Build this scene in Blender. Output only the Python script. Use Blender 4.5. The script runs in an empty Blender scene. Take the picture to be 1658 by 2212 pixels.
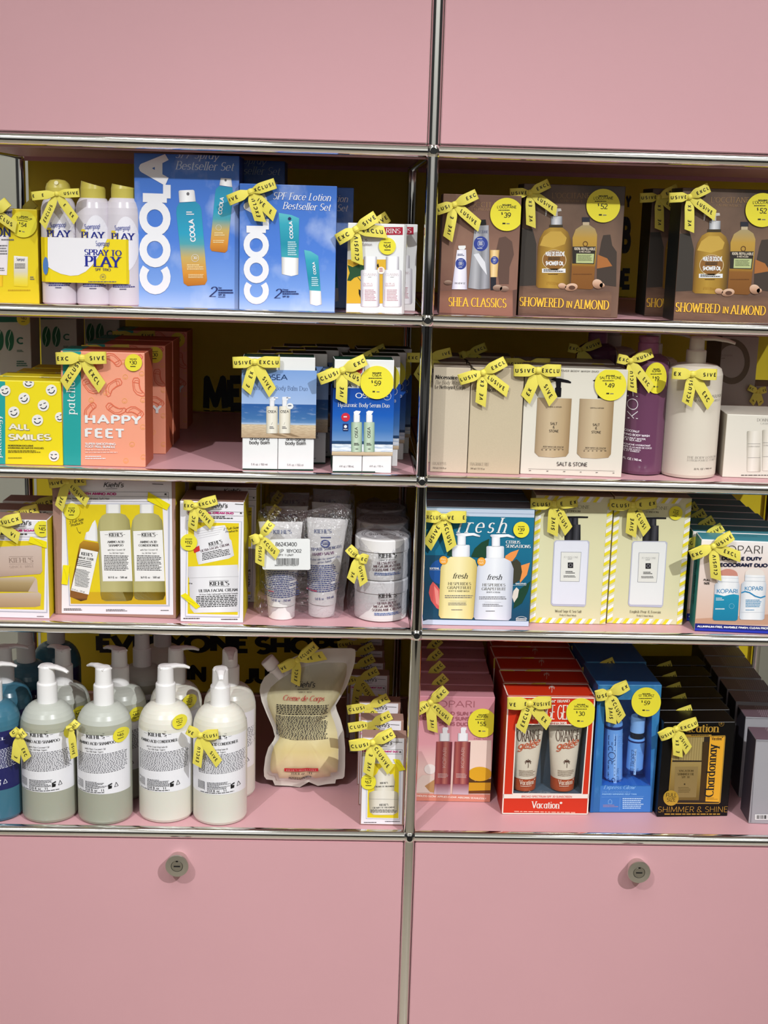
import bpy, bmesh, math, random
from mathutils import Vector, Matrix
random.seed(7)
S = bpy.context.scene
COL = S.collection
V3 = Vector
ZB = 0.62                      # height of the lowest open shelf above the shop floor
# ---------------------------------------------------------------- camera
CAM_LOC = V3((-.1237, -2.0845, 1.0052 + ZB))
CAM_PITCH, CAM_YAW, CAM_ROLL, FPX = .2154, .0317, .0288, 2932.3
_cy, _sy, _cp, _sp = math.cos(CAM_YAW), math.sin(CAM_YAW), math.cos(CAM_PITCH), math.sin(CAM_PITCH)
_f = V3((_sy*_cp, _cy*_cp, -_sp)); _r = V3((_cy, -_sy, 0)); _u = _r.cross(_f)
_c, _s = math.cos(CAM_ROLL), math.sin(CAM_ROLL)
CR = _c*_r + _s*_u; CU = -_s*_r + _c*_u; CF = _f
cam = bpy.data.cameras.new('camera'); cam_o = bpy.data.objects.new('camera', cam); COL.objects.link(cam_o)
cam.sensor_fit = 'VERTICAL'; cam.sensor_height = 36.0; cam.lens = FPX*36.0/2212
cam_o.matrix_world = Matrix(((CR.x, CU.x, -CF.x, CAM_LOC.x), (CR.y, CU.y, -CF.y, CAM_LOC.y), (CR.z, CU.z, -CF.z, CAM_LOC.z), (0, 0, 0, 1)))
cam.clip_start = .05
S.camera = cam_o
# ---------------------------------------------------------------- light and exposure
S.view_settings.view_transform = 'Standard'; S.view_settings.look = 'None'
S.view_settings.gamma = 1.0; S.view_settings.use_curve_mapping = False
S.view_settings.exposure = 0.12
w = bpy.data.worlds.new('shop_ambience'); S.world = w; w.use_nodes = True
w.node_tree.nodes['Background'].inputs[0].default_value = (1.0, 1.0, 1.0, 1)
w.node_tree.nodes['Background'].inputs[1].default_value = .035
def lamp(name, kind, loc, target, power, size, color=(.975, .99, 1.0), cone=None, blend=.3):
    L = bpy.data.lights.new(name, kind); L.energy = power; L.color = color
    if kind == 'SPOT':
        L.spot_size = math.radians(cone); L.spot_blend = blend; L.shadow_soft_size = size
    elif kind == 'AREA':
        L.shape = 'RECTANGLE'; L.size, L.size_y = size
    else:
        L.shadow_soft_size = size
    o = bpy.data.objects.new(name, L); COL.objects.link(o); o.location = loc
    d = V3(target) - V3(loc); o.rotation_euler = d.to_track_quat('-Z', 'Y').to_euler()
    return o
lamp('track_spot', 'SPOT', (2.05, -3.5, 3.5+ZB), (.2, 0, .12+ZB), 640, .03, cone=34, blend=1.0)
lamp('track_spot', 'SPOT', (-1.7, -3.4, 3.5+ZB), (-.42, 0, .4+ZB), 330, .03, cone=30, blend=1.0)
lamp('ceiling_panel', 'AREA', (1.17, -2.1, 4.3), (1.17, -2.1, 0), 24, (.55, 1.9)).rotation_euler = (0, 0, 0)
lamp('ceiling_panel', 'AREA', (-.72, -2.1, 4.3), (-.72, -2.1, 0), 24, (.5, 1.9)).rotation_euler = (0, 0, 0)
lamp('track_head', 'AREA', (-1.30, -3.2, 3.5+ZB), (-.3, 0, .6+ZB), 5, (.14, .08))
lamp('ceiling_wash', 'AREA', (0, -2.8, 3.6), (0, -2.8, 4.4), 24, (7.0, 2.5))  # added fill, no real lamp: lifts the ceiling that the chrome mirrors
lamp('wall_washer', 'AREA', (0, -4.9, 4.2), (0, -6.4, 2.6), 135, (9.0, .3))  # added fill so the opposite wall mirrors bright in the chrome
lamp('wall_washer', 'AREA', (-1.9, 1.5, 4.1), (-1.9, 2.4, 1.9), 26, (1.6, .3))  # added fill behind the unit, brightens the wall past its open left side
# ---------------------------------------------------------------- photo pixel -> place
CROPS = {'11': (0, 260, 3.4542), '12': (460, 300, 3.316), '13': (900, 300, 3.6043), '14': (1260, 330, 4.1658),
         '21': (0, 660, 3.6043), '22': (440, 680, 3.316), '23': (860, 680, 3.316), '24': (1260, 680, 4.1658),
         '31': (0, 1010, 3.9476), '32': (370, 1020, 3.0704), '33': (880, 1040, 3.7682), '34': (1260, 1040, 4.1658),
         '41': (0, 1350, 3.9476), '42': (380, 1350, 3.0704), '43': (870, 1350, 3.8558), '44': (1240, 1350, 3.9665),
         'px': (0, 0, 1.0)}
LZ = {'1': .85+ZB, '2': .60+ZB, '3': .35+ZB, '4': ZB}
PT = .005                      # shelf surface above the tube axis
def ray(cr, p):
    o = CROPS[cr]; px = o[0] + p[0]/o[2]; py = o[1] + p[1]/o[2]
    return CR*((px-829)/FPX) + CU*((1106-py)/FPX) + CF
def atz(cr, p, z):
    d = ray(cr, p); return CAM_LOC + d*((z-CAM_LOC.z)/d.z)
def aty(cr, p, y):
    d = ray(cr, p); return CAM_LOC + d*((y-CAM_LOC.y)/d.y)
def floor_of(cr): return LZ[cr[0]] + PT
# ---------------------------------------------------------------- materials
def lin(h):
    h = h.lstrip('#'); out = []
    for i in (0, 2, 4):
        c = int(h[i:i+2], 16)/255
        out.append(c/12.92 if c <= .04045 else ((c+.055)/1.055)**2.4)
    return (*out, 1)
_M = {}
def mat(hexc, rough=.45, metal=0.0, spec=.4, coat=0.0, bump=0.0, bscale=400, var=0.0, vscale=40, trans=0.0, sss=0.0):
    k = ('p', hexc, rough, metal, spec, coat, bump, bscale, var, vscale, trans, sss)
    if k in _M: return _M[k]
    m = bpy.data.materials.new('paint_'+hexc.lstrip('#')); m.use_nodes = True; nt = m.node_tree; b = nt.nodes['Principled BSDF']
    b.inputs['Base Color'].default_value = lin(hexc); b.inputs['Roughness'].default_value = rough
    b.inputs['Metallic'].default_value = metal; b.inputs['Specular IOR Level'].default_value = spec
    b.inputs['Coat Weight'].default_value = coat; b.inputs['Transmission Weight'].default_value = trans
    if sss: b.inputs['Subsurface Weight'].default_value = sss; b.inputs['Subsurface Scale'].default_value = .01
    if bump or var:
        tc = nt.nodes.new('ShaderNodeTexCoord'); n = nt.nodes.new('ShaderNodeTexNoise'); n.inputs['Scale'].default_value = bscale if bump else vscale
        nt.links.new(tc.outputs['Object'], n.inputs['Vector'])
        if bump:
            bp = nt.nodes.new('ShaderNodeBump'); bp.inputs['Strength'].default_value = bump; bp.inputs['Distance'].default_value = .001
            nt.links.new(n.outputs['Fac'], bp.inputs['Height']); nt.links.new(bp.outputs['Normal'], b.inputs['Normal'])
        if var:
            mx = nt.nodes.new('ShaderNodeMix'); mx.data_type = 'RGBA'; c = lin(hexc)
            mx.inputs[6].default_value = tuple(max(0, x*(1-var)) for x in c[:3])+(1,); mx.inputs[7].default_value = tuple(min(1, x*(1+var)) for x in c[:3])+(1,)
            nt.links.new(n.outputs['Fac'], mx.inputs[0]); nt.links.new(mx.outputs[2], b.inputs['Base Color'])
    _M[k] = m; return m
def grad(stops, axis='u', rough=.4, spec=.4, cloud=None, grain=0.0, metal=0):
    """printed picture tone: a ramp along the print's own u or v, with optional noise clouds"""
    k = ('g', tuple(stops), axis, rough, spec, cloud, grain, metal)
    if k in _M: return _M[k]
    m = bpy.data.materials.new('print_ramp'); m.use_nodes = True; nt = m.node_tree; b = nt.nodes['Principled BSDF']
    b.inputs['Roughness'].default_value = rough; b.inputs['Specular IOR Level'].default_value = spec; b.inputs['Metallic'].default_value = metal
    uv = nt.nodes.new('ShaderNodeUVMap'); sp = nt.nodes.new('ShaderNodeSeparateXYZ'); rp = nt.nodes.new('ShaderNodeValToRGB')
    nt.links.new(uv.outputs[0], sp.inputs[0]); nt.links.new(sp.outputs[0 if axis == 'u' else 1], rp.inputs[0])
    el = rp.color_ramp.elements
    while len(el) < len(stops): el.new(.5)
    for e, (p, h) in zip(el, stops): e.position = p
    for e, (p, h) in zip(el, stops): e.position = p; e.color = lin(h)
    out = rp.outputs[0]
    if cloud:
        n = nt.nodes.new('ShaderNodeTexNoise'); n.inputs['Scale'].default_value = cloud[1]; n.inputs['Detail'].default_value = 5
        nt.links.new(uv.outputs[0], n.inputs['Vector'])
        r2 = nt.nodes.new('ShaderNodeValToRGB'); r2.color_ramp.elements[0].position = cloud[2]; r2.color_ramp.elements[1].position = cloud[3]
        nt.links.new(n.outputs['Fac'], r2.inputs[0])
        mx = nt.nodes.new('ShaderNodeMix'); mx.data_type = 'RGBA'; mx.inputs[7].default_value = lin(cloud[0])
        ml = nt.nodes.new('ShaderNodeMath'); ml.operation = 'MULTIPLY'; ml.inputs[1].default_value = cloud[4]
        nt.links.new(r2.outputs[0], ml.inputs[0]); nt.links.new(ml.outputs[0], mx.inputs[0])
        nt.links.new(out, mx.inputs[6]); nt.links.new(mx.outputs[2], b.inputs['Base Color'])
    else:
        nt.links.new(out, b.inputs['Base Color'])
    _M[k] = m; return m
def film(tint='#ffffff', gloss=.12, rough=.08, bump=.6, scale=90):
    k = ('f', tint, gloss, rough, bump, scale)
    if k in _M: return _M[k]
    m = bpy.data.materials.new('clear_film'); m.use_nodes = True; nt = m.node_tree; nt.nodes.clear()
    o = nt.nodes.new('ShaderNodeOutputMaterial'); t = nt.nodes.new('ShaderNodeBsdfTransparent'); g = nt.nodes.new('ShaderNodeBsdfGlossy')
    t.inputs[0].default_value = lin(tint); g.inputs['Roughness'].default_value = rough
    mx = nt.nodes.new('ShaderNodeMixShader'); fr = nt.nodes.new('ShaderNodeLayerWeight'); fr.inputs[0].default_value = .25
    ad = nt.nodes.new('ShaderNodeMath'); ad.operation = 'MULTIPLY_ADD'; ad.inputs[1].default_value = .55; ad.inputs[2].default_value = gloss; ad.use_clamp = True
    nt.links.new(fr.outputs['Facing'], ad.inputs[0]); nt.links.new(ad.outputs[0], mx.inputs[0])
    nt.links.new(t.outputs[0], mx.inputs[1]); nt.links.new(g.outputs[0], mx.inputs[2]); nt.links.new(mx.outputs[0], o.inputs[0])
    if bump:
        tc = nt.nodes.new('ShaderNodeTexCoord'); n = nt.nodes.new('ShaderNodeTexNoise'); n.inputs['Scale'].default_value = scale; n.inputs['Detail'].default_value = 3
        n.inputs['Distortion'].default_value = 1.5
        bp = nt.nodes.new('ShaderNodeBump'); bp.inputs['Strength'].default_value = bump; bp.inputs['Distance'].default_value = .004
        nt.links.new(tc.outputs['Object'], n.inputs['Vector']); nt.links.new(n.outputs['Fac'], bp.inputs['Height'])
        nt.links.new(bp.outputs['Normal'], g.inputs['Normal']); nt.links.new(bp.outputs['Normal'], fr.inputs['Normal'])
    _M[k] = m; return m
PINK = mat('#d09fa5', rough=.42, spec=.35, var=.02, vscale=6)
CHROME = mat('#e6e5e2', rough=.06, metal=1.0)
STEEL = mat('#cfccc4', rough=.36, metal=1.0)
BLACK = mat('#0b0a0a', rough=.5)
RIB = mat('#e6d95c', rough=.5, spec=.35, bump=.25, bscale=1500)
STK = mat('#e8dc3a', rough=.4)
TAPE = mat('#f0e01c', rough=.3)
WHITE = mat('#e6e7e6', rough=.4)
WPL = mat('#f1f0ee', rough=.3, spec=.45)
INK = mat('#1b1a1c', rough=.5)
GREYI = mat('#6e6c70', rough=.5)
NAVY = mat('#1c2a63', rough=.5)
# ---------------------------------------------------------------- mesh builder
class MB:
    def __init__(s): s.v = []; s.f = []; s.mi = []; s.uv = []; s.m = []; s.sm = []
    def mid(s, m):
        if m not in s.m: s.m.append(m)
        return s.m.index(m)
    def add(s, vs, fs, m, uvs=None, smooth=False):
        b = len(s.v); s.v += [tuple(p) for p in vs]; i = s.mid(m)
        s.uv += uvs if uvs else [(.5, .5)]*len(vs)
        for f in fs: s.f.append([b+k for k in f]); s.mi.append(i); s.sm.append(smooth)
    def box(s, lo, hi, m):
        x0, y0, z0 = lo; x1, y1, z1 = hi
        v = [(x0,y0,z0),(x1,y0,z0),(x1,y1,z0),(x0,y1,z0),(x0,y0,z1),(x1,y0,z1),(x1,y1,z1),(x0,y1,z1)]
        s.add(v, [(3,2,1,0),(4,5,6,7),(0,1,5,4),(1,2,6,5),(2,3,7,6),(3,0,4,7)], m)
    def lathe(s, prof, base, m, n=40, axis=(0, 0, 1), sx=1.0, cap0=True, cap1=True, smooth=True):
        """prof: list of (r, h[, material]); base: world point of the axis foot"""
        ax = V3(axis).normalized(); a = ax.orthogonal().normalized() if abs(ax.z) < .99 else V3((1, 0, 0)); b = ax.cross(a)
        B = V3(base)
        rows = [[B + ax*p[1] + (a*math.cos(2*math.pi*k/n) + b*math.sin(2*math.pi*k/n)*sx)*p[0] for k in range(n)] for p in prof]
        for i in range(len(prof)-1):
            mm = prof[i+1][2] if len(prof[i+1]) > 2 else m
            s.add(rows[i]+rows[i+1], [(k, (k+1) % n, n+(k+1) % n, n+k) for k in range(n)], mm, smooth=smooth)
        if cap0 and prof[0][0] > 1e-5: s.add(rows[0], [list(range(n))[::-1]], prof[0][2] if len(prof[0]) > 2 else m)
        if cap1 and prof[-1][0] > 1e-5: s.add(rows[-1], [list(range(n))], prof[-1][2] if len(prof[-1]) > 2 else m)
    def sweep(s, pts, rad, m, n=12, side=(0, 1, 0), smooth=True):
        """elliptical tube through pts; rad = list of (half width along `side`, half height across)"""
        P = [V3(p) for p in pts]; rows = []
        for i, p in enumerate(P):
            d = (P[min(i+1, len(P)-1)] - P[max(i-1, 0)]).normalized(); sd = V3(side); sd = (sd - d*sd.dot(d)).normalized(); up = d.cross(sd)
            rows.append([p + sd*math.cos(2*math.pi*k/n)*rad[i][0] + up*math.sin(2*math.pi*k/n)*rad[i][1] for k in range(n)])
        for i in range(len(P)-1):
            s.add(rows[i]+rows[i+1], [(k, (k+1) % n, n+(k+1) % n, n+k) for k in range(n)], m, smooth=smooth)
        s.add(rows[0], [list(range(n))[::-1]], m); s.add(rows[-1], [list(range(n))], m)
    def build(s, name, root=None, parent=None, fixn=False):
        me = bpy.data.meshes.new(name); L = root.location if root else V3((0, 0, 0))
        me.from_pydata([(x-L.x, y-L.y, z-L.z) for x, y, z in s.v], [], s.f)
        for m in s.m: me.materials.append(m)
        me.polygons.foreach_set('material_index', s.mi); me.polygons.foreach_set('use_smooth', s.sm)
        ul = me.uv_layers.new(name='UVMap'); idx = [0]*len(me.loops); me.loops.foreach_get('vertex_index', idx)
        ul.data.foreach_set('uv', [c for i in idx for c in s.uv[i]])
        if fixn:
            bm = bmesh.new(); bm.from_mesh(me); bmesh.ops.remove_doubles(bm, verts=bm.verts, dist=1e-6); bmesh.ops.recalc_face_normals(bm, faces=bm.faces); bm.to_mesh(me); bm.free()
        me.update()
        o = bpy.data.objects.new(name, me); COL.objects.link(o)
        p = parent or root
        if p: o.parent = p
        return o
def tag(o, label=None, cat=None, group=None, kind=None):
    if label: o['label'] = label
    if cat: o['category'] = cat
    if group: o['group'] = group
    if kind: o['kind'] = kind
    return o
def thing(name, label, cat, loc, group=None):
    o = bpy.data.objects.new(name, None); COL.objects.link(o); o.location = loc; o.empty_display_size = .02
    return tag(o, label, cat, group)
def dup(o, d, label, skip=()):
    c = o.copy(); COL.objects.link(c); c.location = o.location + V3(d); c['label'] = label
    def rec(src, par):
        for ch in list(src.children):
            if any(ch.name.startswith(k) for k in skip): continue
            k = ch.copy(); COL.objects.link(k); k.parent = par; rec(ch, k)
    rec(o, c); return c
ORD = ['front', 'second', 'third', 'fourth', 'fifth', 'sixth', 'seventh', 'eighth']
# ---------------------------------------------------------------- lettering: stroked skeleton letters
_G = {
'A': (.84, '.05,0 .42,1 .79,0;.19,.34 .65,.34'), 'B': (.7, '.13,0 .13,1;.13,1 .36,1;@.36,.76,.23,.24,90,-90;.13,.52 .38,.52;@.38,.26,.26,.26,90,-90;.13,0 .38,0'),
'C': (.8, '@.46,.5,.39,.5,48,312'), 'D': (.84, '.13,0 .13,1;.13,1 .34,1;@.34,.5,.42,.5,90,-90;.13,0 .34,0'),
'E': (.62, '.13,0 .13,1;.13,1 .56,1;.13,.52 .5,.52;.13,0 .57,0'), 'F': (.58, '.13,0 .13,1;.13,1 .56,1;.13,.5 .48,.5'),
'G': (.84, '@.46,.5,.39,.5,48,330;.8,.46 .8,.12;.52,.46 .8,.46'), 'H': (.82, '.13,0 .13,1;.69,0 .69,1;.13,.52 .69,.52'),
'I': (.28, '.14,0 .14,1'), 'J': (.46, '.32,1 .32,.2;@.14,.2,.18,.2,0,-130'), 'K': (.72, '.13,0 .13,1;.62,1 .13,.42;.3,.6 .66,0'),
'L': (.56, '.13,0 .13,1;.13,0 .52,0'), 'M': (.98, '.1,0 .16,1 .49,.12 .82,1 .88,0'), 'N': (.84, '.13,0 .13,1 .71,0 .71,1'),
'O': (.92, '@.46,.5,.39,.5,0,360'), 'P': (.64, '.13,0 .13,1;.13,1 .36,1;@.36,.73,.24,.27,90,-90;.13,.46 .36,.46'),
'Q': (.92, '@.46,.5,.39,.5,0,360;.54,.24 .84,-.08'), 'R': (.68, '.13,0 .13,1;.13,1 .36,1;@.36,.74,.23,.26,90,-90;.13,.48 .36,.48;.36,.48 .63,0'),
'S': (.6, '@.3,.75,.22,.25,35,270;@.3,.25,.24,.25,90,-145'), 'T': (.62, '.31,0 .31,1;.02,1 .6,1'), 'U': (.8, '.12,1 .12,.29;@.4,.29,.28,.29,180,360;.68,.29 .68,1'),
'V': (.76, '.04,1 .38,0 .72,1'), 'W': (1.06, '.04,1 .29,0 .53,.9 .77,0 1.02,1'), 'X': (.7, '.07,0 .63,1;.07,1 .63,0'), 'Y': (.68, '.04,1 .34,.46 .64,1;.34,.46 .34,0'),
'Z': (.64, '.08,1 .58,1 .06,0 .6,0'), '&': (.78, '@.34,.77,.18,.23,-50,230;@.32,.27,.25,.27,115,345;.2,.6 .72,0'),
'0': (.66, '@.33,.5,.25,.5,0,360'), '1': (.4, '.08,.8 .25,1 .25,0'), '2': (.6, '@.3,.72,.22,.28,165,-25;.5,.6 .08,0 .56,0'), '3': (.58, '@.27,.75,.21,.25,150,-90;@.27,.26,.25,.26,90,-150'),
'4': (.64, '.46,0 .46,1 .05,.28 .62,.28'), '5': (.6, '.54,1 .17,1 .13,.52;@.28,.29,.26,.29,118,-150'), '6': (.62, '@.32,.3,.24,.3,0,360;.09,.36 .16,.72 .44,1'),
'7': (.58, '.06,1 .55,1 .2,0'), '8': (.62, '@.31,.76,.2,.24,0,360;@.31,.27,.24,.27,0,360'), '9': (.62, '@.3,.7,.24,.3,0,360;.53,.64 .46,.28 .18,0'),
'a': (.62, '@.28,.33,.22,.33,0,360;.5,.66 .5,0'), 'b': (.64, '.12,1 .12,0;@.34,.33,.22,.33,0,360'), 'c': (.54, '@.3,.33,.23,.33,50,310'), 'd': (.64, '@.28,.33,.22,.33,0,360;.5,1 .5,0'),
'e': (.58, '@.29,.33,.23,.33,0,318;.06,.35 .52,.35'), 'f': (.38, '.18,0 .18,.8;@.34,.8,.16,.2,180,55;.03,.66 .36,.66'), 'g': (.62, '@.28,.36,.22,.3,0,360;.5,.66 .5,-.06;@.28,-.06,.22,.22,0,-150'),
'h': (.62, '.12,0 .12,1;@.31,.42,.19,.24,180,0;.5,.42 .5,0'), 'i': (.24, '.12,0 .12,.66;.12,.86 .12,.96'), 'j': (.28, '.16,.66 .16,-.1;@.0,-.1,.16,.18,0,-100;.16,.86 .16,.96'), 'k': (.55, '.12,0 .12,1;.48,.66 .12,.26;.24,.4 .5,0'),
'l': (.24, '.12,0 .12,1'), 'm': (.9, '.11,0 .11,.66;@.28,.44,.17,.22,180,0;.45,.44 .45,0;@.62,.44,.17,.22,180,0;.79,.44 .79,0'), 'n': (.62, '.11,0 .11,.66;@.31,.43,.2,.23,180,0;.51,.43 .51,0'),
'o': (.62, '@.31,.33,.24,.33,0,360'), 'p': (.64, '.12,-.3 .12,.66;@.34,.33,.22,.33,0,360'), 'q': (.64, '.5,-.3 .5,.66;@.28,.33,.22,.33,0,360'), 'r': (.4, '.11,0 .11,.66;@.29,.45,.18,.21,180,50'),
's': (.46, '@.23,.49,.15,.17,35,270;@.23,.17,.17,.17,90,-145'), 't': (.38, '.17,.9 .17,.15;@.31,.15,.14,.15,180,290;.03,.66 .34,.66'), 'u': (.62, '.11,.66 .11,.22;@.31,.22,.2,.22,180,360;.51,.66 .51,0'),
'v': (.56, '.04,.66 .28,0 .52,.66'), 'w': (.8, '.04,.66 .22,0 .4,.6 .58,0 .76,.66'), 'x': (.54, '.06,0 .48,.66;.06,.66 .48,0'), 'y': (.56, '.04,.66 .28,0;.52,.66 .2,-.3'), 'z': (.5, '.06,.66 .44,.66 .05,0 .46,0'),
"'": (.2, '.1,1 .1,.76'), '.': (.22, '.11,0 .11,.06'), ',': (.22, '.12,.06 .06,-.14'), '-': (.4, '.06,.38 .34,.38'), '/': (.44, '.04,-.06 .4,1'), ':': (.22, '.11,0 .11,.06;.11,.5 .11,.56'), '|': (.24, '.12,-.1 .12,1.05'),
'$': (.6, '@.3,.72,.2,.22,35,270;@.3,.28,.22,.22,90,-145;.3,1.1 .3,-.1'), '%': (.8, '@.2,.78,.14,.2,0,360;@.6,.2,.14,.2,0,360;.62,1 .18,0'), '!': (.24, '.12,.3 .12,1;.12,0 .12,.06'),
'*': (.4, '@.2,.84,.13,.13,0,360;.16,.78 .16,.9;.16,.84 .23,.84'), '(': (.3, '@.34,.45,.24,.6,130,230'), ' ': (.34, '')}
_FONT = {'sans': (.062, .055, 0), 'bold': (.105, .095, 0), 'xbold': (.13, .12, 0), 'thin': (.032, .03, 0), 'hair': (.02, .02, 0), 'serif': (.062, .022, .13), 'bserif': (.095, .03, .17), 'tserif': (.03, .014, .09)}
_TC = {}
def _sup(nx, ny, wx, wy): return math.sqrt((wx*nx)**2 + (wy*ny)**2)
def stroke2d(pts, wx, wy, closed=False, smooth=False):
    vs, fs = [], []
    n = len(pts)
    if smooth:
        for i, p in enumerate(pts):
            q0 = pts[(i-1) % n] if closed else pts[max(i-1, 0)]; q1 = pts[(i+1) % n] if closed else pts[min(i+1, n-1)]
            dx, dy = q1[0]-q0[0], q1[1]-q0[1]; l = math.hypot(dx, dy) or 1e-9; nx, ny = -dy/l, dx/l; h = _sup(nx, ny, wx, wy)
            vs += [(p[0]-nx*h, p[1]-ny*h, 0), (p[0]+nx*h, p[1]+ny*h, 0)]
        for i in range(n if closed else n-1): j = (i+1) % n; fs.append((2*i, 2*j, 2*j+1, 2*i+1))
        return vs, fs
    for i in range(n-1 + (1 if closed else 0)):
        a, b = pts[i], pts[(i+1) % n]; dx, dy = b[0]-a[0], b[1]-a[1]; l = math.hypot(dx, dy)
        if l < 1e-9: continue
        nx, ny = -dy/l, dx/l; h = _sup(nx, ny, wx, wy); k = len(vs)
        e = .25*h if n > 4 else 0
        ax, ay, bx, by = a[0]-dx/l*e, a[1]-dy/l*e, b[0]+dx/l*e, b[1]+dy/l*e
        q = i % 7; vs += [(ax-nx*h, ay-ny*h, q), (bx-nx*h, by-ny*h, q), (bx+nx*h, by+ny*h, q), (ax+nx*h, ay+ny*h, q)]; fs.append((k, k+1, k+2, k+3))
    return vs, fs
def glyphs(s, font='sans', track=0.0, seg=1.0):
    key = (s, font, track)
    if key in _TC: return _TC[key]
    wx, wy, sf = _FONT[font]; V, F = [], []; x = 0.0; kk = 0
    s = s.replace('é', 'e\x01').replace('É', 'E\x02').replace('®', '*')
    for ch in s:
        if ch in '\x01\x02':
            h = .78 if ch == '\x01' else 1.08
            vs, fs = stroke2d([(x-.36, h), (x-.2, h+.16)], wx*.8, wy*1.3+.02); k = len(V); V += vs; F += [tuple(i+k for i in f) for f in fs]; continue
        adv, d = _G.get(ch, _G.get(ch.upper(), (.5, '')))
        for part in [p for p in d.split(';') if p]:
            arc = part[0] == '@'
            if arc:
                cx, cy, rx, ry, a0, a1 = map(float, part[1:].split(','))
                n = max(6, int(abs(a1-a0)/18)); full = abs(a1-a0) >= 359; pts = [(cx+rx*math.cos(math.radians(a0+(a1-a0)*i/n)), cy+ry*math.sin(math.radians(a0+(a1-a0)*i/n))) for i in range(n if full else n+1)]
            else:
                pts = [tuple(map(float, q.split(','))) for q in part.split()]
            Y = lambda y: wy + y*(1-2*wy) if y >= 0 else y + wy
            pts = [(px+x, Y(py)) for px, py in pts]
            vs, fs = stroke2d(pts, wx, wy, arc and full, arc); k = len(V); kk = (kk+1) % 4; V += [(a, b, c+kk*8) for a, b, c in vs]; F += [tuple(i+k for i in f) for f in fs]
            if not arc:
                for (jx, jy) in pts[1:-1]:
                    k = len(V); V += [(jx+wx*math.cos(t*math.pi/4), jy+wy*math.sin(t*math.pi/4), 33+kk) for t in range(8)]; F.append(tuple(range(k, k+8)))
                if sf:
                    for (ex, ey), (qx, qy) in ((pts[0], pts[1]), (pts[-1], pts[-2])):
                        ang = abs(math.atan2(qy-ey, qx-ex)); vert = abs(math.sin(ang)) > .7
                        base = min(abs(ey-Y(t)) for t in (0, .66, 1, -.3)) < .012
                        if vert and base and abs(qy-ey) > .2:
                            k = len(V); t = .02 if font != 'bserif' else .028; up = 1 if qy > ey else -1
                            V += [(ex-sf, ey-t, 37+kk), (ex+sf, ey-t, 37+kk), (ex+sf, ey+t, 37+kk), (ex-sf, ey+t, 37+kk)]; F.append((k, k+1, k+2, k+3))
                    if ch in 'ELTFZCGSz' and False: pass
        x += adv + track + (.04 if sf else 0)
    W = max([v[0] for v in V], default=1.0); x0 = min([v[0] for v in V], default=0.0)
    r = ([(vx-x0, vy, q) for vx, vy, q in V], F, max(W-x0, .05)); _TC[key] = r; return r
# ---------------------------------------------------------------- surfaces that carry print
class Face:
    def __init__(s, cr, O, U, V, w=.1, h=.1):
        s.cr = cr; s.O = V3(O); s.U = V3(U).normalized(); s.V = V3(V).normalized(); s.N = s.U.cross(s.V).normalized()*1; s.w = w; s.h = h
        if s.N.dot(CAM_LOC - s.O) < 0: s.N = -s.N
    def uv(s, x, y):
        d = ray(s.cr, (x, y)); t = (s.O-CAM_LOC).dot(s.N)/d.dot(s.N); P = CAM_LOC + d*t - s.O
        return P.dot(s.U), P.dot(s.V)
    def pt(s, u, v, off): return s.O + s.U*u + s.V*v + s.N*off
    def moved(s, d): f = Face(s.cr, s.O+V3(d), s.U, s.V, s.w, s.h); return f
class Round(Face):
    """front of an upright (elliptic) cylinder: radii(v) -> (rx, ry); axis foot A"""
    def __init__(s, cr, A, radii):
        s.A = V3(A); rx, ry = radii(.01); s.radii = radii
        Face.__init__(s, cr, s.A + V3((0, -ry, 0)), (1, 0, 0), (0, 0, 1)); s.front = ry
    def pt(s, u, v, off):
        rx, ry = s.radii(v); rx += off; ry += off; q = max(-.995, min(.995, u/rx))
        return V3((s.A.x + q*rx, s.A.y - ry*math.sqrt(1-q*q), s.A.z + v))
LAY = .00016
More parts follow.
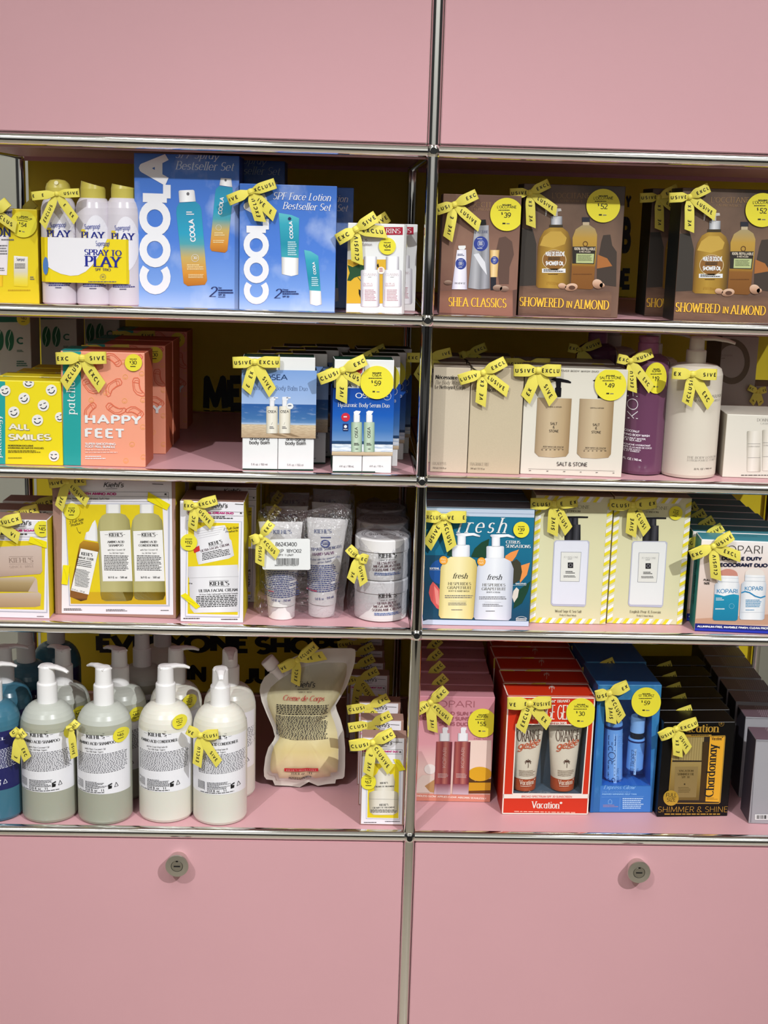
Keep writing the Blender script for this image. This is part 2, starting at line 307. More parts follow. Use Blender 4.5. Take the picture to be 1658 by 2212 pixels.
class Art:
    def __init__(s, surf, cr=None):
        s.F = surf; s.mb = MB(); s.b = .0002
        if cr: s.F.cr = cr
    def c(s, cr): s.F.cr = cr; return s
    def raw(s, uvs, fs, m, lv):
        if not uvs: return
        if hasattr(s.F, 'T'):
            w, h = s.F.w, s.F.h; uvs = [(min(max(q[0], .0004), w-.0004), min(max(q[1], .0004), h-.0004)) + tuple(q[2:]) for q in uvs]
        us = [p[0] for p in uvs]; vs = [p[1] for p in uvs]; a, b, c, d = min(us), max(us), min(vs), max(vs)
        t = [((p[0]-a)/max(b-a, 1e-6), (p[1]-c)/max(d-c, 1e-6)) for p in uvs]
        s.mb.add([s.F.pt(p[0], p[1], s.b+LAY*lv+(p[2]*3.5e-6 if len(p) > 2 else 0)) for p in uvs], fs, m, t)
    def quad(s, pts, m, lv=1, nx=1, ny=1):
        """pts: TL, TR, BR, BL in crop pixels"""
        p = [s.F.uv(*q) for q in pts]; uvs = []; fs = []
        for j in range(ny+1):
            for i in range(nx+1):
                a, b = i/nx, j/ny
                uvs.append(tuple((p[0][k]*(1-a)+p[1][k]*a)*(1-b) + (p[3][k]*(1-a)+p[2][k]*a)*b for k in (0, 1)))
        for j in range(ny):
            for i in range(nx): o = j*(nx+1)+i; fs.append((o+nx+1, o+nx+2, o+1, o))
        s.raw(uvs, fs, m, lv)
    def rect(s, x0, y0, x1, y1, m, lv=1, nx=1, ny=1): s.quad([(x0, y0), (x1, y0), (x1, y1), (x0, y1)], m, lv, nx, ny)
    def frac(s, u0, v0, u1, v1, m, lv=1):
        F = s.F; s.raw([(u0*F.w, v0*F.h), (u1*F.w, v0*F.h), (u1*F.w, v1*F.h), (u0*F.w, v1*F.h)], [(0, 1, 2, 3)], m, lv)
    def band(s, y0, y1, m, lv=1, a=-.94, b=.94, n=28):
        """strip round a cylinder between two heights given at its front line"""
        F = s.F; x = 0; o = CROPS[F.cr]
        v0 = F.uv(s.cx, y0)[1]; v1 = F.uv(s.cx, y1)[1]; r = F.radii((v0+v1)/2)[0]; uvs = []; fs = []
        for i in range(n+1):
            t = math.sin(math.asin(max(-1, a)) + (math.asin(b)-math.asin(a))*i/n); uvs += [(t*r, v1), (t*r, v0)]
        for i in range(n): fs.append((2*i, 2*i+2, 2*i+3, 2*i+1))
        s.raw(uvs, fs, m, lv)
    def poly(s, pts, m, lv=2): s.raw([s.F.uv(*p) for p in pts], [tuple(range(len(pts)))], m, lv)
    def rrect(s, x0, y0, x1, y1, r, m, lv=2):
        pts = []
        for cx, cy, a in ((x1-r, y1-r, 0), (x0+r, y1-r, 90), (x0+r, y0+r, 180), (x1-r, y0+r, 270)):
            pts += [(cx+r*math.cos(math.radians(a+t)), cy+r*math.sin(math.radians(a+t))) for t in (0, 22, 45, 68, 90)]
        s.poly(pts, m, lv)
    def ell(s, cx, cy, rx, ry=None, m=None, lv=2, ang=0, n=32, rings=1, hole=0.0):
        ry = rx if ry is None else ry; ca, sa = math.cos(math.radians(ang)), math.sin(math.radians(ang)); uvs = []; fs = []
        rs = [hole + (1-hole)*k/rings for k in range(rings+1)]
        for q in rs:
            for i in range(n):
                t = 2*math.pi*i/n; x, y = rx*q*math.cos(t), ry*q*math.sin(t); uvs.append(s.F.uv(cx+x*ca-y*sa, cy+x*sa+y*ca))
        if rings == 1 and hole == 0: s.raw(uvs[n:], [tuple(range(n))], m, lv); return
        for k in range(rings):
            for i in range(n): fs.append((k*n+i, k*n+(i+1) % n, (k+1)*n+(i+1) % n, (k+1)*n+i))
        s.raw(uvs, fs, m, lv)
    def line(s, pts, wd, m, lv=3, closed=False):
        o = CROPS[s.F.cr][2]; P = [s.F.uv(*p) for p in pts]; k = abs(s.F.uv(pts[0][0]+10, pts[0][1])[0]-P[0][0])/10 if True else 0
        vs, fs = stroke2d(P, wd/2*k, wd/2*k, closed); s.raw(vs, fs, m, lv)
    def text(s, t, p0, p1, h, m, font='sans', lv=6, ital=0.0, track=0.0, center=False):
        vs, fs, W = glyphs(t, font, track); F = s.F
        a = F.uv(*p0)
        if isinstance(p1, tuple):
            b = F.uv(*p1); L = math.hypot(b[0]-a[0], b[1]-a[1]); d = ((b[0]-a[0])/L, (b[1]-a[1])/L)
        k = math.hypot(F.uv(p0[0]+10, p0[1])[0]-a[0], F.uv(p0[0]+10, p0[1])[1]-a[1])/10; hm = h*k
        if not isinstance(p1, tuple): L = W*hm*(p1 or 1.0); d = (1, 0)
        if center: a = (a[0]-L/2*d[0], a[1]-L/2*d[1])
        sx = L/W
        s.raw([(a[0]+d[0]*(x*sx+ital*y*hm)-d[1]*y*hm, a[1]+d[1]*(x*sx+ital*y*hm)+d[0]*y*hm, q) for x, y, q in vs], fs, m, lv)
    def bars(s, x0, y0, x1, y1, rows, m, lv=5, fill=.55, slope=0.0, ragged=.15, wmin=.03, wmax=.11):
        """unreadably small print: rows of word-sized marks"""
        W = x1-x0; st = (y1-y0)/rows; uvs = []; fs = []
        for r in range(rows):
            x = x0; end = x1 - W*ragged*random.random()*(1 if r % 3 else 2.2)
            while x < end:
                wl = min(W*random.uniform(wmin, wmax), end-x); y = y0+st*r+slope*(x-x0)
                q = [(x, y), (x+wl, y+slope*wl), (x+wl, y+st*fill+slope*wl), (x, y+st*fill)]
                k = len(uvs); uvs += [s.F.uv(*p) for p in q]; fs.append((k+3, k+2, k+1, k)); x += wl + W*.016
        s.raw(uvs, fs, m, lv)
    def build(s, name, root, parent=None, label=None):
        o = s.mb.build(name, root, parent)
        if label: o['label'] = label
        return o
# ---------------------------------------------------------------- price stickers
def sticker(root, F, cx, cy, r, price, brand=None, ry=None, lv=14, rot=0, parent=None):
    A = Art(F); ry = ry or r; A.ell(cx, cy, r, ry, STK, lv, rings=5 if isinstance(F, Round) else 1, n=40)
    k = r
    def tx(t, dy, h, wd, f): A.text(t, (cx-wd*k/2, cy+dy*ry), (cx+wd*k/2, cy+dy*ry), h*ry, INK, f, lv+2)
    if brand:
        tx('EXCLUSIVE', -.54, .075, .54, 'xbold'); tx(brand, -.36, .17, .1*len(brand)+.15, 'sans')
        A.bars(cx-.5*k, cy-.28*ry, cx+.5*k, cy-.2*ry, 1, INK, lv+2, .6)
        A.text('$', (cx-.33*k, cy+.03*ry), (cx-.24*k, cy+.03*ry), .17*ry, INK, 'bold', lv+2); hh = .31
        A.text(price, (cx-.17*k, cy+.2*ry), (cx+.25*k, cy+.2*ry), hh*ry, INK, 'sans', lv+2)
        A.bars(cx-.26*k, cy+.5*ry, cx-.06*k, cy+.6*ry, 1, INK, lv+2, .9); A.bars(cx-.02*k, cy+.53*ry, cx+.22*k, cy+.6*ry, 1, GREYI, lv+2, .8)
    else:
        tx('EXCLUSIVE', -.36, .1, .8, 'xbold')
        A.text('$', (cx-.42*k, cy+.05*ry), (cx-.28*k, cy+.05*ry), .26*ry, INK, 'bold', lv+2)
        A.text(price, (cx-.24*k, cy+.22*ry), (cx+.4*k, cy+.22*ry), .46*ry, INK, 'sans', lv+2)
        A.bars(cx-.35*k, cy+.4*ry, cx+.4*k, cy+.52*ry, 1, INK, lv+2, .8)
    if rot:
        c = F.pt(*F.uv(cx, cy), 0); R = Matrix.Rotation(math.radians(rot), 3, F.N); A.mb.v = [tuple(c + R @ (V3(v)-c)) for v in A.mb.v]
    return A.build('price_sticker', root, parent, 'round yellow price sticker')
# ---------------------------------------------------------------- ribbon bows
def bow(root, F, K, LL, LR, T1, T2, wd, tx=('USIVE', 'EXCL', 'XCLUSI', 'LUSIV'), out=.009, parent=None, cr=None, flat=0, move=None):
    if not flat: F.bowargs = (K, LL, LR, T1, T2, wd, tx, cr or F.cr)
    """K knot, LL / LR loop ends, T1 / T2 tail ends, crop pixels on a plane `out` in front of F"""
    P = Face(cr or F.cr, F.O + F.N*out, F.U, F.V)
    k = abs(P.uv(K[0]+10, K[1])[0]-P.uv(*K)[0])/10; w = wd*k; N = P.N
    W = lambda p: P.pt(*P.uv(*p), 0)
    k3 = W(K)
    mb = MB(); mb.lathe([(w*.02, -w*.3), (w*.22, -w*.26), (w*.3, -w*.08), (w*.31, w*.1), (w*.22, w*.27), (w*.02, w*.3)], k3+N*w*.12, RIB, 14, axis=(W(LR)-W(LL)).cross(N))
    def squash(m):
        if flat: m.v = [tuple(V3(v) - N*((V3(v)-k3).dot(N)*(1-flat)) + V3(move or (0, 0, 0))) for v in m.v]
    squash(mb); kn = mb.build('ribbon_bow', root, parent); kn['label'] = 'yellow ribbon bow with black lettering'
    def sm(t): t = max(0, min(1, t)); return t*t*(3-2*t)
    def strip(name, T, loop, txt, toward, cut, ph):
        t3 = W(T); d = t3-k3; L = d.length; d.normalize(); p = N.cross(d).normalized(); n = 14
        bul = w*(.42 if loop else .16)
        def wf(t): return .4+.6*sm(t/.42) if loop else .5+.5*sm(t/.35)
        def fr(t): return (bul*math.sin(math.pi*min(1, t*.93))**.8 + w*.05) if loop else (w*.03 + bul*math.sin(math.pi*(t*.9+ph*.3)) - w*.15*t)
        def pos(t, a, off=0.0, back=False):
            tt = t if loop else t + cut*a*w/L*min(1, t)
            z = fr(t) if not back else -w*.1*math.sin(math.pi*t)
            curl = (w*.05*math.cos(a*2.2) if loop else w*.04*math.cos(a*3))
            return k3 + d*(L*tt) + p*(a*w*wf(t)) + N*(z+off+curl)
        mb = MB(); cols = [-.5, -.25, 0, .25, .5]
        seq = [(i/n, False) for i in range(n+1)]
        if loop: seq += [(1-i/n, True) for i in range(n+1)]
        vs = [pos(t, a, 0, b) for t, b in seq for a in cols]; fs = []
        for i in range(len(seq)-1):
            for j in range(4): o = i*5+j; fs.append((o, o+1, o+6, o+5))
        mb.add(vs, fs, RIB, smooth=True)
        if txt:
            g, gf, gw = glyphs(txt, 'bold', .42); hgt = .36*w; sx = hgt*.95
            tl = gw*sx; s0 = .98*L-tl-.1*w if loop else .93*L - tl - .25*w
            if s0 < .16*L: sx *= (L*.76)/tl if tl > L*.76 else 1; tl = gw*sx; s0 = max(.16*L, .95*L-tl-.1*w)
            o = []
            for x, y, q in g:
                al = s0 + x*sx; ac = (y-.5)*hgt
                if toward: al = s0 + tl - x*sx; ac = -ac
                o.append(pos(al/L, ac/(w*wf(al/L)), .0004*(6 if flat else 1)+q*3.5e-6*(4 if flat else 1)))
            mb.add(o, gf, INK)
        squash(mb); return mb.build(name, root, kn)
    strip('ribbon_loop', LL, True, tx[0], True, 0, 0); strip('ribbon_loop', LR, True, tx[1], False, 0, 0)
    strip('ribbon_tail', T1, False, tx[2], True, .45, 0); strip('ribbon_tail', T2, False, tx[3], False, -.45, .6)
    return kn
# ---------------------------------------------------------------- cartons
def carton(cr, bl, br, top, depth, front, side, topm=None, y=None, T=None, name=None, label=None, cat='box', group=None, lside=None, part='carton', win=None, wdepth=.03, inner=None, lean=0.0):
    z = floor_of(cr)
    if y is None: O, B = atz(cr, bl, z), atz(cr, br, z)
    else: O, B = aty(cr, bl, y), aty(cr, br, y); O.z = B.z = z
    U = (B-O); w = U.length; U.normalize(); D = V3((0, 0, 1)).cross(U); Vv = V3((0, 0, 1))
    N = -D; d = ray(cr, (bl[0], top)); t = (O-CAM_LOC).dot(N)/d.dot(N); h = (CAM_LOC+d*t).z - z; h = min(h, (.25 if cr[0] != '4' else .35) - PT - .0135)
    F = Face(cr, O, U, Vv, w, h)
    if T is None: T = thing(name, label, cat, O + U*w/2 + D*depth/2, group)
    topm = topm or side; lside = lside or side
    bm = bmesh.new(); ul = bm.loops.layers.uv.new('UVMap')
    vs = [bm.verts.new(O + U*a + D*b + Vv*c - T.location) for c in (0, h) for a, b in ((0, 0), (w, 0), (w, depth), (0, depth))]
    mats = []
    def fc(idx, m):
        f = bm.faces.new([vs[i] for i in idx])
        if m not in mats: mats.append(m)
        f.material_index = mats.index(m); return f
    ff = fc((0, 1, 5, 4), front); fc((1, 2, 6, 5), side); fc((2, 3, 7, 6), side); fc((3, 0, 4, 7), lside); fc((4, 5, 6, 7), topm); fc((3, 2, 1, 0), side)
    es = list(bm.edges)
    if win:
        q = [F.uv(*p) for p in win]; q = [q[3], q[2], q[1], q[0]]           # BL BR TR TL
        bm.faces.remove(ff)
        iv = [bm.verts.new(O + U*a + Vv*c - T.location) for a, c in q]; ib = [bm.verts.new(O + U*a + Vv*c + D*wdepth - T.location) for a, c in q]
        ov = [vs[0], vs[1], vs[5], vs[4]]
        for m in (front, inner or side):
            if m not in mats: mats.append(m)
        for i in range(4):
            j = (i+1) % 4
            f = bm.faces.new((ov[i], ov[j], iv[j], iv[i])); f.material_index = mats.index(front)
            f = bm.faces.new((iv[i], iv[j], ib[j], ib[i])); f.material_index = mats.index(inner or side)
        f = bm.faces.new(ib); f.material_index = mats.index(inner or side)
    bmesh.ops.bevel(bm, geom=es, offset=.0011, segments=2, affect='EDGES', profile=.5)
    for f in bm.faces:
        for l in f.loops:
            p = l.vert.co + T.location - O; l[ul].uv = (p.dot(U)/w, p.z/h)
    me = bpy.data.meshes.new(part); bm.to_mesh(me); bm.free()
    for m in mats: me.materials.append(m)
    o = bpy.data.objects.new(part, me); COL.objects.link(o); o.parent = T
    F.D = D; F.depth = depth; F.top = Face(cr, O + Vv*h, U, D, w, depth); F.T = T; F.body = o
    F.lface = Face(cr, O + D*depth, -D, Vv, depth, h)
    return T, F
def stack_px(T, F, ref, pts, labels, cr=None, skip=()):
    """copies whose top front corner stands at the given crop pixels (top surfaces share one height)"""
    z = F.O.z + F.h; a = atz(cr or F.cr, ref, z); ds = []; last = 0
    for p in pts:
        b = atz(cr or F.cr, p, z); last = max(b.y-a.y, last+F.depth+.0042); ds.append((b.x-a.x, last, 0))
    return row(T, F, ds, labels, skip) if hasattr(F, 'bowargs') else [dup(T, d, lb, skip) for d, lb in zip(ds, labels)]

def row(T, F, ds, labels, skip=()):
    """tight row behind T: each copy carries the same bow pressed flat against it"""
    a = F.bowargs; first = None; out = []
    for d, lb in zip(ds, labels):
        if first is None:
            c = dup(T, d, lb, tuple(skip)+('ribbon_bow',)); first = (c, d)
            bow(c, F, *a[:5], a[5], a[6], out=.0011, cr=a[7], flat=.10, move=d)
        else: c = dup(first[0], V3(d)-V3(first[1]), lb)
        out.append(c)
    return out
# ================================================================ the shop around the shelving
def struct(name, lo, hi, m):
    mb = MB(); mb.box(lo, hi, m); o = mb.build(name); o['kind'] = 'structure'; return o
struct('floor', (-5, -6.5, -.06), (5, 2.5, 0), mat('#c4bba9', rough=.3, var=.05, vscale=3))
struct('ceiling', (-5, -6.5, 4.45), (5, 2.5, 4.5), mat('#e6e2da', rough=.8))
struct('wall_back', (-5, 2.4, 0), (5, 2.5, 4.45), mat('#dfe0d6', rough=.7))
struct('wall_front', (-5, -6.5, 0), (5, -6.4, 4.45), mat('#d3d2ce', rough=.7))
struct('trim_1', (-5, -6.4, 0), (5, -5.9, 1.35), mat('#1c1a1a', rough=.6))  # unseen dark block, added to give the chrome a dark band to mirror
struct('trim_2', (-3.2, -4.4, 0), (3.2, -2.75, .86), mat('#171515', rough=.6))  # nearer unseen block, added to widen the dark line mirrored in the tubes
# ================================================================ shelving unit
W2, DEP, TR = .762, .65, .0095
unit = thing('shelving_unit', 'chrome tube shelving unit with pink metal shelves and doors', 'shelf', (0, DEP/2, 0))
LEV = [.27-.02, ZB, .35+ZB, .6+ZB, .85+ZB, 1.10+ZB, 1.45+ZB]
XS = [-W2, 0, W2]
def tube(name, a, b, r=TR):
    a, b = V3(a), V3(b); mb = MB(); mb.lathe([(r, 0), (r, (b-a).length)], a, CHROME, 28, axis=b-a); return mb.build(name, unit)
for x in XS:
    for y in (0, DEP):
        for za, zb in zip(LEV[:-1], LEV[1:]): tube('post', (x, y, za), (x, y, zb))
        tube('foot', (x, y, 0), (x, y, LEV[0]))
    for z in LEV: tube('depth_rail', (x, 0, z), (x, DEP, z))
for z in LEV:
    for y in (0, DEP):
        for a, b in ((-W2, 0), (0, W2)): tube('rail', (a, y, z), (b, y, z))
DARK = mat('#050505', rough=.6)
for x in XS:
    for z in LEV:
        for y in (0, DEP):
            mb = MB(); R = .0128; n = 14
            prof = [(R*math.sin(math.pi*i/n), -R*math.cos(math.pi*i/n)) for i in range(n+1)]
            prof[0] = (0.0004, -R); prof[-1] = (.0004, R)
            mb.lathe(prof, (x, y, z), CHROME, 28, axis=(0, 1, 0)); ball = mb.build('ball_joint', unit)
            if y == 0:
                mb = MB(); mb.lathe([(.0048, 0), (.0048, .0022)], (x, -R-.0003, z), DARK, 20, axis=(0, 1, 0)); mb.build('screw_hole', unit, ball)
for i, z in enumerate(LEV):
    for a, b in ((-W2, 0), (0, W2)):
        mb = MB(); g = TR+.0006
        mb.box((a+g, g, z-.004), (b-g, DEP-g, z+PT-.0004), PINK)
        mb.box((a+g, g-.001, z-.012), (b-g, g+.001, z+PT-.0008), PINK); mb.box((a+g, DEP-g-.001, z-.012), (b-g, DEP-g+.001, z+PT-.0008), PINK)
        mb.build('shelf_panel', unit)
def door(a, b, z0, z1, lock):
    bm = bmesh.new(); g = .0101
    bmesh.ops.create_cube(bm, size=1)
    for v in bm.verts:
        v.co = V3((a+g if v.co.x < 0 else b-g, -.0055 if v.co.y < 0 else .012, z0+g if v.co.z < 0 else z1-g)) - unit.location
    bmesh.ops.bevel(bm, geom=list(bm.edges), offset=.0012, segments=2, affect='EDGES')
    me = bpy.data.meshes.new('door_panel'); bm.to_mesh(me); bm.free(); me.materials.append(PINK)
    o = bpy.data.objects.new('door_panel', me); COL.objects.link(o); o.parent = unit
    if lock:
        cx = (a+b)/2; zc = z1-.0468; mb = MB()
        mb.lathe([(.0150, 0), (.0168, .010), (.0188, .019), (.0193, .0215), (.0186, .0232), (.0099, .0236), (.0095, .0222)], (cx, -.0052, zc), STEEL, 48, axis=(0, -1, 0), cap1=False)
        k = mb.build('lock_knob', unit, o); k['label'] = 'round brushed steel lock knob'
        mb = MB(); mb.lathe([(.0094, .0210), (.0094, .0228), (.0088, .0236)], (cx, -.0052, zc), mat('#b9b7b0', rough=.22, metal=1), 32, axis=(0, -1, 0))
        mb.box((cx-.0052, -.0052-.0239, zc-.0011), (cx+.0052, -.0052-.0230, zc+.0011), DARK)
        mb.add([(cx-.0022, -.0052-.0236, zc+.0076), (cx+.0022, -.0052-.0236, zc+.0076), (cx+.0015, -.0052-.0236, zc+.0101), (cx-.0015, -.0052-.0236, zc+.0101)], [(0, 1, 2, 3)], DARK)
        mb.build('key_cylinder', unit, k) if False else mb.build('key_cylinder', unit, o)
for a, b in ((-W2, 0), (0, W2)):
    door(a, b, LEV[5], LEV[6], False); door(a, b, LEV[0], LEV[1], True)
# yellow graphic panel closing the back
BY = DEP + .0125
mb = MB()
mb.box((-W2+.012, BY, .0+ZB), (W2, BY+.006, 1.12+ZB), mat('#d9c21f', rough=.5, var=.03))
A = Art(Face('42', (0, BY, ZB), (1, 0, 0), (0, 0, 1))); A.mb = mb
A.c('41').text('EVERYONE', (820, 235), (820+1290, 240), 170, BLACK, 'xbold'); A.c('42')
A.text('SHOPS', (522, 195), (1118, 198), 130, BLACK, 'xbold'); A.text('IN', (62, 375), (200, 378), 120, BLACK, 'xbold'); A.text('JU', (455, 388), (622, 390), 122, BLACK, 'xbold')
A.c('22'); A.text('ME', (-5, 690), (268, 690), 258, BLACK, 'xbold')
A.c('14'); A.text('Y', (375, 505), (425, 505), 125, BLACK, 'xbold'); A.text('B', (330, 905), (420, 905), 320, BLACK, 'xbold'); A.text('E', (322, 1232), (410, 1232), 190, BLACK, 'xbold')
tag(A.mb.build('back_panel', unit), 'yellow back panel with black lettering')
# ================================================================ top open shelf, left bay
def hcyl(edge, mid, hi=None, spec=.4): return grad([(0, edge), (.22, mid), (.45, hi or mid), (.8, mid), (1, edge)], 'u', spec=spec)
SKY1 = grad([(0, '#a9c3ee'), (.12, '#7fa6e6'), (.45, '#4f7fd6'), (1, '#3f70c4')], 'v', cloud=('#d9e4f6', 2.4, .52, .75, .55), rough=.35)
BLUESIDE = mat('#24438c', rough=.4)
YEL = mat('#e6cf20', rough=.4); YELD = mat('#c9a81c', rough=.45)
# yellow sun care carton at the left edge
T, F = carton('11', (-160, 1283), (292, 1296), 652, .085, YEL, mat('#c5aa14'), y=.06, name='sun_care_carton', label='yellow carton with printed tube and stick, leftmost on the top shelf', group='yellow sun care cartons')
A = Art(F)
A.poly([(-120, 700), (-20, 675), (60, 655), (95, 655), (88, 690), (45, 710), (-30, 760)], mat('#e4e1e8'), 2)
A.ell(55, 705, 38, 30, mat('#b4b1bf'), 3); A.text('Supergoop!', (22, 700), (92, 690), 22, NAVY, 'bold', 4)
A.text('CON', (-95, 868), (85, 868), 70, NAVY, 'bserif', 4); A.bars(10, 885, 115, 905, 1, GREYI, 4)
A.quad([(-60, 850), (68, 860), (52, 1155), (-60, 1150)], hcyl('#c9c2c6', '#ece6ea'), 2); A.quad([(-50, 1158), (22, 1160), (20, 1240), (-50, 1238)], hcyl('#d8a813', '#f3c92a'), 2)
A.bars(-50, 930, 60, 1010, 4, GREYI, 3); A.bars(-50, 1100, 50, 1130, 2, GREYI, 3)
A.quad([(104, 1010), (208, 1018), (208, 1242), (104, 1236)], grad([(0, '#e9d21d'), (.25, '#e8dc5c'), (.5, '#d8d4c2'), (1, '#f0edea')], 'v'), 2)
A.text('Supergoop!', (125, 1046), (185, 1048), 22, NAVY, 'sans', 4); A.bars(112, 1068, 200, 1110, 3, GREYI, 4); A.bars(60, 1262, 252, 1280, 1, YELD, 3); A.bars(225, 1165, 258, 1195, 2, GREYI, 4)
A.build('printed_front', T)
sticker(T, F, 178, 775, 100, '54', 'SUPERGOOP!', rot=-8)
b1 = bow(T, F, (-30, 690), (-130, 740), (62, 605), (-70, 850), (118, 800), 76, ('USIVE', '', 'XCLUSI', 'CLUS'))
dup(T, (.015, .112, 0), 'yellow carton with printed tube and stick, hidden behind the leftmost one on the top shelf')
# three spray cans in a paper band
TS = thing('spray_can_trio', 'three white spray cans with yellow caps held in one paper band', 'spray can set', (-.5, .08, LZ['1']+PT))
zf = LZ['1']+PT; CANB = mat('#dad4dc', rough=.22, spec=.5); CAPY = mat('#cdbf58', rough=.35, sss=.0)
OVER = mat('#c9c7ce', rough=.18, spec=.55)
for i, (cx, py) in enumerate(((452, 1325), (707, 1335), (932, 1343))):
    P = aty('11', (cx, py), .068); ax = V3((P.x, .068, zf)); r = .0272
    zt = lambda y: aty('11', (cx, y), .068).z - zf
    mb = MB(); h1 = zt(705); h2 = zt(575); h3 = zt((505, 512, 512)[i]); h4 = zt((437, 452, 474)[i])
    prof = [(r-.003, 0), (r, .003)] + [(r, h1*t) for t in (.3, .6, 1)] + [(r*math.cos(a)*.38+r*.62, h1+(h2-h1)*math.sin(a)) for a in (.4, .8, 1.2)] + [(r*.62, h2)]
    mb.lathe(prof, ax, CANB, 44); can = mb.build('spray_can', TS)
    mb = MB(); rc = r*.70
    if i == 0: mb.lathe([(rc, h2-.004), (rc, h3), (rc*.98, h3+.001), (rc*.9, h3+(h4-h3)*.45), (rc*.62, h3+(h4-h3)*.85), (rc*.1, h4)], ax, CAPY, 40)
    else:
        mb.lathe([(rc, h2-.004), (rc, h3)], ax, CAPY, 40); n = 40; top = []
        low = [ax + V3((rc*math.cos(2*math.pi*k/n), rc*math.sin(2*math.pi*k/n), h3)) for k in range(n)]
        mid = [ax + V3((rc*.92*math.cos(2*math.pi*k/n), rc*.92*math.sin(2*math.pi*k/n), h3+(h4-h3)*(.62-.38*math.cos(2*math.pi*k/n)))) for k in range(n)]
        mb.add(low+mid, [(k, (k+1) % n, n+(k+1) % n, n+k) for k in range(n)], CAPY, smooth=True)
        mb.add(mid+[ax+V3((-rc*.2, 0, h4*.5+h3*.5))], [(k, (k+1) % n, n) for k in range(n)], CAPY, smooth=True)
    cp = mb.build('cap', TS, can); cp['label'] = 'translucent yellow cap'
    if i == 0:
        mb = MB(); mb.lathe([(.0032, 0), (.0032, .002)], ax+V3((.001, -rc*.86, h3+(h4-h3)*.5)), mat('#e9e2b0'), 14, axis=(0, -1, .35)); mb.build('nozzle', TS, can)
    R = Round('11', ax, lambda v: (r, r)); A = Art(R); A.cx = cx; o = (0, 255, 478)[i]; yy = (0, 12, 22)[i]
    A.ell(cx+5, 900+yy, 92, 205, mat('#eceaf2', rough=.25), 1, rings=6)
    A.poly([(cx-105, 800+yy), (cx-80, 800+yy), (cx-45, 830+yy), (cx-58, 880+yy), (cx-105, 880+yy)], mat('#e8cf3a'), 2)
    A.text('Supergoop!', (cx-76, 800+yy), (cx+38, 797+yy), 38, mat('#4a55a0'), 'sans', 4)
    A.text('PLAY', (cx-106, 868+yy), (cx+72, 872+yy), 50, mat('#1f2a86'), 'bserif', 4)
    A.bars(cx-92, 1215+yy*.5, cx+82, 1240+yy*.5, 2, mat('#2b3580'), 4); A.bars(cx-40, 1245+yy*.5, cx+20, 1256+yy*.5, 1, NAVY, 4)
    A.build('printed_label', TS, can)
# paper band
f0 = aty('11', (318, 1200), .0385); f1 = aty('11', (942, 1220), .0385); zt = aty('11', (330, 872), .0385).z; zb = aty('11', (330, 1205), .0385).z; z2 = aty('11', (940, 895), .0385).z
mb = MB(); xr = f1.x+.0185
foot = [(f0.x-.004, .098), (f0.x-.004, .052), (f0.x+.004, .0405), (f0.x+.012, .0385), (f1.x, .0385), (xr, .060), (xr, .098)]
lo = [(x, y, zb) for x, y in foot]; hi = [(x, y, zt) for x, y in foot]; n = len(foot)
PW = mat('#edebef', rough=.4); PY = mat('#eed61c', rough=.4)
mb.add(lo+hi, [(k, k+1, n+k+1, n+k) for k in range(n-1)], PY)
mb.box((f0.x-.004, .0975, zb), (xr, .0983, zt), PY)
band = mb.build('paper_band', TS); FB = Face('11', (f0.x, .0385, zb), (1, 0, 0), (0, 0, 1)); A = Art(FB)
A.poly([(356, 871), (800, 882), (775, 945), (735, 1015), (690, 1080), (640, 1128), (585, 1155), (525, 1160), (455, 1145), (400, 1120), (356, 1092)], PW, 2)
A.ell(341, 1085, 20, 66, mat('#4a78b8'), 3)
A.text('Supergoop!', (715, 938), (818, 940), 40, mat('#3d4a9a'), 'sans', 4)
A.text('SPRAY TO', (630, 1003), (908, 1012), 42, mat('#1b2590'), 'bserif', 4); A.text('PLAY', (630, 1088), (908, 1098), 78, mat('#1b2590'), 'bserif', 4)
A.text('SPF TRIO', (710, 1122), (827, 1125), 20, NAVY, 'sans', 4); A.ell(768, 1167, 22, 22, GREYI, 4, hole=.9); A.text('50', (757, 1174), (780, 1174), 16, GREYI, 'sans', 4)
A.bars(660, 1200, 880, 1212, 1, GREYI, 4)
A.build('printed_front', TS, band)
bow(TS, FB, (425, 548), (238, 566), (594, 540), (316, 785), (566, 748), 64, ('E   E', 'USIVE', 'EXCLUS', 'E   EX'), out=.012)
# large blue carton
def coola_logo(A, x, y0, y1, h, m): A.text('COOLA', (x, y0), (x, y1), h, m, 'xbold', 4)
OFFW = mat('#ececf0', rough=.4)
TEALO = grad([(0, '#b86d20'), (.16, '#d99438'), (.34, '#c9ad63'), (.5, '#4fa3ae'), (.62, '#2b9fc0'), (1, '#2c8fb2')], 'v')
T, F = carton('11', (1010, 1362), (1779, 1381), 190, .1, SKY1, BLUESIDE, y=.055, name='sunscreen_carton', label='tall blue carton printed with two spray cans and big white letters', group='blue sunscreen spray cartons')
A = Art(F); coola_logo(A, 1273, 1302, 236, 232, OFFW)
A.text('SPF Spray', (1305, 280), (1632, 292), 62, mat('#cfdcee'), 'serif', 4, ital=.25); A.text('Bestseller Set', (1307, 366), (1740, 378), 62, mat('#cfdcee'), 'serif', 4, ital=.25)
def spray(A, cap, body, p0, p1, h, ell, bars):
    A.poly(cap, hcyl('#c5c4c8', '#ecebed', '#ffffff'), 3); A.poly(body, TEALO, 2); A.text('COOLA', p0, p1, h, OFFW, 'bold', 5)
spray(A, [(1340, 522), (1440, 518), (1450, 525), (1460, 605), (1338, 612), (1332, 530)], [(1336, 616), (1460, 606), (1490, 632), (1502, 665), (1545, 1195), (1528, 1226), (1400, 1236), (1370, 1215), (1315, 690), (1318, 650)], (1462, 905), (1446, 735), 42, None, None)
